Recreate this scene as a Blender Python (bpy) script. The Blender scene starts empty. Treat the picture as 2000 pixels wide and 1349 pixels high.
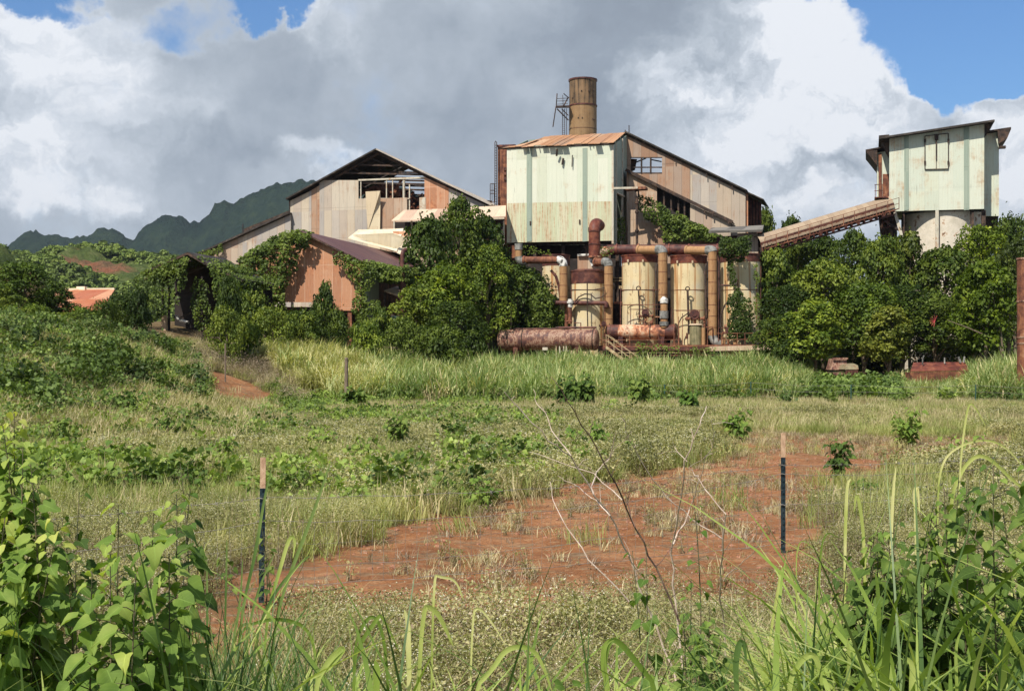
import bpy, math, random
import numpy as np
from mathutils import Vector

# ------------------------------------------------------------------ camera, sky, sun, exposure
C = bpy.context.scene
COL = C.collection
F, HZ, EYE = 2600.0, 715.0, 2.3           # focal length in photo pixels, horizon row, eye height (m)
cam_d = bpy.data.cameras.new('camera')
cam = bpy.data.objects.new('camera', cam_d); COL.objects.link(cam)
cam.location = (0, 0, EYE); cam.rotation_euler = (math.radians(90), 0, 0)
cam_d.sensor_width = 36; cam_d.lens = 36 * F / 2000
cam_d.shift_y = (HZ - 674.5) / 2000
cam_d.clip_start = 0.1; cam_d.clip_end = 20000
C.camera = cam
C.view_settings.view_transform = 'Standard'; C.view_settings.look = 'None'
C.view_settings.exposure = 0.26; C.view_settings.gamma = 1
C.cycles.max_bounces = 6; C.cycles.transparent_max_bounces = 4
C.cycles.diffuse_bounces = 3; C.cycles.glossy_bounces = 2; C.cycles.volume_bounces = 0
C.cycles.use_adaptive_sampling = True; C.cycles.adaptive_threshold = 0.015
SUN_H = Vector((-0.55, -0.835, 0)).normalized(); SUN_EL = math.radians(50)
SUNV = Vector((SUN_H.x * math.cos(SUN_EL), SUN_H.y * math.cos(SUN_EL), math.sin(SUN_EL)))
sl = bpy.data.lights.new('sun', 'SUN'); sun = bpy.data.objects.new('sun', sl); COL.objects.link(sun)
sl.energy = 5.0; sl.angle = math.radians(0.5); sl.color = (1.0, 0.935, 0.815)
sun.rotation_euler = (-SUNV).to_track_quat('-Z', 'Y').to_euler(); sun.location = (-60, -90, 120)

class NT:
    """tiny node-tree writer"""
    def __init__(s, t): s.t = t; s.L = t.links
    def n(s, typ, ins=None, **props):
        nd = s.t.nodes.new(typ)
        for k, v in props.items(): setattr(nd, k, v)
        for k, v in (ins or {}).items(): s.put(nd.inputs[k], v)
        return nd
    def put(s, sock, v):
        if isinstance(v, bpy.types.NodeSocket): s.L.new(v, sock)
        elif isinstance(v, bpy.types.Node): s.L.new(v.outputs[0], sock)
        else:
            if isinstance(v, (tuple, list)) and len(v) == 3 and sock.type == 'RGBA': v = (*v, 1)
            sock.default_value = v
    def m(s, op, a, b=None, c=None, clamp=False):
        nd = s.t.nodes.new('ShaderNodeMath'); nd.operation = op; nd.use_clamp = clamp
        for i, v in enumerate((a, b, c)):
            if v is not None: s.put(nd.inputs[i], v)
        return nd.outputs[0]
    def vm(s, op, a, b=None, out=0):
        nd = s.t.nodes.new('ShaderNodeVectorMath'); nd.operation = op
        s.put(nd.inputs[0], a)
        if b is not None: s.put(nd.inputs[1], b)
        return nd.outputs[out]
    def mix(s, f, a, b, blend='MIX'):
        nd = s.t.nodes.new('ShaderNodeMix'); nd.data_type = 'RGBA'; nd.blend_type = blend
        s.put(nd.inputs[0], f); s.put(nd.inputs[6], a); s.put(nd.inputs[7], b)
        return nd.outputs[2]
    def noise(s, vec, scale, detail=4, rough=.55, col=False, dist=0.0):
        nd = s.n('ShaderNodeTexNoise', {'Vector': vec, 'Scale': scale, 'Detail': detail, 'Roughness': rough, 'Distortion': dist})
        return nd.outputs[1 if col else 0]
    def rng(s, v, a, b, c=0.0, d=1.0, smooth=True):
        nd = s.n('ShaderNodeMapRange', {0: v, 1: a, 2: b, 3: c, 4: d})
        nd.interpolation_type = 'SMOOTHSTEP' if smooth else 'LINEAR'; nd.clamp = True
        return nd.outputs[0]
    def ramp(s, f, stops, const=False):
        nd = s.t.nodes.new('ShaderNodeValToRGB'); cr = nd.color_ramp
        if const: cr.interpolation = 'CONSTANT'
        while len(cr.elements) < len(stops): cr.elements.new(.5)
        for e, (p, c) in zip(cr.elements, stops): e.position = p; e.color = (*c, 1)
        s.put(nd.inputs[0], f); return nd.outputs[0]
    def xyz(s, x, y, z):
        return s.n('ShaderNodeCombineXYZ', {0: x, 1: y, 2: z}).outputs[0]

W = bpy.data.worlds.new('World'); C.world = W; W.use_nodes = True
wt = W.node_tree; wt.nodes.clear(); N = NT(wt)
BGS = 0.1
sky = N.n('ShaderNodeTexSky', sky_type='NISHITA', sun_disc=False)
sky.sun_elevation = SUN_EL; sky.sun_rotation = math.atan2(SUN_H.x, SUN_H.y); sky.altitude = 50
sky.air_density = 1.2; sky.dust_density = 0.6; sky.ozone_density = 2.0
d = N.n('ShaderNodeTexCoord').outputs['Generated']
dn = N.vm('NORMALIZE', d)
sp = N.n('ShaderNodeSeparateXYZ', {0: dn})
az = N.m('ARCTAN2', sp.outputs[0], sp.outputs[1]); el = N.m('ARCSINE', sp.outputs[2])
# warp the cloud field with noise laid over the sky directions
wcol = N.vm('SUBTRACT', N.noise(dn, 9, 6, .6, col=True), (.5, .5, .5))
wcol2 = N.vm('SUBTRACT', N.noise(dn, 34, 6, .62, col=True), (.5, .5, .5))
ae = N.xyz(az, el, 0.0)
aew = N.vm('ADD', ae, N.vm('ADD', N.vm('MULTIPLY', wcol, (.13, .11, 0)), N.vm('MULTIPLY', wcol2, (.040, .040, 0))))
def blob(cx, cy, rx, ry, w=1.0, src=None):
    c = (math.atan((cx - 1000) / F), math.atan((HZ - cy) / F), 0)
    v = N.vm('DIVIDE', N.vm('SUBTRACT', src or aew, c), (rx / F, ry / F, 1))
    l = N.vm('LENGTH', v, out=1)
    return N.m('MULTIPLY', N.rng(l, 0.25, 1.0, 1.0, 0.0), w)
def total(lst):
    t = lst[0]
    for x in lst[1:]: t = N.m('ADD', t, x)
    return t
holes = total([blob(30, 0, 150, 75, .9), blob(90, 60, 110, 34, .45), blob(320, 55, 150, 70, .42), blob(515, 20, 135, 85, 1.45),
               blob(1990, 70, 330, 190, 1.6), blob(1760, -50, 330, 85, 1.5), blob(1900, 190, 110, 95, .9)])
keep = total([blob(2010, 250, 75, 70, .9), blob(1560, 190, 330, 210, .5)])
fb = N.noise(dn, 14, 8, .6)
cov = N.m('ADD', N.m('SUBTRACT', N.m('ADD', 0.75, keep), holes), N.m('MULTIPLY', N.m('SUBTRACT', fb, .5), 1.2))
# away from the photographed part of the sky: scattered cloud
far = N.rng(el, .33, .75)
cov = N.m('SUBTRACT', cov, N.m('MULTIPLY', far, .45))
alpha = N.rng(cov, .16, .66)
# cloud brightness: grey undersides and sunlit heads, relief from two offset samples of one noise
white = total([blob(1560, 190, 360, 280, .66), blob(1640, 90, 210, 140, .24), blob(1330, 150, 110, 90, .25), blob(1700, 420, 340, 110, .25),
               blob(50, 130, 260, 130, .42), blob(170, 290, 360, 170, .26), blob(640, 60, 150, 110, .22), blob(30, 350, 180, 120, .35),
               blob(660, 330, 110, 34, .35), blob(100, 430, 260, 50, .30), blob(1990, 330, 130, 190, .5)])
dark = total([blob(1240, 60, 360, 170, .22), blob(830, 250, 330, 130, .10), blob(420, 330, 240, 70, .15), blob(1560, 335, 180, 40, .30), blob(1230, 250, 150, 130, .20)])
off = N.vm('ADD', aew, (-.010, .016, 0))
n1 = N.noise(N.vm('MULTIPLY', aew, (1, 1.25, 1)), 15, 7, .58); n2 = N.noise(N.vm('MULTIPLY', off, (1, 1.25, 1)), 15, 7, .58)
relief = N.m('MULTIPLY', N.m('SUBTRACT', n1, n2), N.m('ADD', .30, N.m('MULTIPLY', white, 3.0)))
lum = N.m('ADD', N.m('ADD', N.m('SUBTRACT', N.m('ADD', .40, white), dark), relief), N.m('MULTIPLY', N.m('SUBTRACT', N.noise(aew, 7, 5, .5), .5), .38))
lum = N.m('ADD', lum, N.m('MULTIPLY', N.m('SUBTRACT', 1.0, N.rng(cov, .35, .95)), .25))
k = 1 / BGS
ccol = N.ramp(lum, [(0.0, (.22, .26, .32)), (.28, (.30, .35, .42)), (.55, (.44, .495, .565)), (.80, (.62, .67, .74)), (1.0, (.80, .83, .88))])
ccol = N.vm('SCALE', ccol); wt.nodes[-1].inputs['Scale'].default_value = k * 0.92
bl = N.vm('MULTIPLY', sky.outputs[0], (.50, .74, 1.05))
skyc = N.mix(alpha, bl, ccol)
bg = N.n('ShaderNodeBackground', {'Color': skyc, 'Strength': BGS})
N.n('ShaderNodeOutputWorld', {'Surface': bg.outputs[0]})

# ------------------------------------------------------------------ frames and helpers
R0 = random.Random(7); rs = np.random.RandomState(11)
TH = math.radians(15)
U = Vector((math.cos(TH), -math.sin(TH), 0)); V = Vector((math.sin(TH), math.cos(TH), 0)); Z = Vector((0, 0, 1))
def P(px, py, Y): return Vector(((px - 1000) / F * Y, Y, EYE + (HZ - py) / F * Y))
def FP(px, py, v):                      # where the sight line meets the upright plane dot(p, V) = v of the works' own grid
    dx, dz = (px - 1000) / F, (HZ - py) / F
    t = v / (dx * V.x + V.y)
    return Vector((dx * t, t, EYE + dz * t))
def sst(a, b, x):
    t = np.clip((np.asarray(x, float) - a) / (b - a), 0, 1); return t * t * (3 - 2 * t)
_h = np.random.RandomState(3).rand(256, 256)
def vnoise(x, y):
    x = np.asarray(x, float); y = np.asarray(y, float)
    xi = np.floor(x).astype(int); yi = np.floor(y).astype(int); fx = x - xi; fy = y - yi
    fx = fx * fx * (3 - 2 * fx); fy = fy * fy * (3 - 2 * fy)
    a = _h[xi % 256, yi % 256]; b = _h[(xi + 1) % 256, yi % 256]; c = _h[xi % 256, (yi + 1) % 256]; e = _h[(xi + 1) % 256, (yi + 1) % 256]
    return (a * (1 - fx) + b * fx) * (1 - fy) + (c * (1 - fx) + e * fx) * fy
def fbm(x, y, o=4):
    s = 0; a = .5; t = 0
    for i in range(o): s = s + a * vnoise(np.asarray(x) * 2 ** i + 17 * i, np.asarray(y) * 2 ** i + 31 * i); t += a; a *= .5
    return s / t
def ground_z(x, y):
    x = np.asarray(x, float); y = np.asarray(y, float)
    z = sst(80, 106, y) * 1.7
    z = z + 4.1 * sst(-10.5, -25, x + (y - 62) * .05) * sst(26, 64, y)
    z = z + 1.5 * sst(72, 90, y) * sst(-3, -13, x) * (1 - sst(-14, -24, x))
    z = z * (1 - .55 * sst(150, 260, y))
    z = z + (fbm(x * .6, y * .6) - .5) * .22 * sst(3, 12, np.abs(y)) + (fbm(x * 3.1, y * 3.1, 3) - .5) * .07
    return z
def gz(x, y): return float(ground_z(x, y))
BASE = {}
def tag(o, label=None, cat=None, group=None, kind=None):
    if label: o['label'] = label
    if cat: o['category'] = cat
    if group: o['group'] = group
    if kind: o['kind'] = kind
    return o
def thing(name, label, cat, loc, group=None):
    o = bpy.data.objects.new(name, None); COL.objects.link(o); o.empty_display_size = .3
    o.location = loc; BASE[o.name] = Vector(loc)
    return tag(o, label, cat, group)
def link_mesh(name, me, parent=None, mat=None, base=None):
    o = bpy.data.objects.new(name, me); COL.objects.link(o)
    if mat: me.materials.append(mat)
    if parent is not None:
        o.parent = parent; BASE[o.name] = BASE[parent.name]
    else:
        b = Vector(base) if base is not None else Vector((0, 0, 0)); o.location = b; BASE[o.name] = b
    return o
SPLIT = {'post_stud', 'eave_skirt', 'conduit', 'post', 'leg', 'column', 'band', 'strap', 'saddle', 'flange', 'window_post', 'rim_lug', 'bolt_lug', 'prop', 'side_post', 'riser_band', 'duct_band', 'pipe_stub', 'tread',
         'stringer', 'corner_post', 'stand', 'side_pipe', 'branch_box', 'edge_beam', 'end_section', 'bargeboard', 'pipe', 'valve', 'elbow', 'roof_patch', 'brace', 'back_wall', 'inner_wall', 'wall', 'base_flange', 'wing_patch', 'back_plate'}
class MB:
    def __init__(s): s.v = []; s.f = []; s.uv = []; s.p = []
    def add(s, vs, fs, uvs=None):
        s.p.append((list(vs), fs, uvs)); k = len(s.v); s.v += [Vector(a) for a in vs]
        for i, f in enumerate(fs):
            s.f.append([k + j for j in f]); s.uv.append(uvs[i] if uvs else None)
        return s
    def prism(s, poly, w):              # poly of world points pushed by w
        n = len(poly); w = Vector(w); vs = [Vector(p) for p in poly] + [Vector(p) + w for p in poly]
        fs = [list(range(n)), list(range(2 * n - 1, n - 1, -1))]
        for i in range(n): j = (i + 1) % n; fs.append([i, i + n, j + n, j])
        return s.add(vs, fs)
    def box(s, c, a, b, e):             # centre and three half-axis vectors
        c, a, b, e = map(Vector, (c, a, b, e))
        return s.prism([c - a - b - e, c + a - b - e, c + a + b - e, c - a + b - e], 2 * e)
    def bar(s, p, q, w=.1, h=None):     # square bar from p to q
        p, q = Vector(p), Vector(q); h = h or w; d = (q - p)
        if d.length < 1e-6: return s
        dn = d.normalized(); a = dn.cross(Z)
        if a.length < .05: a = U.copy()
        a.normalize(); b = a.cross(dn).normalized()
        return s.prism([p - a * w / 2 - b * h / 2, p + a * w / 2 - b * h / 2, p + a * w / 2 + b * h / 2, p - a * w / 2 + b * h / 2], d)
    def tube(s, pts, r, n=10, caps=True):
        pts = [Vector(p) for p in pts]; rr = r if isinstance(r, (list, tuple)) else [r] * len(pts)
        rings = []; prev = None
        for i, p in enumerate(pts):
            t = (pts[min(i + 1, len(pts) - 1)] - pts[max(i - 1, 0)]).normalized()
            if prev is None:
                a = t.cross(Z)
                if a.length < .1: a = t.cross(Vector((0, 1, 0)))
                a.normalize()
            else:
                a = (prev - t * prev.dot(t)).normalized()
            prev = a; b = t.cross(a)
            rings.append([p + (a * math.cos(2 * math.pi * j / n) + b * math.sin(2 * math.pi * j / n)) * rr[i] for j in range(n)])
        vs = [q for ring in rings for q in ring]; fs = []; uv = []
        L = 0; Ls = [0]
        for i in range(1, len(pts)): L += (pts[i] - pts[i - 1]).length; Ls.append(L)
        rm = max(rr)
        for i in range(len(pts) - 1):
            for j in range(n):
                k = (j + 1) % n; fs.append([i * n + j, i * n + k, (i + 1) * n + k, (i + 1) * n + j])
                u0, u1 = 2 * math.pi * rm * j / n, 2 * math.pi * rm * (j + 1) / n
                uv.append([(u0, Ls[i]), (u1, Ls[i]), (u1, Ls[i + 1]), (u0, Ls[i + 1])])
        if caps:
            fs.append(list(range(n - 1, -1, -1))); uv.append(None)
            fs.append([(len(pts) - 1) * n + j for j in range(n)]); uv.append(None)
        return s.add(vs, fs, uv)
    def build(s, name, mat, parent=None, smooth=False, bevel=0, base=None):
        if name in SPLIT and len(s.p) > 1:          # every post, leg, band ... is a part of its own
            for vs, fs, uvs in s.p: o = MB().add(vs, fs, uvs).build(name, mat, parent, smooth, bevel, base)
            return o
        me = bpy.data.meshes.new(name)
        if parent is not None: b = BASE[parent.name]
        else: b = Vector(base) if base is not None else Vector((0, 0, 0))
        me.from_pydata([tuple(v - b) for v in s.v], [], s.f); me.update()
        ul = me.uv_layers.new(name='uv'); data = np.zeros((len(me.loops), 2), 'f')
        for pi, p in enumerate(me.polygons):
            u = s.uv[pi]
            if u is not None:
                for q, li in enumerate(p.loop_indices): data[li] = u[q]
            else:
                n = p.normal; t = Z.cross(n)
                if t.length < .05: t = U.copy()
                t.normalize(); w = n.cross(t)
                for li in p.loop_indices:
                    co = s.v[me.loops[li].vertex_index]; data[li] = (co.dot(t), co.dot(w))
        ul.data.foreach_set('uv', data.ravel())
        if smooth:
            me.shade_smooth()
            try: me.set_sharp_from_angle(angle=math.radians(40))
            except Exception: pass
        o = link_mesh(name, me, parent, mat, base)
        if bevel:
            md = o.modifiers.new('bevel', 'BEVEL'); md.width = bevel; md.segments = 1; md.limit_method = 'ANGLE'
        return o
def np_mesh(name, verts, faces, uv=None, smooth=False):
    """fast mesh: faces an (n,4) or (n,3) array"""
    me = bpy.data.meshes.new(name); k = faces.shape[1]
    me.vertices.add(len(verts)); me.vertices.foreach_set('co', np.ascontiguousarray(verts, 'f').ravel())
    me.loops.add(faces.size); me.loops.foreach_set('vertex_index', np.ascontiguousarray(faces, 'i').ravel())
    me.polygons.add(len(faces)); me.polygons.foreach_set('loop_start', np.arange(0, faces.size, k, dtype='i'))
    if smooth: me.polygons.foreach_set('use_smooth', np.ones(len(faces), bool))
    me.update(calc_edges=True)
    if uv is not None:
        ul = me.uv_layers.new(name='uv'); ul.data.foreach_set('uv', np.ascontiguousarray(uv, 'f').ravel())
    me.validate(); return me
def copy_tree(o, parent=None):
    c = o.copy(); COL.objects.link(c)
    if parent is not None: c.parent = parent
    for ch in [x for x in o.children]: copy_tree(ch, c)
    return c

# ------------------------------------------------------------------ materials
def mat(name):
    m = bpy.data.materials.new(name); m.use_nodes = True; m.node_tree.nodes.clear(); return m, NT(m.node_tree)
def finish(n, col, rough=.7, metal=0.0, bump=None, bstr=.3, bdist=.02, spec=.3):
    ins = {'Base Color': col, 'Roughness': rough, 'Metallic': metal, 'Specular IOR Level': spec}
    b = n.n('ShaderNodeBsdfPrincipled', ins)
    if bump is not None:
        bp = n.n('ShaderNodeBump', {'Height': bump, 'Strength': bstr, 'Distance': bdist}); n.put(b.inputs['Normal'], bp.outputs[0])
    n.n('ShaderNodeOutputMaterial', {'Surface': b.outputs[0]})
def sheet(name, cols, sw=.8, rh=2.6, rust=.3, rustc=(.22, .085, .035), streak=.5, seam=.55, dark=(.03, .02, .015), rust2=(.36, .17, .08), rough=.65, corr=.13, patch=0.0):
    """corrugated sheets: each sheet its own tone, rust streaks, laps"""
    m, n = mat(name)
    uv = n.n('ShaderNodeUVMap', uv_map='uv').outputs[0]
    s = n.n('ShaderNodeSeparateXYZ', {0: uv}); u, v = s.outputs[0], s.outputs[1]
    row = n.m('FLOOR', n.m('DIVIDE', n.m('ADD', v, n.m('MULTIPLY', n.noise(n.xyz(n.m('FLOOR', n.m('DIVIDE', u, sw * 3)), 3.3, 0.0), 1.7, 0), .5)), rh))
    colm = n.m('FLOOR', n.m('DIVIDE', u, sw))
    wn = n.n('ShaderNodeTexWhiteNoise', {'Vector': n.xyz(colm, row, 1.7)}, noise_dimensions='3D')
    st = [(i / max(1, len(cols)), c) for i, c in enumerate(cols)]
    base = n.ramp(n.m('MULTIPLY', wn.outputs[0], .999), st, const=True)
    base = n.mix(.25, base, n.ramp(n.noise(uv, .7, 3), [(.3, cols[0]), (.7, cols[-1])]))
    sn = n.noise(n.xyz(n.m('MULTIPLY', u, 5.0), n.m('MULTIPLY', v, .22), wn.outputs[0]), 1.6, 6, .65)
    bn = n.noise(uv, .55, 7, .62)
    rf = n.rng(n.m('ADD', n.m('MULTIPLY', sn, streak), n.m('MULTIPLY', bn, 1 - streak)), .62 - .32 * rust, .80 - .30 * rust)
    rc = n.mix(n.rng(n.noise(uv, 3.0, 5), .35, .65), rustc, rust2)
    c = n.mix(rf, base, rc)
    if patch:
        pf = n.rng(n.noise(n.xyz(n.m('MULTIPLY', u, 1.0), n.m('MULTIPLY', v, .5), 7.0), 1.3, 5, .6), .60 - .1 * patch, .66 - .1 * patch)
        c = n.mix(n.m('MULTIPLY', pf, .8), c, rustc)
    grime = n.rng(n.noise(n.xyz(n.m('MULTIPLY', u, 9), n.m('MULTIPLY', v, .5), 2.0), 1.3, 4), .58, .78)
    c = n.mix(n.m('MULTIPLY', grime, .35), c, dark)
    fr = n.m('FRACT', n.m('DIVIDE', u, sw)); sm = n.m('SUBTRACT', 1, n.rng(fr, 0.0, .09))
    fv = n.m('FRACT', n.m('DIVIDE', v, rh)); sv = n.m('SUBTRACT', 1, n.rng(fv, 0.0, .03))
    c = n.mix(n.m('MULTIPLY', n.m('MAXIMUM', sm, n.m('MULTIPLY', sv, .7)), seam), c, dark)
    w = n.m('SINE', n.m('MULTIPLY', u, 2 * math.pi / corr))
    finish(n, c, rough, 0.0, n.m('ADD', w, n.m('MULTIPLY', sn, 2)), .5, .012)
    return m
def patina(name, stops, scale=1.2, rough=.75, streak=0.0, metal=0.0, dist=.4, bstr=.35):
    """weathered paint or rust: fractal noise in object space through a colour ramp, vertical streaks optional"""
    m, n = mat(name)
    oc = n.n('ShaderNodeTexCoord').outputs['Object']
    a = n.noise(oc, scale, 8, .65, dist=dist)
    if streak:
        b = n.noise(n.vm('MULTIPLY', oc, (3.0, 3.0, .16)), scale * 1.6, 6, .6)
        a = n.m('ADD', n.m('MULTIPLY', a, 1 - streak), n.m('MULTIPLY', b, streak))
    fine = n.noise(oc, scale * 11, 4, .6)
    a = n.m('ADD', n.m('MULTIPLY', n.m('SUBTRACT', a, .5), 1.75), .54)
    a2 = n.m('ADD', a, n.m('MULTIPLY', n.m('SUBTRACT', fine, .5), .22))
    finish(n, n.ramp(a2, stops), rough, metal, fine, bstr, .02)
    return m
def leaf_mat(name, c1, c2, c3=None, trans=.3, scale=.9, rough=.55, objcol=False, veins=False, spec=.25, fine=6.0):
    m, n = mat(name)
    g = n.n('ShaderNodeNewGeometry').outputs['Position']; oi = n.n('ShaderNodeObjectInfo')
    oc = n.n('ShaderNodeTexCoord').outputs['Object']
    f = n.m('ADD', n.m('MULTIPLY', n.noise(g, scale, 3), .6), n.m('MULTIPLY', n.noise(oc, fine, 2), .55))
    f = n.m('ADD', f, n.m('MULTIPLY', n.m('SUBTRACT', oi.outputs['Random'], .5), .22))
    f = n.m('ADD', n.m('MULTIPLY', n.m('SUBTRACT', f, .565), 1.55), .545)
    c = n.ramp(f, [(.36, c1), (.58, c2)] + ([(.74, c3)] if c3 else []))
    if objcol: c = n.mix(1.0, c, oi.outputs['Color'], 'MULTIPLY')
    if veins:
        uv = n.n('ShaderNodeSeparateXYZ', {0: n.n('ShaderNodeUVMap', uv_map='uv').outputs[0]})
        au = n.m('ABSOLUTE', uv.outputs[0])
        mid = n.m('SUBTRACT', 1, n.rng(au, .0, .07))
        w = n.m('ABSOLUTE', n.m('SINE', n.m('MULTIPLY', n.m('SUBTRACT', uv.outputs[1], n.m('MULTIPLY', au, .28)), 17.0)))
        vv = n.m('MULTIPLY', n.m('SUBTRACT', 1, n.rng(w, 0.0, .16)), .5)
        c = n.mix(n.m('MULTIPLY', n.m('MAXIMUM', mid, vv), .42), c, tuple(min(1, x * 1.9 + .04) for x in c2))
    p = n.n('ShaderNodeBsdfPrincipled', {'Base Color': c, 'Roughness': rough, 'Specular IOR Level': spec})
    t = n.n('ShaderNodeBsdfTranslucent', {'Color': n.vm('MULTIPLY', c, (1.25, 1.3, .55))})
    mx = n.n('ShaderNodeMixShader', {0: trans, 1: p.outputs[0], 2: t.outputs[0]})
    n.n('ShaderNodeOutputMaterial', {'Surface': mx.outputs[0]})
    return m
M = {}
M['green_up'] = sheet('pale_green_sheet', [(.58, .62, .49), (.63, .655, .53), (.57, .59, .46), (.66, .67, .55)], sw=1.0, rh=5.6, rust=.26, rust2=(.58, .46, .31), rustc=(.46, .32, .19), seam=.10, streak=.35)
M['green_low'] = sheet('pale_green_rusted_sheet', [(.52, .56, .37), (.58, .60, .42), (.50, .50, .33), (.60, .57, .40)], sw=.5, rh=20, rust=.52, rust2=(.58, .42, .28), rustc=(.38, .19, .09), seam=.12, streak=.8)
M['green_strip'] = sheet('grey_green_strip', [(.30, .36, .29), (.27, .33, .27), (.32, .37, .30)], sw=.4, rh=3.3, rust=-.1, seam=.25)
M['silo_green'] = sheet('silo_green_sheet', [(.56, .60, .50), (.61, .63, .52), (.59, .61, .48), (.54, .57, .46)], sw=1.2, rh=9, rust=.42, rust2=(.54, .43, .30), rustc=(.42, .29, .17), seam=.08, streak=.3)
M['silver'] = sheet('weathered_zinc_sheet', [(.38, .34, .30), (.46, .40, .34), (.52, .43, .32), (.35, .32, .30), (.44, .36, .29), (.55, .48, .38)], sw=.85, rh=3.1, rust=.30, rust2=(.42, .25, .15), rustc=(.33, .17, .09), seam=.35)
M['tan'] = sheet('tan_rusted_sheet', [(.44, .30, .20), (.38, .24, .16), (.34, .20, .13), (.46, .34, .25), (.50, .40, .30)], sw=.85, rh=3.3, rust=.45, rust2=(.45, .22, .11), rustc=(.28, .13, .07), seam=.4)
M['brown'] = sheet('brown_rusted_sheet', [(.30, .17, .105), (.34, .20, .125), (.38, .24, .16), (.27, .155, .10), (.40, .28, .20), (.36, .27, .21)], sw=.82, rh=7.5, rust=.35, rust2=(.40, .19, .09), rustc=(.21, .09, .05), seam=.5)
M['brownmid'] = sheet('grey_brown_sheet', [(.36, .28, .22), (.42, .35, .28), (.38, .27, .20), (.46, .37, .28)], sw=.82, rh=7.5, rust=.25, rust2=(.42, .22, .11), rustc=(.26, .12, .06), seam=.45)
M['orange'] = sheet('orange_rusted_sheet', [(.43, .205, .115), (.48, .24, .135), (.38, .175, .095), (.51, .28, .17)], sw=.78, rh=3.4, rust=.5, rust2=(.54, .23, .11), rustc=(.36, .13, .06), seam=.62, dark=(.66, .46, .33))
M['cream'] = sheet('cream_sheet', [(.66, .55, .38), (.70, .60, .42), (.62, .50, .34)], sw=1.6, rh=4, rust=-.05, seam=.2)
M['roof_white'] = sheet('bleached_roof_sheet', [(.78, .70, .52), (.82, .75, .58), (.74, .62, .44)], sw=1.2, rh=4, rust=.06, rust2=(.62, .38, .2), seam=.12, rough=.5)
M['roof_pink'] = sheet('faded_roof_sheet', [(.50, .35, .26), (.60, .45, .33), (.44, .29, .21), (.64, .50, .36)], sw=1.1, rh=6, rust=.25, rust2=(.6, .36, .22), seam=.2)
M['roof_rust'] = sheet('rust_streaked_roof', [(.42, .21, .10), (.50, .27, .14), (.28, .19, .13), (.62, .40, .24), (.38, .2, .11), (.48, .30, .18)], sw=1.25, rh=12, rust=.42, rust2=(.55, .24, .10), rustc=(.24, .10, .05), seam=.35, streak=.7)
M['roof_purple'] = sheet('dark_purple_roof', [(.115, .045, .045), (.135, .055, .05), (.10, .04, .04), (.15, .07, .06)], sw=.9, rh=6, rust=.05, rust2=(.30, .16, .12), rustc=(.2, .08, .06), seam=.4, rough=.45)
M['roof_orange'] = sheet('orange_roof_sheet', [(.42, .13, .05), (.48, .17, .07), (.38, .10, .045), (.58, .30, .17)], sw=1.0, rh=8, rust=.35, rust2=(.6, .22, .10), rustc=(.45, .13, .05), seam=.25)
M['roof_dark'] = patina('blackened_roof', [(.3, (.018, .016, .014)), (.6, (.045, .035, .03)), (.8, (.10, .085, .07))], 1.5)
M['roof_felt'] = sheet('lichened_roof', [(.16, .15, .13), (.10, .09, .08), (.22, .20, .17)], sw=1.5, rh=5, rust=.1, seam=.5)
M['steel_dark'] = patina('blackened_steel', [(.3, (.022, .016, .014)), (.55, (.05, .032, .025)), (.8, (.12, .07, .045))], 2.2)
M['rust'] = patina('rust', [(.28, (.06, .024, .018)), (.48, (.14, .052, .032)), (.64, (.25, .10, .05)), (.8, (.36, .20, .12))], 1.6, streak=.3)
M['rust_dark'] = patina('purple_rust', [(.28, (.035, .014, .013)), (.5, (.085, .030, .025)), (.68, (.14, .052, .036)), (.85, (.24, .10, .06))], 1.8, rough=.6)
M['rust_red'] = patina('red_rust', [(.3, (.07, .02, .015)), (.52, (.15, .042, .026)), (.72, (.22, .075, .04)), (.88, (.32, .15, .08))], 1.3, rough=.55)
M['tank_mottle'] = patina('mottled_rust_tank', [(.26, (.045, .024, .022)), (.42, (.11, .055, .048)), (.52, (.20, .085, .055)), (.60, (.40, .27, .19)), (.68, (.15, .055, .035)), (.80, (.30, .13, .08))], 1.5, streak=.35, rough=.6)
M['tank_orange'] = patina('orange_rust_vessel', [(.30, (.08, .032, .024)), (.44, (.20, .08, .05)), (.55, (.50, .20, .10)), (.66, (.66, .48, .33)), (.80, (.22, .09, .06))], 1.1, streak=.1)
M['pipe_tan'] = patina('ochre_pipe_paint', [(.26, (.14, .065, .03)), (.42, (.31, .165, .075)), (.62, (.40, .23, .11)), (.82, (.27, .13, .06))], 1.1, streak=.4)
M['zinc'] = patina('grey_elbow', [(.3, (.06, .06, .055)), (.5, (.16, .16, .15)), (.68, (.28, .27, .25)), (.85, (.40, .38, .34))], 1.8)
M['flake'] = patina('flaking_white_paint', [(.36, (.05, .045, .04)), (.47, (.20, .19, .18)), (.53, (.60, .58, .54)), (.8, (.72, .70, .66))], 2.6)
M['chimney'] = patina('ochre_chimney', [(.25, (.13, .08, .04)), (.45, (.24, .145, .07)), (.65, (.30, .19, .095)), (.85, (.18, .10, .05))], .7, streak=.55)
M['chimney_up'] = patina('sooted_chimney', [(.34, (.03, .022, .018)), (.46, (.09, .06, .035)), (.58, (.19, .12, .065)), (.8, (.26, .16, .085))], .9, streak=.75)
M['rail'] = patina('ochre_rail', [(.3, (.20, .13, .07)), (.6, (.42, .32, .18)), (.8, (.5, .42, .27))], 2)
M['paleconc'] = patina('pale_concrete', [(.3, (.36, .25, .16)), (.6, (.50, .38, .26)), (.8, (.6, .5, .38))], 2, streak=.4)
M['pale_steel'] = patina('pale_painted_steel', [(.3, (.40, .36, .28)), (.55, (.56, .52, .42)), (.72, (.40, .26, .16)), (.85, (.6, .56, .45))], 1.6, streak=.3)
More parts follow.
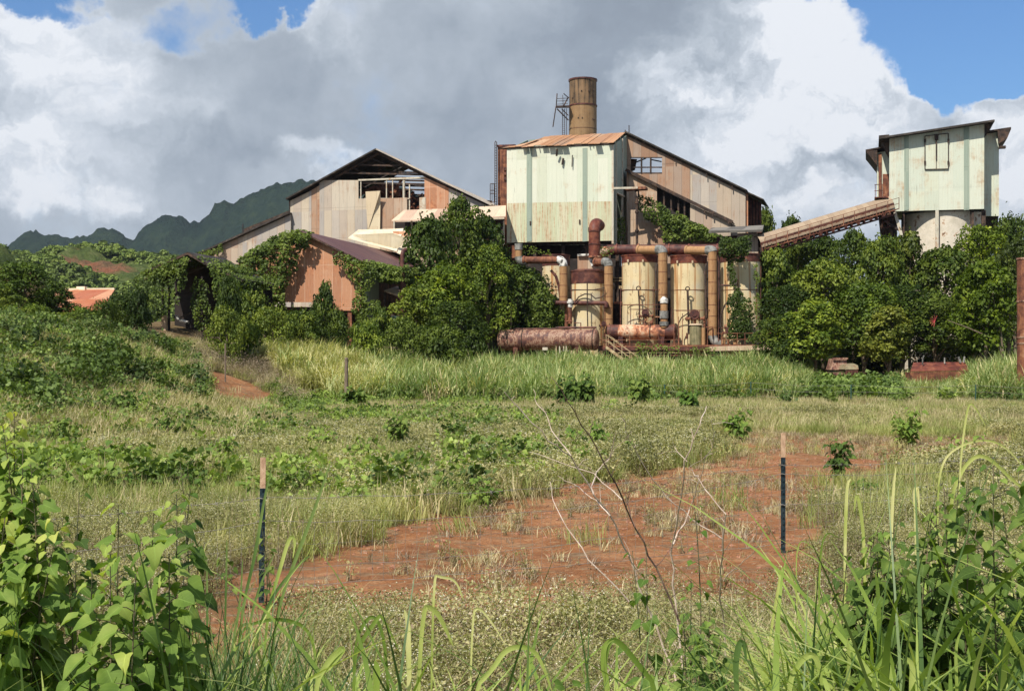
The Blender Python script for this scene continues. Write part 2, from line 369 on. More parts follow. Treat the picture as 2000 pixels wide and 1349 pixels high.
M['cyl_pale'] = patina('flaked_silo_drum', [(.30, (.50, .45, .36)), (.50, (.60, .54, .44)), (.63, (.66, .60, .50)), (.70, (.40, .25, .15)), (.80, (.07, .05, .04)), (.9, (.5, .4, .3))], 1.2, streak=.15)
M['conveyor'] = sheet('conveyor_cover_sheet', [(.34, .25, .17), (.30, .22, .15), (.38, .29, .20)], sw=.55, rh=9, rust=.3, rust2=(.45, .28, .17), seam=.35)
M['void'] = patina('dark_plate_and_inner_shade', [(.3, (.012, .010, .009)), (.7, (.035, .024, .02)), (.9, (.07, .045, .03))], 1.0)  # near-black boiler plate, also the painted shade inside openings and sheds
M['wood'] = patina('weathered_wood', [(.3, (.10, .075, .055)), (.6, (.20, .15, .11)), (.8, (.3, .24, .18))], 5, streak=.4)
M['post_dark'] = patina('dark_blue_green_post_paint', [(.3, (.008, .016, .022)), (.6, (.014, .03, .040)), (.85, (.05, .06, .06))], 8, rough=.35)
M['post_tip'] = patina('tan_post_tip_paint', [(.3, (.34, .21, .13)), (.6, (.50, .34, .22)), (.85, (.58, .44, .31))], 9, rough=.5)
M['wire'] = patina('galvanised_wire', [(.3, (.14, .12, .10)), (.6, (.27, .25, .22)), (.85, (.42, .40, .37))], 9, rough=.4)
M['green_post'] = patina('green_post_paint', [(.3, (.015, .05, .04)), (.7, (.03, .08, .06))], 4)
def tank_paint():
    m, n = mat('cream_tank_paint')
    oc = n.n('ShaderNodeTexCoord').outputs['Object']; oi = n.n('ShaderNodeObjectInfo').outputs['Random']
    p = n.vm('ADD', oc, n.xyz(n.m('MULTIPLY', oi, 40), 0.0, 0.0))
    a = n.noise(p, .5, 5); st = n.noise(n.vm('MULTIPLY', p, (1.5, 1.5, .045)), 1.9, 5, .55)
    c = n.ramp(a, [(.3, (.56, .46, .27)), (.5, (.66, .54, .32)), (.7, (.58, .52, .38))])
    c = n.mix(n.rng(st, .53, .64, 0, .9), c, (.40, .19, .07))
    c = n.mix(n.m('MULTIPLY', n.rng(n.noise(p, 2.2, 6, .7), .60, .68), .85), c, (.20, .085, .04))
    c = n.mix(n.m('MULTIPLY', n.rng(n.noise(n.vm('MULTIPLY', p, (6, 6, .3)), 1.5, 4), .6, .75), .3), c, (.2, .13, .07))
    c = n.mix(n.m('MULTIPLY', n.rng(n.noise(n.vm('MULTIPLY', p, (2, 2, .12)), 3.1, 6, .7), .60, .66), .8), c, (.13, .055, .03))
    finish(n, c, .6, 0, n.noise(p, 6, 3), .2, .02); return m
M['tank'] = tank_paint()
# ================================================================== THE SETTING: ground
def G(px, py, z=0.0):
    Y = (EYE - z) * F / (py - HZ); return ((px - 1000) / F * Y, Y)
DIRT = [G(*p) for p in [(500,1105),(610,1085),(740,1040),(900,998),(1060,965),(1180,940),(1330,905),(1440,890),(1370,868),(1400,852),(1480,848),(1700,850),(1850,856),(2010,858),
        (2040,905),(1760,918),(1660,950)]] + [G(*p, .42) for p in [(1610,1040),(1540,1085),(1320,1095),(1150,1125),(980,1165),(820,1140),(620,1130),(580,1250),(600,1349),(200,1349),(280,1150)]]
def poly_dist(x, y, poly):
    """signed distance, positive inside"""
    x = np.asarray(x, float); y = np.asarray(y, float); ins = np.zeros(x.shape, bool); dm = np.full(x.shape, 1e9)
    n = len(poly)
    for i in range(n):
        x1, y1 = poly[i]; x2, y2 = poly[(i + 1) % n]
        c = ((y1 > y) != (y2 > y)) & (x < (x2 - x1) * (y - y1) / (y2 - y1 + 1e-12) + x1); ins ^= c
        dx, dy = x2 - x1, y2 - y1; t = np.clip(((x - x1) * dx + (y - y1) * dy) / (dx * dx + dy * dy + 1e-12), 0, 1)
        dm = np.minimum(dm, np.hypot(x - x1 - t * dx, y - y1 - t * dy))
    return np.where(ins, dm, -dm)
def hit(px, py):                 # where the sight line meets the ground
    dx, dz = (px - 1000) / F, (HZ - py) / F; t_ = 8.0
    while t_ < 200:
        if EYE + dz * t_ < gz(dx * t_, t_): return (dx * t_, t_)
        t_ += .25
    return (dx * 200, 200)
BANK = [hit(396, 724), hit(425, 725), hit(465, 739), hit(505, 756), hit(540, 772), hit(550, 792), hit(480, 798), hit(400, 790)]
def dirt_mask(x, y):
    """1 on the bare red patches, 0 in the growth"""
    x = np.asarray(x, float); y = np.asarray(y, float)
    dd = poly_dist(x, y, DIRT)
    m = sst(-.35, .35, dd + (fbm(x * 1.1, y * 1.1, 4) - .5) * (1.2 + y * .03))
    # the eroded red bank on the left
    bx = BANK
    m2 = sst(-.3, .4, poly_dist(x, y, bx) + (fbm(x * .9, y * .9, 3) - .5) * 1.0)
    return np.maximum(m, m2)
yr = [-40.0]
while yr[-1] < 9000:
    y = yr[-1]; st = .22 if 5 < y < 30 else (.45 if 0 <= y < 110 else (2.5 if y < 200 else y * .05))
    if y < 0: st = 4
    yr.append(y + st)
yr = np.array(yr); xs = np.linspace(-1, 1, 381)
YY, XS = np.meshgrid(yr, xs, indexing='ij'); XX = XS * (14 + np.abs(YY) * .62)
ZZ = ground_z(XX, YY)
gv = np.stack([XX, YY, ZZ], -1).reshape(-1, 3); ny, nx = XX.shape
ii = (np.arange(ny - 1)[:, None] * nx + np.arange(nx - 1)[None]).ravel()
me = np_mesh('ground', gv, np.stack([ii, ii + 1, ii + nx + 1, ii + nx], 1), smooth=True)
at_ = me.attributes.new('bare', 'FLOAT', 'POINT'); at_.data.foreach_set('value', dirt_mask(gv[:, 0], gv[:, 1]).astype('f'))
m, n = mat('red_field_soil')
g = n.n('ShaderNodeNewGeometry').outputs['Position']
att = n.n('ShaderNodeAttribute', attribute_name='bare').outputs['Fac']
red = n.ramp(n.noise(g, .7, 7, .65), [(.30, (.20, .080, .034)), (.5, (.31, .135, .058)), (.7, (.41, .205, .10))])
red = n.mix(n.rng(n.noise(g, 5.0, 6, .7), .50, .64, 0, .5), red, (.46, .28, .15))
red = n.mix(n.rng(n.noise(n.vm('MULTIPLY', g, (1, 3.0, 1)), 9.0, 6, .75), .55, .63, 0, .6), red, (.13, .055, .028))
lit_ = n.rng(n.noise(n.vm('MULTIPLY', g, (1, 2.2, 1)), 1.6, 8, .72), .50, .60, 0, .75)
dry = n.ramp(n.noise(g, 7.5, 4), [(.35, (.13, .085, .05)), (.6, (.27, .20, .12)), (.75, (.36, .29, .19))])
red = n.mix(lit_, red, dry)
deb = n.n('ShaderNodeTexVoronoi', {'Vector': g, 'Scale': 4.2}); pb = n.m('MULTIPLY', n.m('SUBTRACT', 1, n.rng(deb.outputs['Distance'], .05, .16)), n.rng(n.noise(g, 1.1, 3), .42, .6))
red = n.mix(n.m('MULTIPLY', pb, .55), red, (.50, .36, .24))
lit2 = n.ramp(n.noise(g, 3.2, 6, .7), [(.3, (.075, .055, .028)), (.5, (.15, .10, .05)), (.7, (.20, .16, .08))])
far_ = n.n('ShaderNodeSeparateXYZ', {0: g}).outputs[1]
lit2 = n.mix(n.rng(far_, 120, 240), lit2, (.09, .12, .04))
col = n.mix(att, lit2, red)
finish(n, col, .95, 0, n.m('ADD', n.noise(g, 5, 8, .72), n.m('MULTIPLY', n.noise(g, 22, 4, .7), .4)), .8, .10, .1)
ground = link_mesh('ground', me, None, m); tag(ground, kind='structure')

# ------------------------------------------------------------------ mountain and near hills
def ridge(name, prof, Y0, depth, amp, zf, nx=260, ny=70, seed=0.0, x0=None, x1=None):
    """prof: skyline rows (px,py) seen at distance Y0; a real ridge with slopes before and behind the crest"""
    pxs = np.array([p[0] for p in prof], float); pys = np.array([p[1] for p in prof], float)
    u = np.linspace(pxs[0], pxs[-1], nx); h = np.interp(u, pxs, pys)
    hz = EYE + (HZ - h) / F * Y0; X0 = (u - 1000) / F * Y0
    t = np.linspace(-1, 1, ny)
    prof_t = np.where(t < 0, 1 - np.abs(t) ** 1.25, 1 - np.abs(t) ** 1.6)
    T, XXm = np.meshgrid(t, X0, indexing='ij'); H = prof_t[:, None] * hz[None, :]
    Yw = Y0 + T * depth
    r = 1 - np.abs(2 * fbm(XXm / amp * 1.0 + seed, Yw / amp * .55 + seed, 5) - 1)
    H = H * (1 - .52 * (1 - r) * 2 * (np.abs(T) ** .45)) + (fbm(XXm / amp * 9, Yw / amp * 9, 4) - .5) * amp * .055 + (fbm(XXm / amp * 42, Yw / amp * 42, 3) - .5) * amp * .030
    H = np.maximum(H, -5) * 1.0 - 3
    vv = np.stack([XXm, Yw, H], -1).reshape(-1, 3)
    i = (np.arange(ny - 1)[:, None] * nx + np.arange(nx - 1)[None]).ravel()
    return vv, np.stack([i, i + 1, i + nx + 1, i + nx], 1), (XXm, Yw, H)
mt = [(-700,520),(-300,500),(-60,500),(20,490),(45,468),(70,452),(90,458),(130,461),(170,455),(205,447),(235,452),(262,461),(278,440),(300,427),(330,420),(352,424),(385,429),(408,412),(420,396),(438,391),(452,397),(468,383),(492,371),(515,361),(536,352),(556,356),(585,354),(612,348),(640,345),
      (690,340),(730,345),(750,350),(775,358),(800,368),(840,392),(900,430),(980,470),(1100,520),(1300,570),(1600,610),(1900,640)]
vv, ff, _ = ridge('mountain', mt, 2600, 900, 420, 1, 700, 131, seed=3.3)
me = np_mesh('mountain', vv, ff, smooth=True)
m, n = mat('forested_mountain')
g = n.n('ShaderNodeNewGeometry').outputs['Position']
f = n.m('ADD', n.m('MULTIPLY', n.noise(g, .012, 6, .65), .6), n.m('MULTIPLY', n.noise(g, .055, 5, .7), .45))
finish(n, n.ramp(f, [(.40, (.010, .026, .018)), (.53, (.020, .042, .024)), (.66, (.040, .064, .028))]), .95, 0, n.m('ADD', n.noise(g, .02, 8, .7), n.m('MULTIPLY', n.noise(g, .09, 5, .7), .6)), 1.0, 26, .05)
tag(link_mesh('mountain', me, None, m), kind='structure')
hp = [(-500,430),(-120,458),(-30,466),(0,472),(14,478),(40,482),(60,490),(100,488),(150,482),(190,474),(225,472),(250,482),(262,486),(300,488),(345,492),(372,504),(400,512),(450,540),(560,580),(700,610),(900,640)]
vv, ff, (HX, HY, HH) = ridge('hill', hp, 640, 330, 150, 1, 330, 91, seed=8.1)
HH += 0
me = np_mesh('hillside', vv, ff, smooth=True)
m, n = mat('hillside_soil_and_scrub')
g = n.n('ShaderNodeNewGeometry').outputs['Position']
soil = n.ramp(n.noise(g, .06, 6, .7), [(.35, (.15, .105, .05)), (.48, (.22, .13, .07)), (.58, (.28, .12, .065))])
grs = n.ramp(n.noise(g, .11, 6, .7), [(.35, (.06, .085, .025)), (.5, (.10, .135, .038)), (.66, (.17, .185, .07))])
finish(n, n.mix(n.rng(n.noise(g, .017, 5, .6), .55, .62), grs, soil), .95, 0, n.noise(g, .15, 8, .7), 1.0, 5, .05)
tag(link_mesh('hillside', me, None, m), kind='structure')
vv2, ff2, _ = ridge('rise', [(-1500,500),(-200,474),(-40,448),(0,452),(12,462),(30,484),(60,520),(100,560),(160,600),(260,640)], 400, 150, 90, 1, 120, 51, seed=1.7)
me = np_mesh('hillock', vv2, ff2, smooth=True)
tag(link_mesh('hillock', me, None, m), kind='structure')

# ================================================================== THE WORKS
def roof_pts(A, B, L, over=.4):
    A, B = A - V * over, B - V * over; return [A, B, B + V * (L + over * 1.5), A + V * (L + over * 1.5)]
def FPs(lst, v): return [FP(a, b, v) for a, b in lst]
def wall(mb, pts, v, th=.1): return mb.prism(FPs(pts, v), V * th)
def plate(mb, p, th=.1):                       # slab on 4 points, thickness upward
    n = (p[1] - p[0]).cross(p[2] - p[0]).normalized()
    if n.z < 0: n = -n
    return mb.prism(p, n * th)
def foot(px, py, v):
    p = FP(px, py, v); return Vector((p.x, p.y, gz(p.x, p.y)))

# ---- long mill building with the open gable (left)
t = thing('mill_building', 'large rusting mill building with a torn open gable, its roof frame showing the sky', 'factory building', foot(700, 600, 128))
v = 128
mb = MB(); wall(mb, [(567,392),(608,372.5),(608,470),(608,600),(567,600)], v); mb.build('end_wall_panel', M['silver'], t)['label'] = 'grey zinc corner sheet'
mb = MB(); wall(mb, [(608,372),(640,352),(660,352),(660,600),(608,600)], v + .03); mb.build('wall_panel', M['tan'], t)['label'] = 'rusty tan wall sheets'
mb = MB(); wall(mb, [(624,352),(700,352),(700,388),(717,388),(717,600),(624,600)], v - .03); mb.build('wall_panel', M['silver'], t)['label'] = 'pale zinc wall sheets'
mb = MB(); q = FPs([(716,375),(746,374),(743,386),(742,452),(718,452)], v - .35); q[0] += V * -.3; q[1] += V * -.5
mb.prism(q, V * .04); mb.build('loose_sheet', M['cream'], t)['label'] = 'cream sheet hanging loose'
mb = MB(); wall(mb, [(717,452),(743,452),(743,600),(717,600)], v - .05); mb.build('wall_panel', M['cream'], t)['label'] = 'cream lower sheet'
mb = MB(); wall(mb, [(742,388),(795,386),(795,600),(742,600)], v + .02); mb.build('wall_panel', M['tan'], t)['label'] = 'rusty ribbed sheet'
mb = MB(); wall(mb, [(829,346),(876,367),(876,412),(829,412)], v); mb.build('wall_panel', M['orange'], t)['label'] = 'orange rusted sheet right of the opening'
mb = MB(); wall(mb, [(876,367),(952,402),(985,420),(985,600),(795,600),(795,415),(876,412)], v + .04); mb.build('wall_panel', M['silver'], t)['label'] = 'grey sheet under the right eave'
mb = MB(); wall(mb, [(819,386),(831,385),(831,414),(819,414)], v - .04); mb.build('wall_panel', M['pale_steel'], t)['label'] = 'small pale sheet'
# roof slabs: left whole, right whole at the front
pk, el_, er = FP(738, 294, v), FP(563, 391, v), FP(962, 403, v)
mb = MB()
for a, b, L in ((el_, pk, 8.6),): plate(mb, roof_pts(a, b, L, .6), .14)
plate(mb, [el_ + V * 9.3, pk + V * 9.3, pk + V * 10.2, el_ + V * 10.2], .12)
plate(mb, [el_ + V * 8.7, el_ + (pk - el_) * .42 + V * 8.7, el_ + (pk - el_) * .42 + V * 9.6, el_ + V * 9.6], .12)
mb.build('roof', M['roof_dark'], t)['label'] = 'left roof slope, black underneath'
mb = MB()
plate(mb, roof_pts(pk, er, 1.6, .6), .14)
mid = pk + (er - pk) * .52
plate(mb, [mid + V * 1.6, er + V * 1.6, er + V * 16, mid + V * 16], .12)
mb.build('roof', M['silver'], t)['label'] = 'right roof slope, grey zinc with sheets gone'
mb = MB()
def truss(k, ww=.22):
    a, b, c = el_ + V * k, pk + V * k, er + V * k
    mb.bar(a - Z * .25, b - Z * .25, ww); mb.bar(b - Z * .25, c - Z * .25, ww)
    for f_ in (.22, .38, .56): mb.bar(a + (b - a) * (1 - f_) - Z * .3, c + (b - c) * (1 - f_) - Z * .3, ww * .8)
for k in (.3, 5.2, 9.8): truss(k)
for f_ in (.12, .3, .5, .7, .9): mb.bar(el_ + (pk - el_) * f_ - Z * .2, el_ + (pk - el_) * f_ - Z * .2 + V * 10, .14)
for f_ in (.08, .22, .4, .6): mb.bar(pk + (er - pk) * f_ - Z * .2, pk + (er - pk) * f_ - Z * .2 + V * 10, .14)
mb.build('roof_frame', M['steel_dark'], t)
mb = MB()
mb.bar(FP(700, 352, v + .1), FP(830, 347, v + .1), .16)
for x in (705, 755, 767, 790): mb.bar(FP(x, 352, v + .15), FP(x, 392, v + .15), .10)
mb.bar(FP(789, 347, v + .2), FP(789, 388, v + .2), .2); mb.bar(FP(712, 388, v + .1), FP(800, 388, v + .1), .1)
mb.bar(FP(800, 360, v + .2), FP(800, 410, v + .2), .12)
mb.build('window_post', M['pale_steel'], t)
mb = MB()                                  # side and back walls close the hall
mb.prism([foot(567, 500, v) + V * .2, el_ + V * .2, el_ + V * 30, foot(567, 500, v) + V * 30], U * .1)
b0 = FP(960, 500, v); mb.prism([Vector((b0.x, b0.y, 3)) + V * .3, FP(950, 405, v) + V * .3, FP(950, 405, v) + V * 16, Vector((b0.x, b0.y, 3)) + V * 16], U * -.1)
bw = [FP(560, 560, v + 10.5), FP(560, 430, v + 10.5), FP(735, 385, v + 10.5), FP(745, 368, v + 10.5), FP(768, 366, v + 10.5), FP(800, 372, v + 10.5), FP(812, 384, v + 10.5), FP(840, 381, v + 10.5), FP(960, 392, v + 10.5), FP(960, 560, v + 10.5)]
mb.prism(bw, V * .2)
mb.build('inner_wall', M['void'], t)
mb = MB()                                  # rusted plant inside the opening
for i in range(26):
    x = R0.uniform(704, 826); y = R0.uniform(370, 400) + (8 if x > 800 else 0)
    p = FP(x, y, v + R0.uniform(2, 8)); w_ = R0.uniform(.15, .6)
    a = Vector((R0.uniform(-1, 1), R0.uniform(-1, 1), R0.uniform(-.6, .6))).normalized(); mb.bar(p - a * R0.uniform(.5, 1.6), p + a * R0.uniform(.5, 1.6), w_ * .5)
c0 = FP(752, 392, v + 5)
mb.tube([c0 - U * 2.2 - Z * .2, c0 - U * 1.8 + Z * .35, c0 - U + Z * .95, c0 + Z * 1.2, c0 + U * 1.2 + Z * .9, c0 + U * 2 + Z * .2], [.5, .6, .7, .7, .6, .4], 10)
mb.tube([FP(716, 385, v + 4), FP(760, 372, v + 4)], .28); mb.tube([FP(742, 372, v + 6), FP(800, 392, v + 4)], .22)
mb.build('machinery', M['rust'], t)
# lean-to on its left
t = thing('lean_to_shed', 'long grey lean-to shed stepping down from the left of the open gable', 'shed', foot(470, 600, 127.6))
mb = MB(); wall(mb, [(474,461),(568,419),(568,600),(474,600)], 127.6); mb.build('wall_panel', M['silver'], t)['label'] = 'zinc sheets beside the mill'
mb = MB(); wall(mb, [(388,499),(474,461),(474,600),(400,600)], 127.6); mb.build('wall_panel', M['brownmid'], t)['label'] = 'brown rusted sheets at the low end'
mb = MB(); plate(mb, roof_pts(FP(384, 501, 127.6), FP(568, 418, 127.6), 12, .5), .18); mb.build('roof', M['roof_dark'], t)
mb = MB(); a, b = FP(476, 447, 130), FP(568, 410, 130); mb.prism([a, b, b - Z * .55, a - Z * .55], V * 8); mb.tube([FP(474.5, 462, 127.3), FP(474.5, 437, 127.3)], .06, 6)
mb.build('roof_vent', M['steel_dark'], t)
mb = MB(); mb.bar(FP(414, 515, 127.4), FP(470, 517, 127.4), .12); mb.build('wall_rail', M['rust'], t)

# ---- canopy roofs between mill and tower
t = thing('canopy_building', 'low annex with a pale sagging sheet canopy left of the green tower', 'shed', foot(880, 600, 124))
mb = MB(); lo = FPs([(765,432),(830,431),(905,428),(988,425)], 122.6); hi = FPs([(789,412),(845,410),(905,407),(988,404)], 125.2)
for i in range(3):
    dz = Vector((0, 0, (0, -.10, .05)[i])); mb.prism([lo[i], lo[i + 1] + dz, hi[i + 1] + dz, hi[i]], (0, 0, .09))
mb.build('canopy', M['roof_pink'], t)
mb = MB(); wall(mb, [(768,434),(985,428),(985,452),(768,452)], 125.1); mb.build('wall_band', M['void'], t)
mb = MB(); wall(mb, [(793,448),(985,448),(985,600),(793,600)], 124.6); mb.build('wall', M['tan'], t)
mb = MB()
for x in (770, 804, 842, 880, 920, 958, 984): mb.bar(FP(x, 431, 124.2), FP(x, 600, 124.2), .14)
mb.build('post', M['pale_steel'], t)
t = thing('bleached_roof_shed', 'low shed with a bleached cream roof in front of the mill wall', 'shed', foot(740, 600, 116))
mb = MB(); lo = FPs([(680,466),(725,478),(775,494),(812,507)], 113.5); hi = FPs([(700,450),(730,450),(788,450),(800,452)], 121)
for i in range(3):
    dz = Vector((0, 0, (0, .12, -.1)[i])); mb.prism([lo[i], lo[i + 1] + dz, hi[i + 1] + dz, hi[i]], (0, 0, .08))
q = FPs([(690,460),(765,462),(800,470),(768,492)], 114.2); mb.prism([q[0], q[1] + Z * .25, q[2] + Z * .1, q[3]], (0, 0, .07))
mb.build('roof', M['roof_white'], t)
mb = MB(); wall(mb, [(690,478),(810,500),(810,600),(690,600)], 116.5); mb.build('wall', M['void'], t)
mb = MB(); plate(mb, FPs([(768,452),(800,452),(808,470),(772,470)], 119), .08); mb.build('roof_patch', M['orange'], t)

# ---- green boiler tower
t = thing('boiler_tower', 'tall pale green sheet metal tower block with a rust striped roof, above the pipes', 'tower building', foot(1090, 700, 126))
v = 125; D = 8.0
fl_t, fr_t, fr_b, fl_b = FP(990, 291, v), FP(1196, 283, v), FP(1196, 470, v), FP(990, 474, v)
sl_ = FP(990, 397, v); sr_ = FP(1196, 393, v)
mb = MB(); mb.prism([fl_t, fr_t, sr_, sl_], V * .12); mb.build('upper_wall', M['green_up'], t)
mb = MB(); mb.prism([sl_ , sr_, fr_b, fl_b], V * .09); mb.build('lower_wall', M['green_low'], t)
for x0, x1 in ((1029, 1039), (1138, 1147)):
    mb = MB(); mb.prism(FPs([(x0, 290), (x1, 289), (x1, 471), (x0, 472)], v), V * -.05); mb.build('wall_strip', M['green_strip'], t)
mb = MB()      # right side, with an opening low down
def S(a, z0, b, z1): return [fr_t * 1, ][:0]
zt, zb = fr_t.z, fr_b.z; b0 = Vector((fr_t.x, fr_t.y, 0)); rise = FP(1222, 262, 133).z - zt
def SP(s, z): return b0 + V * s + Z * z
def top(s): return zt + (rise - .15) * s / D
zm = FP(1200, 372, v).z
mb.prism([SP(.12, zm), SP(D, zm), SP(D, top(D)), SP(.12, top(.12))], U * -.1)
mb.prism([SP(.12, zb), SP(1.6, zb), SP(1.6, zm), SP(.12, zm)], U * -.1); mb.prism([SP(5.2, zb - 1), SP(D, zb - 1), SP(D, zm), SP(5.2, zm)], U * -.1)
mb.build('side_wall', M['green_strip'], t)['label'] = 'shaded grey green side'  # side's shade put into the colour, darker than the front
mb = MB()
for s in (.05, 1.7, 5.1): mb.bar(SP(s, zb - .3) + U * .03, SP(s, top(s)) + U * .03, .18)
mb.bar(SP(1.6, zm) + U * .1, SP(7.5, zm + .2) + U * .1, .15); mb.bar(SP(.2, zm + .2) - V * .3 + U * .1, SP(.2, zm + .2) + U * 2.4, .18)
mb.build('corner_post', M['pale_steel'], t)
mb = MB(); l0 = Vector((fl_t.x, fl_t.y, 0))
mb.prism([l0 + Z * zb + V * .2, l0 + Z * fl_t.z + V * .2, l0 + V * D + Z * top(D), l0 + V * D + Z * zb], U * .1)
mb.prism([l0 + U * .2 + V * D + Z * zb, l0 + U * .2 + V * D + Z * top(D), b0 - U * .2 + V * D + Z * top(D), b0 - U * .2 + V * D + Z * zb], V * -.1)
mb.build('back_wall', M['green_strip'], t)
mb = MB(); n_ = 17; e0, e1 = fl_t + Z * .12 - U * .35, fr_t + Z * .18 + U * .25; r0_, r1_ = FP(1030, 270, 133), FP(1222, 261, 133)
wid = (e1 - e0).length / n_
for i in range(n_):
    a, b = e0 + (e1 - e0) * (i / n_), e0 + (e1 - e0) * ((i + 1) / n_ - .004)
    ra, rb = r0_ + (r1_ - r0_) * (i / n_), r0_ + (r1_ - r0_) * ((i + 1) / n_ - .004)
    if i < 3: ra = a + V * 7.2 * .62 + U * .9 + Z * (r0_.z - e0.z) * .62 * (0.7 + .12 * i); rb = b + V * 7.2 * .62 + U * .9 + Z * (r0_.z - e0.z) * .62 * (.8 + .12 * i)
    ov = R0.choice((.12, .2, .55, .75, .65)); sl2 = (ra - a).normalized()
    up = Z * R0.uniform(0, .10)
    mb.prism([a - sl2 * ov + up, b - sl2 * ov + up, rb + up, ra + up], (0, 0, .05))
mb.build('roof', M['roof_rust'], t)
mb = MB()
for i in range(11):                     # ragged eave ends and rafters
    f_ = R0.random(); a = e0 + (e1 - e0) * f_; mb.bar(a - V * R0.uniform(.1, .45) - Z * .1, a + V * .5 + Z * .05, .08)
mb.bar(e0 - Z * .08, e1 - Z * .08, .14)
mb.tube([FP(1118, 303, 124.8), FP(1117, 326, 124.8)], .05, 5); mb.tube([FP(1100, 309, 124.8), FP(1098, 322, 124.8)], .11, 5); mb.tube([FP(1088, 291, 124.4), FP(1087, 305, 124.6)], .10, 5)  # dark tubes standing in for shadow marks below the eave
for x, y in ((1132, 433), (1036, 436), (1150, 448)): mb.box(FP(x, y, 124.93), U * .07, V * .03, Z * .2)
mb.build('eave_framing_and_shadow_marks', M['steel_dark'], t)
mb = MB()                               # dark boiler house carrying the tower
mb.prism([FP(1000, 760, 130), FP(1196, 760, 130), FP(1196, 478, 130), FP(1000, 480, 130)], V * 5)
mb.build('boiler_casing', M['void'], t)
mb = MB()
for x in (996, 1045, 1100, 1146, 1190): mb.bar(foot(x, 600, 126), FP(x, 474, 126), .3)
mb.bar(FP(992, 476, 126), FP(1196, 474, 126), .3); mb.bar(FP(992, 560, 126), FP(1196, 558, 126), .25)
mb.bar(FP(1146, 476, 126), FP(1130, 500, 126), .12); mb.bar(FP(1100, 500, 126), FP(1146, 560, 126), .12)
mb.build('column', M['steel_dark'], t)

# ---- rust stair tower behind it, with ladder
t = thing('rust_duct_tower', 'narrow dark rust tower behind the left edge of the green block', 'tower', foot(984, 600, 129))
mb = MB(); mb.prism(FPs([(972,286),(1010,285),(1010,640),(972,640)], 129), V * 3); mb.build('casing', M['rust'], t)
mb = MB(); mb.prism(FPs([(970.5,283),(1006,282),(1006,286),(970.5,287)], 128.8), V * 3.3)
for x, y in ((986.5, 330), (986, 339), (987, 349)): mb.box(FP(x, y, 128.9), U * .15, V * .06, Z * .14)
mb.build('cap', M['rust_dark'], t)
t = thing('caged_ladder', 'thin steel ladder with a small cage on the left of the dark rust tower', 'ladder', foot(967, 600, 128.5))
mb = MB()
for x in (966.5, 970): mb.tube([FP(x, 278, 128.5), FP(x, 480, 128.5)], .045, 5)
mb.tube([FP(966.5, 279, 128.5), FP(968, 275.5, 128.5), FP(970, 279, 128.5)], .045, 5)
for y in range(284, 478, 5): mb.tube([FP(966.5, y, 128.5), FP(970, y, 128.5)], .028, 4)
mb.build('ladder', M['steel_dark'], t)
mb = MB()
for x in (957.5, 961, 965): mb.tube([FP(x, 360, 128), FP(x, 396, 128)], .035, 4)
for y in (359, 372, 378, 395): mb.tube([FP(957.5, y, 128), FP(967, y, 128)], .04, 4)
mb.build('cage', M['steel_dark'], t)

# ---- chimney
Yc = 143; cx = FP(1138.5, 400, 0) if False else Vector(((1138.5 - 1000) / F * Yc, Yc, 0)); ppm = F / Yc
zc = lambda py: EYE + (HZ - py) / ppm
t = thing('chimney', 'thick round ochre smokestack with a sooty top rising behind the green tower', 'chimney', (cx.x, cx.y, gz(cx.x, cx.y)))
rC = 27 / ppm
mb = MB(); mb.tube([cx + Z * 2, cx + Z * zc(208)], rC, 40); mb.build('shaft', M['chimney'], t, smooth=True)
mb = MB(); rings = [cx + Z * zc(208), cx + Z * zc(157)]; mb.tube(rings, rC * .985, 40, caps=False)
k = len(mb.v); mb.tube([rings[0], rings[1]], rC * .93, 40, caps=False); mb.build('upper_shaft', M['chimney_up'], t, smooth=True)
mb = MB(); mb.tube([cx + Z * zc(209), cx + Z * zc(206.5)], rC * 1.04, 40); mb.tube([cx + Z * zc(159), cx + Z * zc(156)], rC * 1.045, 40, caps=False)
for y in (254,): mb.tube([cx + Z * zc(y), cx + Z * zc(y - .8)], rC * 1.012, 40)
mb.build('flange', M['rust_dark'], t, smooth=True)
mb = MB(); pY = Yc - .8
def Q(px, py, dy=0.0): return P(px, py, pY + dy)
plate(mb, [Q(1086, 211.5, -.8), Q(1113, 211, -.8), Q(1113, 208.5, .9), Q(1086, 209, .9)], .14)
mb.build('platform', M['steel_dark'], t)
mb = MB()
for dy in (-.8, .8):
    mb.tube([Q(1088, 183, dy), Q(1086, 211, dy)], .045, 5); mb.tube([Q(1099, 186, dy), Q(1100, 211, dy)], .03, 5)
    for y in (193, 198, 204): mb.tube([Q(1087, y, dy), Q(1109, y - 1, dy)], .03, 5)
mb.tube([Q(1086, 208, -.9), Q(1080, 248, -.9)], .06, 5)
mb.tube([Q(1088, 183, -.8), Q(1086, 211, -.8)], .06, 5); mb.tube([Q(1101, 183, -.5), Q(1111, 192, .4)], .05, 5); mb.tube([Q(1100, 209, -.5), Q(1110, 190, .4)], .07, 5)
mb.build('platform_railing', M['steel_dark'], t)
mb = MB()
for dy in (-.7, .7): mb.tube([Q(1088, 213, dy), Q(1110, 235, dy * .6)], .07, 5); mb.tube([Q(1097, 213, dy), Q(1110, 226, dy * .6)], .05, 5)
for x in (1098.5, 1103): mb.tube([Q(x, 212, 0), Q(x, 275, 0)], .03, 4)
for y in range(215, 275, 4): mb.tube([Q(1098.5, y), Q(1103, y)], .022, 4)
mb.tube([Q(1106.5, 212), Q(1106.5, 275)], .03, 4)
mb.build('ladder', M['steel_dark'], t)
mb = MB()
for i in range(9):
    a = R0.uniform(-2.6, -.5); y = R0.choice((235, 236, 180, 183, 170, 195)); p = cx + Vector((math.cos(a), math.sin(a), 0)) * rC * 1.0 + Z * zc(y); mb.box(p, (.06, 0, 0), (0, .06, 0), (0, 0, .06))
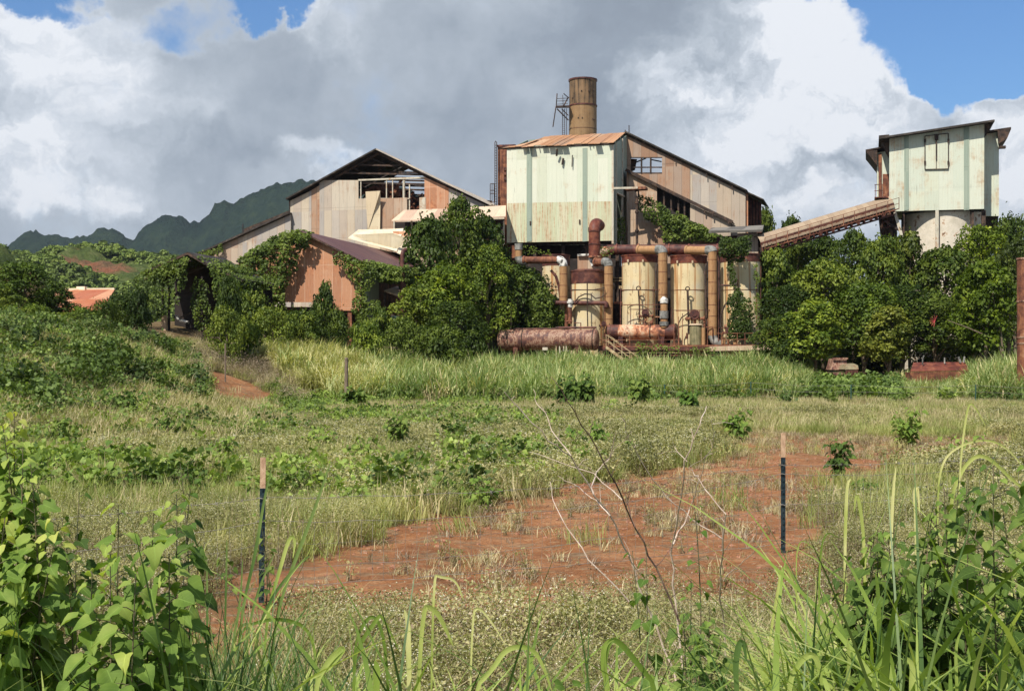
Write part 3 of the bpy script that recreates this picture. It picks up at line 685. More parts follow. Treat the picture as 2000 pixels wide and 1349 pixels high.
mb.build('bolt_lug', M['steel_dark'], t)

# ---- right big gable house
v = 133
t = thing('boiler_house', 'big brown rusted boiler house, its roof edge falling right of the green tower', 'factory building', foot(1340, 600, v))
mb = MB(); wall(mb, [(1224,262),(1232,266),(1232,338),(1224,338)], v); wall(mb, [(1232,266),(1293,296),(1293,308),(1232,308)], v)
mb.build('wall_panel', M['brown'], t)['label'] = 'brown sheets round the broken window'
mb = MB(); wall(mb, [(1293,296),(1348,323),(1348,480),(1224,480),(1224,338),(1293,338)], v - .02); mb.build('wall_panel', M['brown'], t)['label'] = 'rust brown middle sheets'
mb = MB(); wall(mb, [(1348,323),(1400,348),(1400,480),(1348,480)], v + .02); mb.build('wall_panel', M['silver'], t)['label'] = 'greyer zinc sheets'
mb = MB(); wall(mb, [(1400,348),(1456,374),(1456,500),(1400,500)], v); mb.build('wall_panel', M['brownmid'], t)['label'] = 'tan sheets at the low corner'
mb = MB()
for x in (1253, 1271): mb.bar(FP(x, 307, v), FP(x, 339, v), .16)
mb.bar(FP(1232, 327, v), FP(1293, 327, v), .12); mb.bar(FP(1232, 308, v), FP(1293, 308, v), .1); mb.bar(FP(1232, 338, v), FP(1293, 338, v), .1)
mb.prism(FPs([(1232,310),(1244,311),(1240,332),(1232,336)], v + 1), V * .1)
mb.bar(FP(1240, 318, v + 3), FP(1262, 309, v + 3), .12); mb.bar(FP(1272, 312, v + 3), FP(1292, 316, v + 3), .12)
mb.build('window_frame', M['steel_dark'], t)
pk2, er2 = FP(1222, 259.5, v), FP(1458, 374, v)
mb = MB(); plate(mb, roof_pts(pk2, er2, 2.2, .5), .14); ml = er2 + (pk2 - er2) * .30; plate(mb, [ml + V * 2.2, er2 + V * 2.2, er2 + V * 18, ml + V * 18], .12)
elf = FP(985, 378, v); plate(mb, roof_pts(elf, pk2, 1.5, .1), .12)
mb.build('roof', M['roof_dark'], t)
mb = MB()
for i in range(12):
    f_ = i / 11; a = pk2 + (er2 - pk2) * f_ - Z * .14 - V * .3; mb.bar(a, a + V * 1.0, .12)
mb.bar(pk2 - Z * .15 - V * .1, er2 - Z * .15 - V * .1, .16)
for x, y0, y1 in ((1228.5, 245, 262), (1221, 254, 262)): mb.tube([FP(x, y0, v), FP(x, y1, v)], .05, 5)
for x in (1318, 1380, 1402, 1430): yy = 262 + (x - 1224) * .487; mb.bar(FP(x, yy, v - .3), FP(x, yy + 9, v - .3), .09)
mb.build('verge_rafter', M['steel_dark'], t)
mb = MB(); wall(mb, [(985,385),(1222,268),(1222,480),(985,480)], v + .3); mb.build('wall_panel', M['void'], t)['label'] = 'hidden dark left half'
mb = MB(); va = v + 2.6
wall(mb, [(1452,376),(1461,379),(1461,480),(1452,480)], v + .3); mb.build('corner_strip', M['orange'], t)
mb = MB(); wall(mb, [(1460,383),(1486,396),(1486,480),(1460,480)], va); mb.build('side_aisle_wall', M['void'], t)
mb = MB()
for x, y in ((1462, 383), (1467, 385), (1473, 389), (1479, 391), (1485, 395)): mb.bar(FP(x, y, va - .15), FP(x, 480, va - .15), .22, .1)
mb.build('side_post', M['rust_dark'], t)
mb = MB(); plate(mb, roof_pts(FP(1454, 374, v + .3), FP(1491, 391, v + .3), 6, .2), .1); mb.build('aisle_roof', M['roof_dark'], t)

# ---- stepped annex in front of it
v = 130.6
t = thing('stepped_annex', 'stepped brown annex under a sloping beam in front of the big boiler house', 'factory building', foot(1300, 600, v))
mb = MB(); wall(mb, [(1224,336),(1283,365),(1283,402),(1300,411),(1300,600),(1224,600)], v); mb.build('wall_panel', M['tan'], t)['label'] = 'tan sheets left of the dark opening'
mb = MB(); wall(mb, [(1348,398),(1427,435),(1427,600),(1400,600),(1400,458),(1348,432)], v); mb.build('wall_panel', M['brownmid'], t)['label'] = 'tan sheets right of the dark opening'
mb = MB(); wall(mb, [(1226,410),(1301,410),(1301,640),(1226,640)], 128.2); mb.build('wall_panel', M['tan'], t)['label'] = 'lower rust stained sheets'
mb = MB(); wall(mb, [(1283,366),(1348,398),(1348,440),(1283,410)], v + .9); mb.build('recess', M['void'], t)  # near-black sheet paints the shade in the opening
mb = MB()
for x in (1297, 1311, 1325, 1337): y = 366 + (x - 1283) * .49; mb.bar(FP(x, y, v + .2), FP(x, y + 34, v + .2), .16)
mb.bar(FP(1222, 332, v - .3), FP(1431, 434, v - .3), .22, .3); mb.bar(FP(1226, 335, v - .2), FP(1350, 396, v - .2), .16)
for x in (1376, 1392, 1423): y = 335 + (x - 1226) * .487; mb.bar(FP(x, y, v - .4), FP(x, y + 8, v - .4), .12)
mb.build('sloping_beam', M['steel_dark'], t)
mb = MB(); plate(mb, roof_pts(FP(1222, 333, v), FP(1430, 434, v), 2.2, .2), .08); mb.build('roof', M['roof_dark'], t)
mb = MB(); a, b = FP(1285, 400, 127.4), FP(1404, 461, 127.4)
plate(mb, [a, b, b + V * 3, a + V * 3], .1); mb.bar(a - Z * .1, b - Z * .1, .14); mb.build('lean_to_roof', M['roof_dark'], t)
mb = MB(); wall(mb, [(1285,402),(1404,463),(1404,600),(1285,600)], 127.6); mb.build('lean_to_wall', M['brown'], t)
mb = MB(); mb.tube([FP(1244, 384, 125.8), FP(1244, 500, 125.8)], .12, 8); mb.tube([FP(1240, 374, 126), FP(1247, 373, 126), FP(1247, 384, 126)], .08, 6)
for y in (394, 412, 449): mb.tube([FP(1244, y, 125.8), FP(1244, y + 4, 125.8)], .2, 8)
mb.build('downpipe', M['steel_dark'], t)
mb = MB(); mb.box(FP(1243, 369, 126), U * 1.0, V * .6, Z * .12); mb.build('hatch_cover', M['rust'], t)

# ---- hut with the dark flat roof, right end of the tank row
v = 120.5
t = thing('conveyor_hut', 'small brown hut with a flat lichened roof at the foot of the conveyor', 'hut', foot(1455, 600, v))
mb = MB(); wall(mb, [(1440,456),(1480,454),(1480,560),(1440,560)], v); mb.build('front_wall', M['brownmid'], t)
mb = MB(); a = FP(1480, 455, v); mb.prism([a, a + V * 3.5, a + V * 3.5 - Z * 9, a - Z * 9], U * .1); wall(mb, [(1480,455),(1490,454),(1490,560),(1480,560)], v + .5); mb.build('side_wall', M['steel_dark'], t)
mb = MB(); plate(mb, [FP(1384, 455.5, v - 1.3), FP(1489, 453, v - 1.3), FP(1492, 444, v + 3.4), FP(1390, 449, v + 3.4)], .2); mb.build('roof', M['roof_felt'], t)
mb = MB(); wall(mb, [(1400,462),(1440,460),(1440,560),(1400,560)], v + 2.2); mb.build('recessed_wall', M['rust_dark'], t)

# ---- conveyor gallery
t = thing('conveyor_gallery', 'long covered conveyor sloping up from the tank row to the green silo', 'conveyor', foot(1600, 600, 123))
a, b = P(1480, 477, 118.5), P(1738, 400, 119.5); ax = (b - a).normalized(); sd = ax.cross(Z).normalized(); up = sd.cross(ax)
mb = MB(); nn = 12; ring = []
for i in range(nn + 1):
    th_ = math.pi * i / nn; ring.append(sd * math.cos(th_) * 1.0 + up * (math.sin(th_) * .78 - (.38 if i in (0, nn) else 0)))
ns = 40; vs = []; fs = []; uvs = []
for i in range(ns + 1):
    for r_ in ring: vs.append(a + (b - a) * (i / ns) + r_)
L = (b - a).length
for i in range(ns):
    for j in range(nn):
        k = i * (nn + 1) + j; fs.append([k, k + 1, k + nn + 2, k + nn + 1]); u0, u1 = L * i / ns, L * (i + 1) / ns; w0, w1 = j * .22, (j + 1) * .22
        uvs.append([(u0, w0), (u0, w1), (u1, w1), (u1, w0)])
mb.add(vs, fs, uvs); mb.build('cover', M['conveyor'], t, smooth=True)
mb = MB()
for s in (-1, 1):
    o1 = sd * s * .95; mb.bar(a + o1, b + o1, .14); mb.bar(a + o1 - up * .95, b + o1 - up * .95, .16)
    for i in range(21):
        p, q = a + (b - a) * (i / 21) + o1, a + (b - a) * ((i + 1) / 21) + o1
        mb.bar(p, p - up * .95, .08); mb.bar(p - up * .95 * (i % 2), q - up * .95 * ((i + 1) % 2), .08)
for i in range(22): p = a + (b - a) * (i / 21) - up * .95; mb.bar(p - sd * .95, p + sd * .95, .08)
mb.build('truss', M['rust_dark'], t)
mb = MB(); mb.prism([a - up * .3, b - up * .3, b - up * .8, a - up * .8], sd * .5); mb.build('belt', M['steel_dark'], t)
mb = MB(); w0 = sd * 1.5 - up * .62; q0, q1 = (a + w0, b + w0)
if (sd.y > 0): w0 = -sd * 1.5 - up * .62; q0, q1 = a + w0, b + w0
plate(mb, [q0 - w0.normalized() * .0 - Vector((0, .3, 0)), q1 - Vector((0, .3, 0)), q1 + Vector((0, .3, 0)), q0 + Vector((0, .3, 0))], .08)
mb.build('walkway', M['rust'], t)
mb = MB()
for i in range(13): p = q0 + (q1 - q0) * (i / 12) - Vector((0, .3, 0)); mb.bar(p, p + Z * 1.0, .06)
for h_ in (.5, 1.0): mb.bar(q0 + Z * h_ - Vector((0, .3, 0)), q1 + Z * h_ - Vector((0, .3, 0)), .045)
mb.build('handrail', M['rust'], t)

# ---- green silo house
v = 123.5
t = thing('silo_house', 'pale green sheet metal bin house on legs over a round drum, at the right', 'silo', foot(1835, 700, v + 4))
tl, tr, br, bl_ = FP(1737, 266, v), FP(1922.5, 243, v), FP(1922, 408, v), FP(1737, 413, v)
mb = MB(); mb.prism([tl, tr, br, bl_], V * .12); mb.build('front_wall', M['silo_green'], t)
for x0, x1 in ((1766, 1775), (1882.5, 1893)):
    mb = MB(); mb.prism(FPs([(x0, 266 - (x0 - 1737) * .12), (x1, 266 - (x1 - 1737) * .12), (x1, 410), (x0, 411)], v), V * -.05); mb.build('wall_strip', M['green_strip'], t)
for x0, x1 in ((1807.5, 1828), (1829.5, 1851.5)):
    mb = MB(); mb.prism(FPs([(x0, 266 - (x0 - 1807) * .1), (x1, 266 - (x1 - 1807) * .1), (x1, 330), (x0, 330.6)], v), V * -.06); mb.build('shutter_door', M['silo_green'], t)
mb = MB(); vs_ = v - .09
for p, q in (((1806.6, 266), (1806.6, 331)), ((1852.3, 260.5), (1852.3, 330)), ((1806.6, 331), (1852.3, 330)), ((1806.6, 266), (1852.3, 260.5))): mb.bar(FP(*p, vs_), FP(*q, vs_), .07)
mb.bar(FP(1828.7, 262, vs_ - .05), FP(1828.7, 312, vs_ - .05), .10); mb.bar(FP(1828.7, 312, vs_), FP(1828.7, 330, vs_), .04); mb.box(FP(1829, 268, vs_ - .1), U * .16, V * .1, Z * .25)
for y in (275, 318): mb.box(FP(1806.6, y, vs_), U * .08, V * .06, Z * .16); mb.box(FP(1852.3, y, vs_), U * .08, V * .06, Z * .16)
mb.build('door_frame', M['steel_dark'], t)
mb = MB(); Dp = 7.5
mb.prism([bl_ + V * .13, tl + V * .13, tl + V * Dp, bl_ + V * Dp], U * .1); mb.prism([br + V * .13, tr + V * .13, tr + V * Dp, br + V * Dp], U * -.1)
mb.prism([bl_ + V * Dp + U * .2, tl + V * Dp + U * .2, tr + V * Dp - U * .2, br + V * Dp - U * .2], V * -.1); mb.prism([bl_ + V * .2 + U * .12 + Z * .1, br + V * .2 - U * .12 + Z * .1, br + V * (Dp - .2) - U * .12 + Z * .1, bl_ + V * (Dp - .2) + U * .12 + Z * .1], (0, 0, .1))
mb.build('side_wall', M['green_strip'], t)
e0, e1 = FP(1717, 271.5, v - .9), FP(1943, 237, v - .9); sl3 = Z * .10
mb = MB(); plate(mb, [e0, e1, e1 + V * (Dp + 1.6) + Z * .25, e0 + V * (Dp + 1.6) + Z * .25], .16); mb.build('roof', M['roof_dark'], t)
mb = MB()                                # splayed eave brackets below the roof ends
mb.prism([tl + V * .3 - Z * 1.6 - U * .05, tl + V * .3 + Z * .15 - U * 0.9, tl + V * .3 + Z * .2, tl + V * .3], V * Dp)
mb.prism([tr + V * .3 - Z * 1.1 + U * .05, tr + V * .3 + Z * .15, tr + V * .3 + Z * .25 + U * .85], V * Dp)
mb.build('eave_skirt', M['steel_dark'], t)
for nm, pts, rf in (('left', [(1713,298),(1739,293),(1739,386),(1713,386)], [(1691, 295), (1724, 289)]), ('right', [(1922,262),(1951,258),(1951,422),(1922,422)], [(1922, 259), (1975, 251)])):
    mb = MB(); vw = v + 2.4; q = FPs(pts, vw)
    if nm == 'left': q[1] = q[1] + U * .4; q[2] = q[2] + U * .4
    mb.prism(q, V * 4.4); mb.build('wing', M['silo_green'], t)['label'] = nm + ' wing set back from the front'
    mb = MB(); c1, c2 = FP(*rf[0], vw - .5), FP(*rf[1], vw - .5); plate(mb, [c1, c2, c2 + V * 5.6, c1 + V * 5.6], .13)
    if nm == 'left': mb.prism([c1 - Z * .02, c1 + U * 1.0 - Z * 1.35, c1 + U * 1.0 + Z * .05], V * 5.2)
    else: mb.prism([c2 - Z * .05, c2 - U * 1.15 - Z * .0, c2 - U * 1.05 - Z * 1.3, c2 - U * .35 - Z * .9], V * 5.2); mb.box(FP(1957, 288, vw), U * .3, V * .3, Z * .1)
    mb.build('wing_roof', M['steel_dark'], t)
cD = FP(1843, 450, v + 4.1); cD.z = 0; zD = FP(1843, 411, v).z
mb = MB(); mb.tube([cD + Z * 2, cD + Z * (zD - .02)], 3.72, 48); mb.build('drum', M['cyl_pale'], t, smooth=True)
mb = MB(); mb.bar(FP(1830, 411, v + .15), FP(1830, 500, v + .15), .28); mb.build('front_leg', M['pale_steel'], t)
mb = MB()
for x, vv_ in ((1740, .6), (1921, .6), (1735, 7), (1921, 7)): mb.bar(FP(x, 411, v + vv_), foot(x, 600, v + vv_), .35)
for x in (1765, 1900): mb.bar(FP(x, 411, v + .3), FP(x, 500, v + .3), .16)
mb.bar(FP(1720, 424, v), FP(1728, 500, v + 1), .3); mb.bar(FP(1722, 428, v), FP(1765, 455, v), .2); mb.bar(FP(1712, 424, v - .2), FP(1740, 417, v - .2), .15)
mb.box(FP(1736, 450, v + 3), U * .7, V * 1.5, Z * 1.6); mb.prism(FPs([(1924,422),(1950,422),(1948,460),(1924,460)], v + 3), V * 3)
mb.bar(FP(1896, 412, v + .4), FP(1896, 440, v + .4), .12)
mb.build('leg', M['steel_dark'], t)
mb = MB(); mb.bar(FP(1748, 415, v - .1), FP(1766, 478, v - .1), .26); mb.bar(FP(1766, 478, v - .1), FP(1766, 520, v - .1), .2); mb.build('brace', M['pale_steel'], t)
mb = MB(); vg = v - .3
for x in (1709.5, 1716.5, 1723): mb.bar(FP(x, 361, vg), FP(x, 386, vg), .06)
for y in (361, 373, 386): mb.bar(FP(1708, y, vg), FP(1724, y - 1, vg), .06)
plate(mb, [FP(1708, 387, vg), FP(1735, 386, vg), FP(1735, 386, vg) + V * 2, FP(1708, 387, vg) + V * 2], .1)
for x in (1724, 1734): mb.bar(FP(x, 424, vg), FP(x, 446, vg), .06)
for y in (424, 435, 446): mb.bar(FP(1722, y, vg), FP(1738, y - 3, vg), .06)
mb.build('access_landing', M['rust_dark'], t)
mb = MB(); mb.prism(FPs([(1716,300),(1722,300),(1722,386),(1716,386)], v + 2.3), V * .05); mb.prism(FPs([(1724,340),(1737,340),(1737,386),(1724,386)], v + 2.28), V * .05); mb.build('wing_patch', M['rust'], t)
# ================================================================== TANK ROW, PIPES, DECK
def TY(px):                     # the tank row runs along U; depth of its axis line at a pixel column
    return 116.0 * (1 + .2588 / .9659 * 5.5 / 116) / (1 + (px - 1000) / F * .2588 / .9659)
def GP(px, py, dv=0.0):         # point on the upright plane through the tank axes, dv towards (-) or away from the camera
    return FP(px, py, VT + dv)
VT = 113.6
def vcyl(mb, px, y0, y1, hw, dv=0.0, n=24, caps=True):
    a, b = GP(px, y1, dv), GP(px, y0, dv); r = (GP(px + hw, y1, dv) - GP(px - hw, y1, dv)).length / 2
    b.x, b.y = a.x, a.y; mb.tube([a, b], r, n, caps); return a, b, r
def elbow(a, b, c, r, n=6):     # bent run of points through corner b
    pts = []
    for i in range(n + 1):
        t_ = i / n; pts.append(a * (1 - t_) ** 2 + b * 2 * t_ * (1 - t_) + c * t_ * t_)
    return pts
tanks = [(1086, 500, 690, 26, 520, 2.2, 'half hidden cream tank at the left end of the row, behind leaves'),
         (1149, 531, 690, 34, 555, -.6, 'short cream tank with a broad dark rusty lid, second in the row'),
         (1249.5, 501, 680, 34.5, 514, 0, 'tall cream tank with rusty rim, third in the row, behind the orange vessel'),
         (1345, 502, 690, 35, 516, 0, 'tall cream tank with a grey stain and rusty rim, fourth in the row'),
         (1447, 499, 690, 40, 513, 0, 'wide cream tank overgrown by creepers, right end of the row')]
for px, y0, y1, hw, yb, dv, lab in tanks:
    f0 = GP(px, y1, dv)
    t = thing('storage_tank', lab, 'tank', (f0.x, f0.y, gz(f0.x, f0.y)), 'upright cream tanks in a row')
    mb = MB(); vcyl(mb, px, yb - 1, y1 + 8, hw, dv, 40); mb.build('shell', M['tank'], t, smooth=True)
    mb = MB(); a, b, r = vcyl(mb, px, y0, yb, hw + .6, dv, 40)
    if hw == 34: mb.tube([b, b + Z * .18], [r * .95, r * .78], 40)
    mb.tube([b - Z * .02, b + Z * .08], r * 1.03, 40)
    mb.build('rim', M['rust_dark' if dv or hw > 38 else 'rust_red'], t, smooth=True)
    mb = MB()
    for y in (568,): aa = GP(px, y, dv); mb.tube([Vector((f0.x, f0.y, aa.z)), Vector((f0.x, f0.y, aa.z + .035))], r * 1.004, 40)
    mb.build('band', M['rust'], t, smooth=True)
    mb = MB()
    if hw >= 34 and dv == 0:
        for k_ in (-.5, .35): q = GP(px + hw * k_, yb - 2, dv) - V * r * math.sqrt(1 - k_ * k_) * 1.0; mb.box(q - V * .1, U * .07, V * .10, Z * .11)
        mb.build('rim_lug', M['paleconc'], t)
# ducts: upright ochre down-pipes with their arms
ducts = [(1100.5, 520, 588, 7.6, 1024, 508, 'ochre down duct with flaking white elbow at the left of the row', 'flake', -2.0, 'rust'),
         (1188.5, 520, 650, 8.2, 1165, 512, 'ochre down duct with a grey elbow beside the short tank', 'zinc', -2.0, 'rust'),
         (1294.5, 494, 588, 8.8, 1248, 488, 'ochre down duct between the third and fourth tank', 'zinc', -2.2, 'pipe_tan'),
         (1392, 492, 655, 8.8, 1342, 489, 'longest ochre down duct, between the fourth and fifth tank', 'zinc', -2.2, 'pipe_tan')]
for px, y0, y1, hw, ax_, ay, lab, em, dv, am in ducts:
    f0 = GP(px, y1, dv)
    t = thing('down_duct', lab, 'duct', (f0.x, f0.y, gz(f0.x, f0.y)), 'ochre down ducts')
    mb = MB(); a, b, r = vcyl(mb, px, y0, y1, hw, dv, 24); mb.build('duct', M['pipe_tan'], t, smooth=True)
    mb = MB(); y = y0 + 16
    while y < y1 - 4: q = GP(px, y, dv); mb.tube([Vector((a.x, a.y, q.z)), Vector((a.x, a.y, q.z + .05))], r * 1.03, 24); y += 22
    mb.build('duct_band', M['rust'], t, smooth=True)
    top_ = Vector((a.x, a.y, GP(px, ay, dv).z)); side = GP(ax_, ay, dv + (.9 if ax_ > 1100 else .3)); dr = (side - top_).normalized()
    mb = MB(); pts = elbow(b, top_ + Z * r * .2, top_ + dr * r * 1.5, r); mb.tube(pts, r * 1.06, 20); mb.build('elbow', M[em], t, smooth=True)
    mb = MB(); mb.tube([top_ + dr * r * 1.45, side], r * .92, 20); mb.tube([side - dr * .1, side + dr * .08], r * 1.1, 20); mb.build('arm', M[am], t, smooth=True)
    if px == 1188.5: mb = MB(); vcyl(mb, px, 650, 658, 9.4, dv); vcyl(mb, px, 658, 672, 7, dv); vcyl(mb, px, 664, 668, 9, dv); mb.build('base_flange', M['rust_dark'], t, smooth=True)
    if px == 1392: mb = MB(); q = GP(px, 655, dv); mb.tube(elbow(q, q - Z * .7, q + U * 1.1 - Z * .9, .3), r, 16); mb.build('bottom_elbow', M['zinc'], t, smooth=True)
# short stub pipe with white cap
f0 = GP(1297, 640, -3); t = thing('stub_pipe', 'short ochre stub pipe with a white rimmed cap, in front of the third duct', 'pipe', f0)
mb = MB(); a, b, r = vcyl(mb, 1297, 594, 640, 7, -3, 18); mb.build('pipe', M['pipe_tan'], t, smooth=True)
mb = MB(); vcyl(mb, 1297, 585, 592, 8, -3, 18); q = GP(1297, 585, -3); q.x, q.y = a.x, a.y; mb.tube([q, q + Z * .25], [r * 1.15, r * .5], 18); mb.build('cap', M['flake'], t, smooth=True)
mb = MB(); vcyl(mb, 1297, 607, 622, 8.5, -3, 18); vcyl(mb, 1297, 628, 636, 9, -3, 18); mb.build('flange', M['zinc'], t, smooth=True)
# manifold and the big red duct
f0 = GP(1300, 640, 1); t = thing('manifold_pipe', 'thick dark rust manifold pipe running over the tops of the cream tanks', 'pipe', (f0.x, f0.y, f0.z))
mb = MB(); mb.tube([GP(1158, 488, 1.2), GP(1432, 487, 1.2)], .44, 20); mb.build('pipe', M['rust_dark'], t, smooth=True)
mb = MB()
for x in (1204, 1246, 1306, 1345, 1400): a = GP(x, 487.6, 1.2); mb.tube([a, a + U * .12], .52, 20)
mb.build('flange', M['rust_red'], t, smooth=True)
mb = MB()
for x in (1250, 1346): mb.prism(FPs([(x - 5, 480), (x + 5, 480), (x + 5, 503), (x - 5, 503)], VT - .9), V * 1.6)
mb.build('branch_box', M['tan'], t)
f0 = GP(1161, 560, .6); t = thing('red_riser_duct', 'dark red riser duct with a rounded head in front of the green wall', 'duct', f0)
a = GP(1161, 500, -.2); b = GP(1161, 452, -.2); b.x, b.y = a.x, a.y
hd = GP(1161, 438, -.2); hd.x, hd.y = a.x, a.y
mb = MB(); mb.tube([a, b], .50, 24); mb.tube(elbow(b, hd + Z * .35, hd + V * 2.2 + Z * .1, .5, 8), .50, 20); mb.build('riser', M['rust_red'], t, smooth=True)
mb = MB(); mb.tube(elbow(GP(1161, 492, -.2), GP(1161, 497, -.2), GP(1182, 490, .8), .4), .46, 18); mb.tube([GP(1161, 500, -.2), GP(1161, 503, -.2)], .56, 20); mb.build('lower_elbow', M['tank_orange'], t, smooth=True)
mb = MB()
for y in (453, 478): q = GP(1161, y, -.2); mb.tube([Vector((a.x, a.y, q.z)), Vector((a.x, a.y, q.z + .08))], .54, 24)
mb.build('riser_band', M['rust_dark'], t, smooth=True)
# brown box hopper over the short tank
f0 = GP(1152, 530, 1.2); t = thing('feed_hopper', 'square tan box hopper on top of the short tank', 'hopper', f0)
mb = MB(); mb.prism(FPs([(1128,500),(1176,499),(1176,532),(1128,532)], VT + .9), V * 2); mb.build('box', M['tan'], t)
mb = MB(); mb.bar(GP(1128, 498, .7), GP(1178, 497, .7), .18); mb.tube([GP(1160, 520, -.2), GP(1152, 500, .3), GP(1172, 497, .5)], .22, 10); mb.build('top_frame', M['flake'], t)
# left small stub with elbow
f0 = GP(1013, 560, -1); t = thing('elbow_pipe', 'grey capped elbow pipe poking from the leaves at the left end', 'pipe', f0)
mb = MB(); vcyl(mb, 1013, 486, 506, 6.5, -1.6, 16); mb.build('pipe', M['pipe_tan'], t, smooth=True)
mb = MB(); vcyl(mb, 1013, 476, 488, 7.6, -1.6, 16); q = GP(1013, 508, -1.6); mb.tube(elbow(q + Z * .3, q - Z * .2, q + U * .7 - Z * .2, .3), .36, 14); mb.build('elbow', M['zinc'], t, smooth=True)
# pale cross pipe between the first ducts
f0 = GP(1120, 620, -2.4); t = thing('cross_pipe', 'thin dark cross pipe with a white flaked valve in front of the short tank', 'pipe', f0)
mb = MB(); mb.tube([GP(1085, 591, -2.2), GP(1184, 592, -2.6)], .19, 12); mb.tube(elbow(GP(1180, 592, -2.6), GP(1186, 592, -2.6), GP(1184, 600, -2.6), .2), .22, 10); mb.build('pipe', M['rust_dark'], t, smooth=True)
mb = MB(); vcyl(mb, 1114, 584, 600, 4.6, -2.6, 14); vcyl(mb, 1114, 588, 592, 6.5, -2.6, 14); mb.build('valve', M['flake'], t, smooth=True)
mb = MB(); vcyl(mb, 1113, 600, 632, 4.0, -2.6, 12); vcyl(mb, 1106, 595, 640, 3.0, -1.6, 12); mb.build('stand', M['rust'], t, smooth=True)
# bent rods and pull handles
def rod(name, lab, pts, r=.045, mm='steel_dark', ring=None):
    p0 = GP(*pts[-1]); t = thing(name, lab, 'valve rod', p0, 'valve rods in front of the tanks')
    mb = MB(); mb.tube([GP(*p) for p in pts], r, 6); mb.build('rod', M[mm], t, smooth=True)
    if ring:
        c = GP(ring[0], ring[1], ring[2]); mb = MB(); mb.tube([c + (U * math.cos(k_) + Z * math.sin(k_)) * .17 for k_ in np.linspace(0, 6.283, 13)], .05, 6, caps=False); mb.build('handle_ring', M[mm], t, smooth=True)
rod('valve_rod', 'ring topped rusty rod standing before the third tank', [(1247, 568, -2.1), (1249, 600, -2.1), (1248, 630, -2.1)], .06, 'steel_dark', (1247, 563, -2.1))
rod('valve_rod', 'ring topped dark rod standing before the fourth tank', [(1343, 569, -2.1), (1344, 600, -2.1), (1346, 650, -2.1)], .09, 'steel_dark', (1343, 564, -2.1))
rod('hooped_rod', 'arched rod over the face of the short tank', [(1123, 590, -2.7), (1130, 580, -2.7), (1142, 574, -2.7), (1154, 575, -2.7), (1163, 583, -2.7), (1175, 580, -2.7), (1180, 577, -2.7)], .06)
rod('hooped_rod', 'straight rods crossing the short tank', [(1117, 566, -2.7), (1160, 566, -2.7), (1181, 562, -2.7)], .05)
rod('valve_rod', 'upright rod down the middle of the short tank', [(1147, 553, -2.7), (1147, 600, -2.7), (1148, 640, -2.7)], .05)
rod('hooped_rod', 'curved conduit climbing the fifth tank', [(1407, 640, -2.5), (1408, 615, -2.5), (1416, 595, -2.5), (1430, 580, -2.5), (1436, 573, -2.5)], .07)
rod('hooped_rod', 'curved conduit rising before the fourth tank', [(1325, 690, -2.6), (1325, 632, -2.6), (1331, 620, -2.6), (1345, 611, -2.6)], .05)
rod('hooped_rod', 'small bracket rod on the fifth tank', [(1409, 558, -2.6), (1440, 558, -2.6), (1441, 546, -2.6)], .07)
rod('hooped_rod', 'drooping pipe beside the first down duct', [(1076, 528, -1.4), (1086, 540, -1.4), (1092, 560, -1.4), (1096, 590, -1.4)], .13, 'rust_dark')
rod('valve_rod', 'long thin pole standing behind the left drum', [(998, 585, -3.8), (998, 645, -3.8)], .06, 'wood')
rod('valve_rod', 'long dark rod hanging at the right side of the third tank', [(1283, 515, -1.6), (1281, 530, -1.9), (1282, 640, -1.9)], .08)
rod('valve_rod', 'long dark rod hanging at the right side of the fourth tank', [(1380, 515, -1.6), (1377, 530, -1.9), (1381, 650, -1.9)], .09)
# deck
vd = VT - 3.2
t = thing('pipe_deck', 'long rusted service deck with railings carrying the vessels', 'platform', foot(1340, 700, vd))
def DP(px, py, dv=0.0): return FP(px, py, vd + dv)
mb = MB(); plate(mb, [DP(1168, 678, -.6), DP(1508, 676, -.6), DP(1508, 676, -.6) + V * 4.5, DP(1168, 678, -.6) + V * 4.5], .15); mb.build('floor', M['rust'], t)
mb = MB(); mb.bar(DP(1168, 681, -.7), DP(1385, 681, -.7), .16, .3); mb.build('edge_beam', M['rust_dark'], t)
mb = MB(); mb.bar(DP(1385, 681, -.7), DP(1508, 678, -.7), .16, .38); mb.build('edge_beam', M['paleconc'], t)['label'] = 'pale right half of the deck edge'
mb = MB()
for x in (1170, 1215, 1262, 1310, 1380, 1416, 1450, 1488, 1506):
    f_ = DP(x, 690); mb.bar(Vector((f_.x, f_.y, gz(f_.x, f_.y) - .1)), DP(x, 682), .18)
mb.bar(DP(1170, 694, -.5), DP(1440, 693, -.5), .10); mb.bar(DP(1430, 706, -.5), DP(1506, 706, -.5), .1)
mb.tube([DP(1485, 720, -.6), DP(1486, 704, -.6), DP(1494, 699, -.6), DP(1504, 700, -.6)], .08, 8)
mb.build('leg', M['rust_dark'], t)
mb = MB(); mb.bar(DP(1205, 688, -.6), DP(1330, 688, -.6), .12); mb.build('pale_rail', M['rail'], t)
mb = MB()
for x in (1176, 1230, 1286, 1318, 1326, 1410, 1440, 1455, 1500): mb.bar(DP(x, 679, -.5), DP(x, 650, -.5), .05)
for a_, b_, ys in ((1170, 1330, (663, 671)), (1400, 1506, (650, 662))):
    for y in ys: mb.bar(DP(a_, y + 1, -.5), DP(b_, y, -.5), .045)
mb.bar(DP(1200, 591, 2.5), DP(1215, 591, 2.5), .2); mb.bar(DP(1215, 595.5, -.5), DP(1284, 595, -.5), .045); mb.bar(DP(1228, 604, -.5), DP(1256, 605, -.5), .045)
for x in (1316, 1325, 1333, 1382): mb.bar(DP(x, 680, -.5), DP(x, 610 + (x % 7) * 4, -.5), .045)
mb.bar(DP(1320, 607, -.5), DP(1372, 606, -.5), .05)
mb.build('railing', M['rust'], t)
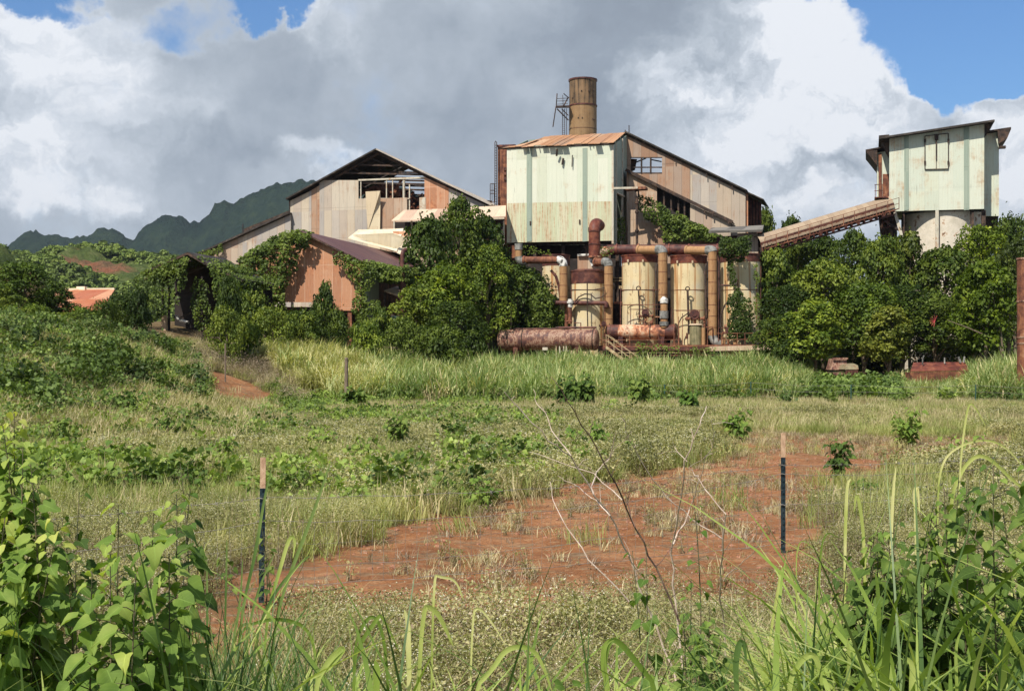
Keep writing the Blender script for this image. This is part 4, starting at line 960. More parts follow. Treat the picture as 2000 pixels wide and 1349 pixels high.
mb = MB(); mb.prism(FPs([(1196,540),(1216,540),(1216,552),(1196,552)], VT + 3), V * .3); mb.bar(GP(1190, 561, 2.6), GP(1218, 561, 2.6), .25)
for y in (543, 548): mb.bar(GP(1192, y, 2.4), GP(1218, y, 2.4), .08)
mb.build('back_walkway', M['rail'], t)
t = thing('service_railing', 'thin rusted railings and conduits strung along the faces of the cream tanks', 'railing', foot(1300, 690, VT - 2.4))
mb = MB()
for y, a_, b_ in ((566, 1212, 1290), (595, 1212, 1290), (604, 1228, 1290), (606, 1312, 1392), (556, 1404, 1440), (648, 1204, 1300), (640, 1404, 1490)): mb.bar(GP(a_, y, -2.5), GP(b_, y - .5, -2.5), .05)
mb.build('rail', M['rust_dark'], t)
mb = MB()
for x, y0, y1 in ((1116, 556, 640), (1180, 560, 630), (1212, 560, 678), (1232, 600, 650), (1276, 560, 640), (1302, 606, 678), (1311, 600, 678), (1333, 612, 678), (1366, 606, 660), (1404, 510, 678), (1424, 600, 678), (1486, 520, 678)):
    mb.bar(GP(x, y0, -2.5), GP(x + R0.uniform(-1, 1), y1, -2.5), .055)
mb.build('upright', M['rust_dark'], t)
mb = MB()
for i in range(16):
    x = R0.choice((1225, 1260, 1280, 1335, 1350, 1368, 1415, 1430, 1120, 1165)) + R0.uniform(-6, 6); y = R0.uniform(615, 672); p = GP(x, y, -2.7); q = p + U * R0.uniform(-.9, .9); r_ = q - Z * R0.uniform(.3, 1.1); mb.tube([p, q, r_], R0.choice((.05, .07, .1)), 6)
    if i % 3 == 0: mb.tube([q - U * .12, q + U * .12], .2, 10)
mb.build('conduit', M['rust'], t, smooth=True)
# dark structure behind tanks
t = thing('rear_frame', 'dark steel frame standing in the shade behind the cream tanks', 'frame', foot(1300, 640, VT + 5))
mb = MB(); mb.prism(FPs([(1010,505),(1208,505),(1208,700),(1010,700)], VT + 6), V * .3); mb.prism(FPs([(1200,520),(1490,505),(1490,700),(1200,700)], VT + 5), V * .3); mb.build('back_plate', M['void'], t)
mb = MB()
for x in (1206, 1300, 1398): mb.bar(GP(x, 498, 2.6), GP(x, 700, 2.6), .3)
for y in (545, 600, 640): mb.bar(GP(1010, y, 2.8), GP(1490, y, 2.8), .18)
mb.build('column', M['steel_dark'], t)
# stairs
t = thing('deck_stair', 'steep ochre railed stair leaning down from the deck into the tall grass', 'stairs', foot(1235, 715, vd - 1))
s0, s1 = DP(1184, 678, -1.0), DP(1246, 722, -1.6)
mb = MB()
for o in (V * 0, V * .9): mb.bar(s0 + o, s1 + o, .08, .22)
mb.build('stringer', M['rail'], t)
mb = MB()
for i in range(1, 13):
    p = s0 + (s1 - s0) * (i / 13); mb.box(p + V * .45, U * .14, V * .42, Z * .02)
mb.build('tread', M['rust'], t)
mb = MB()
for o in (V * -.02, V * .92):
    for h_ in (.55, 1.05): mb.bar(s0 + o + Z * h_, s1 + o + Z * h_, .05)
    for i in range(5): p = s0 + (s1 - s0) * (i / 4) + o; mb.bar(p, p + Z * 1.05, .05)
mb.build('handrail', M['rail'], t)
# the two long horizontal vessels
def hvessel(name, lab, x0, x1, yc, yc1, hw, dv, mm, endm, straps):
    a, b = FP(x0, yc, vd + dv), FP(x1, yc1, vd + dv); r = hw / F * a.y; dr = (b - a).normalized(); f0 = (a + b) / 2
    t = thing(name, lab, 'tank', (f0.x, f0.y, gz(f0.x, f0.y)), 'rusted horizontal drums')
    mb = MB(); mb.tube([a, b], r, 36, caps=False); mb.build('shell', M[mm], t, smooth=True)
    mb = MB(); mb.tube([a + dr * .02, a - dr * .10, a - dr * .18], [r, r * .86, r * .5], 36); mb.tube([b - dr * .02, b + dr * .10, b + dr * .18], [r, r * .86, r * .5], 36); mb.build('end_cap', M[endm], t, smooth=True)
    mb = MB()
    for s in straps: p = a + (b - a) * s; mb.tube([p, p + dr * .09], r * 1.03, 36)
    mb.build('strap', M['steel_dark'], t, smooth=True)
    mb = MB()
    for s in (.18, .82):
        p = a + (b - a) * s; mb.prism([p - dr * .2 - Z * (r * .7) - V * .8, p + dr * .2 - Z * (r * .7) - V * .8, Vector((p.x, p.y, gz(p.x, p.y))) + dr * .2 - V * .8, Vector((p.x, p.y, gz(p.x, p.y))) - dr * .2 - V * .8], V * 1.6)
    mb.build('saddle', M['rust_dark'], t)
    return t, a, b, r
t, a, b, r = hvessel('horizontal_drum', 'big mottled dark rust drum lying left of the stair, pale left end', 978, 1165, 664, 663, 20.5, -1.2, 'tank_mottle', 'tank_mottle', (.24, .97))
mb = MB(); p = a + (b - a) * .24 + Z * r; mb.tube([p - (b - a) * .10 + Z * .05, p + Z * .05, p + (b - a) * .40 + Z * .05], .06, 6); mb.tube([p + Z * .05, p - Z * .5 - V * r * .8], .05, 6)
mb.tube([b - (b - a) * .42 + Z * (r + .12), b + Z * (r + .12)], .09, 8); mb.build('top_pipe', M['rust_dark'], t)
mb = MB()
for x in (1086, 1093, 1101, 1106): q = FP(x, 676, vd - 3.0); mb.tube([q, FP(x + 1.5, 712, vd - 3.2)], .055, 6)
mb.bar(FP(1100, 684, vd - 2.4), FP(1110, 685, vd - 2.4), .1); mb.bar(FP(1060, 681, vd - 2.3), FP(1070, 681, vd - 2.3), .2, .25)
mb.build('prop', M['pale_steel'], t)
t, a, b, r = hvessel('horizontal_vessel', 'orange and cream rusted vessel lying on the deck right of the stair', 1193, 1318, 648, 648, 14, .6, 'tank_orange', 'rust_dark', (.0, .62, .86))
mb = MB(); mb.tube([b - (b - a) * .14, b + (b - a) * .01], r * 1.05, 32); mb.tube([a - (b - a) * .04, a + (b - a) * .13], r * 1.03, 32); mb.build('end_section', M['rust_dark'], t, smooth=True)
# pumps and valves on deck
def pump(px, py, s, lab, seed):
    rr = random.Random(seed); f0 = DP(px, py + 10, .4)
    t = thing('rusty_valve', lab, 'valve', f0, 'rusted valves on the deck')
    c = DP(px, py, .4); mb = MB(); mb.tube([c - V * .2 * s, c + V * .25 * s], .34 * s, 16); mb.tube([c - V * .28 * s, c - V * .2 * s], .42 * s, 16); mb.tube([c - V * .35 * s, c - V * .28 * s], .2 * s, 12); mb.build('wheel', M['rust_dark'], t, smooth=True)
    mb = MB(); mb.tube([c, c - Z * .9 * s], .13 * s, 10); mb.tube([c - U * .8 * s - Z * .35 * s, c + U * .8 * s - Z * .35 * s], .12 * s, 10)
    for k_ in (-.7, -.25, .3, .75): q = c + U * k_ * s - Z * .35 * s; mb.tube([q, q + U * .07], .22 * s, 10)
    mb.tube([c + U * .8 * s - Z * .35 * s, c + U * .8 * s - Z * 1.1 * s], .1 * s, 8); mb.build('body', M['rust'], t, smooth=True)
    mb = MB()
    for i in range(9): a = Vector((rr.uniform(-1, 1), rr.uniform(-.3, .3), rr.uniform(-.9, .3))) * s; mb.bar(c + a, c + a + Vector((rr.uniform(-.5, .5), 0, rr.uniform(-.7, .3))) * s, .05)
    mb.build('fitting', M['steel_dark'], t)
pump(1261, 611, .75, 'rusty wheel valve on the orange vessel', 1)
pump(1357, 614, 1.0, 'large rusty wheel valve before the fourth tank', 2)
pump(1424, 644, .7, 'small rusty valve at the foot of the fifth tank', 3)
pump(1180, 632, .5, 'small dark valve right of the short tank', 4)
f0 = DP(1359, 678, .2); t = thing('green_drum', 'small mossy green upright drum with a pale top on the deck', 'drum', f0)
mb = MB(); a, b = DP(1359, 678, .2), DP(1359, 635, .2); b.x, b.y = a.x, a.y; mb.tube([a, b], .52, 24); mb.build('shell', patina('mossy_drum', [(.3, (.09, .085, .045)), (.55, (.21, .19, .10)), (.8, (.32, .27, .16))], 2.2, streak=.5), t, smooth=True)
mb = MB(); mb.tube([b, b + Z * .12], [.6, .5], 24); mb.build('lid', M['paleconc'], t, smooth=True)
mb = MB(); mb.tube([DP(1374, 678, 0), DP(1374, 640, 0)], .16, 12); mb.tube([DP(1413, 678, 0), DP(1413, 658, 0)], .2, 12); mb.tube([DP(1436, 678, 0), DP(1436, 662, 0)], .16, 12); mb.build('side_pipe', M['pipe_tan'], t, smooth=True)

# ================================================================== LEFT SHEDS
v = 97.1
t = thing('vine_shed', 'orange rusted gable shed with a dark purple roof, half swallowed by vines', 'shed', foot(630, 600, v))
pk, er, el_ = FP(588, 453, v), FP(709, 512, v), FP(466, 513, v)
mb = MB(); mb.prism([pk, er, FP(709, 607, v), FP(640, 606, v), FP(640, 590, v), FP(540, 590, v), FP(466, 590, v), el_], V * .1); mb.build('gable_wall', M['orange'], t)
mb = MB(); plate(mb, roof_pts(pk, er + (er - pk) * .04, 20, .5), .12); mb.build('roof', M['roof_purple'], t)['label'] = 'dark purple right slope'
mb = MB(); plate(mb, roof_pts(el_, pk, 20, .4), .12); mb.build('roof', M['roof_dark'], t)['label'] = 'left slope under vines'
mb = MB(); e2 = Vector((er.x, er.y, 0)); zw = FP(709, 607, v).z
mb.prism([e2 + V * .1 + Z * (er.z), e2 + V * 3.5 + Z * er.z, e2 + V * 3.5 + Z * (zw - 1.5), e2 + V * .1 + Z * zw], U * -.1); mb.build('side_wall', M['green_strip'], t)['label'] = 'grey shaded side sheet'  # grey sheet colour carries the shade of this side
mb = MB(); mb.prism([e2 + V * 3.5 + Z * er.z, e2 + V * 20 + Z * er.z, e2 + V * 20 + Z * zw, e2 + V * 3.5 + Z * zw], U * -.12); mb.build('side_wall', M['rust_dark'], t)['label'] = 'dark rusted rear side'
mb = MB()
for x in (684.5, 560, 500): mb.bar(foot(x, 640, v + .3), FP(x, 600, v + .3), .34)
mb.build('post', M['rust'], t)
mb = MB(); 
for s in (.1, 6, 12, 19.8): mb.bar(e2 + V * s + Z * gz(e2.x, e2.y), e2 + V * s + Z * er.z - U * .1, .22)
mb.bar(er - V * .5 + Z * .05, pk - V * .5 + Z * .05, .12); mb.prism([FP(470, 592, v) + V * 7, FP(700, 592, v) + V * 7, FP(700, 690, v) + V * 7, FP(470, 690, v) + V * 7], V * .2)  # last prism: dark sheet painting the gloom of the open bay
mb.build('frame', M['steel_dark'], t)
t = thing('tall_vent_pipe', 'upright rusty vent pipe with a bent top beside the purple roof', 'pipe', P(787, 600, 104))
mb = MB(); mb.tube([P(786, 610, 104), P(786, 500, 104)] + elbow(P(786, 500, 104), P(786, 490, 104), P(792, 488, 104.3), .2, 4)[1:], .17, 12); mb.build('pipe', M['rust_dark'], t, smooth=True)
t = thing('broken_lean_to', 'collapsed pale beam and dark lean-to under the rusty side wall', 'lean-to', foot(785, 640, 100.5))
mb = MB(); a, b = FP(750, 570, 99), FP(822, 592, 99); mb.prism([a, b, b + V * 3 + Z * .5, a + V * 3 + Z * .5], (0, 0, .12)); mb.build('roof_sheet', M['roof_pink'], t)
mb = MB(); mb.bar(FP(750, 615, 99), FP(812, 616, 99), .12); mb.bar(FP(764, 592, 99), FP(776, 612, 99), .06); mb.bar(foot(752, 640, 99), FP(752, 570, 99), .16); mb.bar(foot(815, 640, 99), FP(815, 590, 99), .16)
mb.build('frame', M['steel_dark'], t)
# dark open shed, left
v = 84.5
t = thing('dark_open_shed', 'black open gable shed draped in vines, left of the orange shed', 'shed', foot(345, 650, v))
pk, el_, er = FP(371, 496, v), FP(276, 537, v), FP(474, 549, v); bend = FP(411, 519, v)
mb = MB(); plate(mb, roof_pts(el_, pk, 5, .3), .12); plate(mb, roof_pts(pk, bend, 5, .3), .12); plate(mb, roof_pts(bend, er, 5, .1), .1); mb.build('roof', M['roof_dark'], t)
mb = MB(); mb.bar(el_ - V * .32, pk - V * .32, .16); mb.bar(pk - V * .32, bend - V * .32, .14); mb.bar(FP(345, 520, v), FP(373, 507, v), .25)
mb.bar(FP(415, 523, v - .3), FP(474, 549, v - .3), .12); mb.build('bargeboard', M['steel_dark'], t)
mb = MB(); mb.bar(Vector((FP(322, 650, v).x, FP(322, 650, v).y, gz(FP(322, 650, v).x, FP(322, 650, v).y) - .2)), FP(321, 616, v), .30); mb.build('post', M['paleconc'], t)
mb = MB()
for x in (318, 330, 395, 430): f_ = FP(x, 600, v + .5); mb.bar(Vector((f_.x, f_.y, 2.5)), FP(x, 540, v + .5), .14)
for p_, q_ in (((330, 600), (352, 560)), ((352, 620), (400, 600)), ((340, 575), (372, 572)), ((372, 640), (392, 570))): mb.bar(FP(*p_, v + 1), FP(*q_, v + 1.5), .08)
mb.prism([q_ + V * 4.7 for q_ in FPs([(276,539),(371,498),(411,521),(474,551),(474,690),(276,690)], v)], V * .1)  # back sheet coloured near black for the shade inside the shed
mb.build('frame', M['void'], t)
mb = MB(); mb.tube([FP(341, 617, v + 1), FP(352, 625, v + 1), FP(368, 630, v + 1)], .12, 6); mb.build('white_pipe', M['flake'], t)
# low orange roof far left
t = thing('orange_roof_shed', 'low shed with a bright orange rusted roof and pale ridge, far left', 'shed', foot(165, 610, 100))
lo = FPs([(118,608),(176,588),(178,590),(200,580)], 98); a0, a1 = P(104, 568, 112), P(224, 567, 112); b0_, b1_ = P(118, 609, 102), P(196, 584, 102)
mb = MB(); b1_ = P(200, 607, 102); mb.prism([b0_, b1_, a1, a0], (0, 0, .1)); mb.build('roof', M['roof_orange'], t)
mb = MB(); mb.bar(a0 + Z * .12, a1 + Z * .12, .3, .16); mb.box(P(160, 565.5, 112) + Z * .1, U * .4, V * .2, Z * .15); mb.build('ridge_cap', M['roof_white'], t)
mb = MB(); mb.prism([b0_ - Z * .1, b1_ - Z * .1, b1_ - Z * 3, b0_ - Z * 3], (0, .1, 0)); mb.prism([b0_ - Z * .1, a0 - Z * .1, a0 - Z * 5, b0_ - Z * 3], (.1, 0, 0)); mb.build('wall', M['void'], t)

# ---- right edge: rusty standpipe, trough, wreck
t = thing('rusty_standpipe', 'tall rusty column at the right edge', 'column', (P(2004, 700, 80).x, 80, gz(P(2004, 700, 80).x, 80)))
c = P(2006, 700, 80); mb = MB(); mb.tube([Vector((c.x, 80, 0)), Vector((c.x, 80, P(0, 507, 80).z))], .58, 24); mb.build('shaft', M['rust'], t, smooth=True)
mb = MB()
for y in (507, 590, 660, 672): z_ = P(0, y, 80).z; mb.tube([Vector((c.x, 80, z_)), Vector((c.x, 80, z_ + .1))], .62, 24)
mb.build('band', M['tank_mottle'], t, smooth=True)
t = thing('rusty_trough', 'rust red covered trough sitting in the tall grass at the right', 'trough', (P(1835, 740, 92).x, 92, gz(P(1835, 740, 92).x, 92)))
zz = .2
a0, a1, b0_, b1_ = P(1784, 709, 93), P(1885, 708, 93), P(1778, 726, 91.6), P(1892, 724, 91.6)
mb = MB(); mb.prism([b0_, b1_, a1, a0], (0, 0, .05)); mb.build('lid', M['rust_red'], t)
mb = MB(); mb.prism([b0_ - Z * .03, b1_ - Z * .03, b1_ - Z * 1.2, b0_ - Z * 1.2], (0, 1.2, 0)); mb.build('box', M['rust'], t)
mb = MB(); mb.tube([P(1802, 712, 92.3), P(1802, 700, 92.3), P(1805, 694, 92.3)], .05, 6); mb.tube([P(1845, 710, 92.5), P(1845, 698, 92.5)], .05, 6); mb.tube([P(1876, 708, 92.6), P(1872, 697, 92.6)], .08, 6); mb.tube([P(1882, 708, 92.6), P(1884, 696, 92.6)], .06, 6); mb.build('pipe_stub', M['zinc'], t)
t = thing('wrecked_truck', 'abandoned rusty truck front half lost in the shade under the trees', 'truck', (P(1660, 760, 92).x, 92, gz(P(1660, 760, 92).x, 92)))
def K(px, py, dy=0.0): return P(px, py, 92 + dy)
mb = MB(); mb.prism([K(1652, 722), K(1676, 722), K(1676, 741), K(1652, 741)], (0, .15, 0))
for i in range(8): mb.bar(K(1654 + i * 3, 723, -.05), K(1654 + i * 3, 740, -.05), .05)
mb.build('grille', M['rust_dark'], t)
mb = MB(); mb.prism([K(1650, 722, -.1), K(1678, 722, -.1), K(1676, 712, .3), K(1666, 709, 1.0), K(1654, 712, .3)], (0, 1.9, 0)); mb.build('hood', patina('faded_yellow_hood', [(.3, (.12, .09, .05)), (.6, (.26, .22, .13)), (.8, (.2, .09, .05))], 2), t, bevel=.05)
mb = MB(); mb.bar(K(1650, 748, -.3), K(1693, 747, -.3), .2, .14); mb.bar(K(1668, 748, -.2), K(1668, 757, -.2), .12); mb.bar(K(1640, 746, .3), K(1690, 742, .3), .14)
mb.build('bumper', M['rust'], t)
for x in (1674, 1650): mb = MB(); c = K(x, 738.5, -.15); mb.tube([c, c + Vector((0, .12, 0))], .11, 14); mb.build('headlight', M['flake'], t, smooth=True)
mb = MB(); mb.prism([K(1622, 722, 2), K(1656, 722, 2), K(1653, 700, 2.2), K(1628, 700, 2.2)], (0, 1.4, 0)); mb.bar(K(1626, 700, 2), K(1656, 700, 2), .12)
mb.prism([K(1618, 741, .4), K(1650, 741, .4), K(1650, 728, .4), K(1622, 728, .4)], (0, 2, 0)); mb.build('cab', M['tank_mottle'], t)
for x, dy in ((1644, .2), (1690, .2)):
    mb = MB(); c = K(x, 753, dy); mb.tube([c, c + Vector((.25, 0, 0))], .42, 20); mb.build('wheel', M['steel_dark'], t, smooth=True)
# ================================================================== VEGETATION
def unit(v): return v / np.maximum(np.linalg.norm(v, axis=-1, keepdims=True), 1e-9)
def leaf_quads(c, nrm, size, rnd, asp=.55, fold=.18):
    """one folded diamond leaf per centre"""
    k = len(c); r = unit(rnd.normal(size=(k, 3))); nrm = unit(nrm)
    a = unit(np.cross(nrm, r)); b = np.cross(nrm, a); s = size[:, None]
    v = np.stack([c - a * s * .5, c + b * s * asp * .5 + nrm * s * fold, c + a * s * .5 - nrm * s * .12, c - b * s * asp * .5 + nrm * s * fold], 1)
    return v.reshape(-1, 3), np.arange(4 * k).reshape(-1, 4)
def join(parts):
    V_, F_, k = [], [], 0
    for v, f in parts: V_.append(v); F_.append(f + k); k += len(v)
    return np.concatenate(V_), np.concatenate(F_)
def blades(k, rad, h, w, segs, lean, droop, rnd, base=None, dirs=None, kink=False):
    """k grass blades as quad strips"""
    an = rnd.rand(k) * 6.283; rr = rad * np.sqrt(rnd.rand(k))
    b = np.stack([np.cos(an) * rr, np.sin(an) * rr, np.zeros(k)], 1) if base is None else base
    da = rnd.rand(k) * 6.283 if dirs is None else dirs; D_ = np.stack([np.cos(da), np.sin(da), np.zeros(k)], 1)
    S_ = np.stack([-np.sin(da + rnd.normal(size=k) * .6), np.cos(da), np.zeros(k)], 1)
    H_ = h * rnd.uniform(.55, 1.1, k); L_ = lean * rnd.uniform(.2, 1.3, k) * H_; W_ = w * rnd.uniform(.6, 1.2, k)
    pr = droop * rnd.uniform(0.2, 1.4, k)
    t = np.linspace(0, 1, segs + 1); vs = []
    for i, ti in enumerate(t):
        up = H_ * (ti - pr * ti ** 3 * .8); out = L_ * (ti ** 1.6) + H_ * pr * ti ** 2.5 * .55
        ww = W_ * (1 - ti ** 2.2) * (0.7 + .3 * min(1, ti * 4)) + W_ * .02
        p = b + D_ * out[:, None] + np.array([0, 0, 1]) * up[:, None]
        vs.append(np.stack([p - S_ * ww[:, None] / 2, p + S_ * ww[:, None] / 2], 1))
    v = np.stack(vs, 1)                         # k, segs+1, 2, 3
    n_ = 2 * (segs + 1); base_i = (np.arange(k) * n_)[:, None]
    f = np.concatenate([base_i + np.array([[2 * i, 2 * i + 1, 2 * i + 3, 2 * i + 2]]) for i in range(segs)], 0)
    return v.reshape(-1, 3), f
HID = bpy.data.collections                 # prototype collections are never linked to the scene
def proto_coll(name, meshes):
    c = bpy.data.collections.new(name)
    for i, me in enumerate(meshes):
        o = bpy.data.objects.new(name + '_clump', me); c.objects.link(o)
    return c
def scatter(name, coll, pts, scale, idx, label, cat, rot=None, tilt=.12, seed=1):
    """one 'stuff' object: a clump stands on every point"""
    rnd = np.random.RandomState(seed); k = len(pts)
    me = bpy.data.meshes.new(name); me.vertices.add(k); me.vertices.foreach_set('co', np.ascontiguousarray(pts, 'f').ravel())
    a = me.attributes.new('rot', 'FLOAT_VECTOR', 'POINT'); r = np.stack([rnd.normal(size=k) * tilt, rnd.normal(size=k) * tilt, rnd.rand(k) * 6.283 if rot is None else rot], 1); a.data.foreach_set('vector', r.astype('f').ravel())
    a = me.attributes.new('scl', 'FLOAT_VECTOR', 'POINT'); sc = np.asarray(scale, 'f'); sc = np.stack([sc, sc, sc], 1) if sc.ndim == 1 else sc; a.data.foreach_set('vector', sc.ravel())
    a = me.attributes.new('pick', 'INT', 'POINT'); a.data.foreach_set('value', np.asarray(idx, 'i'))
    o = bpy.data.objects.new(name, me); COL.objects.link(o)
    ng = bpy.data.node_groups.new(name, 'GeometryNodeTree')
    ng.interface.new_socket('Geometry', in_out='INPUT', socket_type='NodeSocketGeometry'); ng.interface.new_socket('Geometry', in_out='OUTPUT', socket_type='NodeSocketGeometry')
    gi = ng.nodes.new('NodeGroupInput'); go = ng.nodes.new('NodeGroupOutput'); iop = ng.nodes.new('GeometryNodeInstanceOnPoints'); ci = ng.nodes.new('GeometryNodeCollectionInfo')
    ci.inputs['Collection'].default_value = coll; ci.inputs['Separate Children'].default_value = True; ci.inputs['Reset Children'].default_value = True
    def na(nm, ty): q = ng.nodes.new('GeometryNodeInputNamedAttribute'); q.data_type = ty; q.inputs['Name'].default_value = nm; return q.outputs['Attribute']
    L = ng.links; L.new(gi.outputs[0], iop.inputs['Points']); L.new(ci.outputs[0], iop.inputs['Instance']); iop.inputs['Pick Instance'].default_value = True
    L.new(na('pick', 'INT'), iop.inputs['Instance Index']); L.new(na('rot', 'FLOAT_VECTOR'), iop.inputs['Rotation']); L.new(na('scl', 'FLOAT_VECTOR'), iop.inputs['Scale'])
    L.new(iop.outputs[0], go.inputs[0])
    md = o.modifiers.new('scatter', 'NODES'); md.node_group = ng
    return tag(o, label, cat, kind='stuff')
def sample(y0, y1, dens, fn, seed, margin=2.5, half=.40):
    """random ground points in the view wedge between y0 and y1; fn(x,y) -> chance; dens per m2"""
    rnd = np.random.RandomState(seed); area = (y1 - y0) * (half * (y0 + y1) + 2 * margin); k = int(area * dens * 4.2)
    y = np.sqrt(rnd.uniform(y0 * y0, y1 * y1, k)); x = rnd.uniform(-1, 1, k) * (half * y + margin)
    keep = rnd.rand(k) < fn(x, y); x, y = x[keep], y[keep]
    return np.stack([x, y, ground_z(x, y)], 1), rnd
G_ = {}
G_['grass'] = leaf_mat('field_grass', (.21, .255, .075), (.37, .41, .135), (.54, .52, .23), trans=.4, scale=.35, fine=11)
G_['dry'] = leaf_mat('dry_grass', (.32, .27, .14), (.46, .39, .21), (.58, .50, .30), trans=.25, scale=.5, fine=11)
G_['weed'] = leaf_mat('grey_green_weed', (.18, .185, .075), (.35, .35, .14), (.52, .47, .24), trans=.30, scale=.5, fine=14)
G_['stem'] = leaf_mat('straw_stem', (.22, .16, .09), (.34, .27, .16), trans=.1, fine=9)
G_['flower'] = leaf_mat('white_weed_flower', (.52, .50, .36), (.66, .63, .48), trans=.2)
G_['leafy'] = leaf_mat('leafy_weed', (.14, .21, .040), (.24, .34, .065), (.37, .46, .11), trans=.30, scale=.4, fine=8)
G_['leafyd'] = leaf_mat('dark_leafy_weed', (.07, .115, .025), (.125, .19, .042), (.21, .29, .07), trans=.25, scale=.4, fine=8)
G_['leafyb'] = leaf_mat('bank_shrub_leaf', (.045, .075, .018), (.085, .13, .028), (.15, .20, .05), trans=.25, scale=.4, fine=8)
G_['cane'] = leaf_mat('tall_cane_grass', (.13, .20, .055), (.27, .36, .11), (.50, .55, .26), trans=.35, scale=.22, fine=6)
G_['caney'] = leaf_mat('yellowing_cane_grass', (.30, .31, .10), (.52, .50, .20), (.74, .68, .38), trans=.35, scale=.3, fine=6)
G_['brush'] = leaf_mat('grey_dry_brush', (.22, .16, .11), (.34, .26, .185), (.42, .36, .25), trans=.15, fine=9)
G_['crown'] = leaf_mat('tree_leaves', (.042, .072, .011), (.092, .138, .020), (.21, .26, .036), trans=.25, scale=.75, objcol=True, fine=1.6)
G_['vine'] = leaf_mat('vine_leaves', (.040, .068, .011), (.078, .118, .018), (.145, .195, .030), trans=.22, scale=.6, fine=1.8)
G_['bark'] = patina('tree_bark', [(.3, (.07, .05, .035)), (.6, (.17, .13, .09)), (.8, (.28, .23, .17))], 4, streak=.5)
def two(me, mats, split):      # first `split` faces use material 0, the rest 1
    for m_ in mats: me.materials.append(m_)
    mi = np.zeros(len(me.polygons), 'i'); mi[split:] = 1
    if len(mats) > 2: mi[split:] = 1
    me.polygons.foreach_set('material_index', mi)
# --- clump prototypes
def grass_clump(seed, k=46, h=.42, w=.014, rad=.28, m_='grass', segs=2, lean=.35, droop=.25):
    rnd = np.random.RandomState(seed); v, f = blades(k, rad, h, w, segs, lean, droop, rnd); me = np_mesh('clump', v, f); me.materials.append(G_[m_]); return me
def weed_clump(seed, h=.6, rad=.26, fl=True, leaves=230, m_='weed', ls=.032, fls=.011, flk=46):
    rnd = np.random.RandomState(seed); st_v, st_f = blades(16, rad * .4, h, .008, 3, .55, .0, rnd)
    u = rnd.rand(leaves) ** .6; an = rnd.rand(leaves) * 6.283; rr = rad * np.sqrt(rnd.rand(leaves)) * (.45 + .75 * u)
    c = np.stack([np.cos(an) * rr, np.sin(an) * rr, u * h * .95], 1)
    lv, lf = leaf_quads(c, rnd.normal(size=(leaves, 3)) + [0, 0, 1.0], rnd.uniform(.6, 1.3, leaves) * ls, rnd, .5)
    parts = [(lv, lf)]; n0 = len(lf)
    p2 = [(st_v, st_f)]
    if fl:
        k = flk; an = rnd.rand(k) * 6.283; rr = rad * np.sqrt(rnd.rand(k)) * 1.15
        c = np.stack([np.cos(an) * rr, np.sin(an) * rr, h * (1.08 - .35 * (rr / rad) ** 2) * rnd.uniform(.85, 1.06, k)], 1)
        fv, ff_ = leaf_quads(c, rnd.normal(size=(k, 3)) * .5 + [0, -.3, 1.0], rnd.uniform(.7, 1.4, k) * fls, rnd, 1.0, .02); p3 = [(fv, ff_)]
    else: p3 = []
    v, f = join(parts + p2 + p3); me = np_mesh('clump', v, f)
    for q in (G_[m_], G_['stem'], G_['flower']): me.materials.append(q)
    mi = np.zeros(len(f), 'i'); mi[n0:n0 + len(st_f)] = 1; mi[n0 + len(st_f):] = 2; me.polygons.foreach_set('material_index', mi); return me
def leafy_clump(seed, h=.7, rad=.4, k=130, ls=.10, m_='leafy', stems=9):
    rnd = np.random.RandomState(seed); ps = []; cs = []; ns_ = []
    for i in range(stems):
        a = rnd.rand() * 6.283; l = rad * rnd.uniform(.3, 1); hh = h * rnd.uniform(.5, 1.1); q = int(k / stems)
        t = rnd.rand(q) ** .75; p = np.stack([math.cos(a) * l * t, math.sin(a) * l * t, hh * t], 1) + unit(rnd.normal(size=(q, 3))) * ls * rnd.uniform(.3, 1.2, (q, 1)); p[:, 2] = np.maximum(p[:, 2], .03); cs.append(p)
    c = np.concatenate(cs); v, f = leaf_quads(c, rnd.normal(size=(len(c), 3)) * .6 + [-.2, -.4, .8], rnd.uniform(.6, 1.25, len(c)) * ls, rnd, .9, .12)
    sv, sf = blades(stems, .05, h * .9, .012, 2, .6, 0, rnd); v, f2 = join([(v, f), (sv, sf)]); me = np_mesh('clump', v, f2); two(me, [G_[m_], G_['stem']], len(f)); return me

# --- field grass and dry grass
def P_dirt(x, y): return 1 - dirt_mask(x, y)
fld = lambda x, y: P_dirt(x, y) * (.40 + .60 * sst(.35, .6, fbm(x * .25 + 5, y * .12, 3))) + .004
c_g = proto_coll('grass', [grass_clump(s, 60, .40, .013, .30) for s in range(4)] + [grass_clump(s + 9, 50, .50, .013, .26, 'dry') for s in range(2)])
pts, rnd = sample(16, 46, 8.5, fld, 21); k = len(pts)
hv = rnd.uniform(.5, 1.2, k) * (.6 + .9 * fbm(pts[:, 0] * .7, pts[:, 1] * .4 + 3, 3)) * (1 + .25 * sst(10, -14, pts[:, 0]))
scatter('field_grass', c_g, pts, hv, (rnd.rand(k) * 4.7 + .3 * (rnd.rand(k) > .7)).astype(int) % 6, 'grey green and straw grass covering the near half of the open field', 'grass', seed=2)
c_g2 = proto_coll('grass_far', [grass_clump(s + 30, 60, .50, .026, .5) for s in range(4)] + [grass_clump(s + 39, 55, .62, .026, .45, 'dry') for s in range(2)])
pts, rnd = sample(46, 90, 3.6, fld, 22); k = len(pts)
scatter('field_grass', c_g2, pts, rnd.uniform(.45, 1.0, k) * (.55 + 1.0 * fbm(pts[:, 0] * .4, pts[:, 1] * .25 + 9, 3)), (rnd.rand(k) * 6).astype(int), 'olive and straw grass covering the far half of the field and the left bank', 'grass', seed=3)
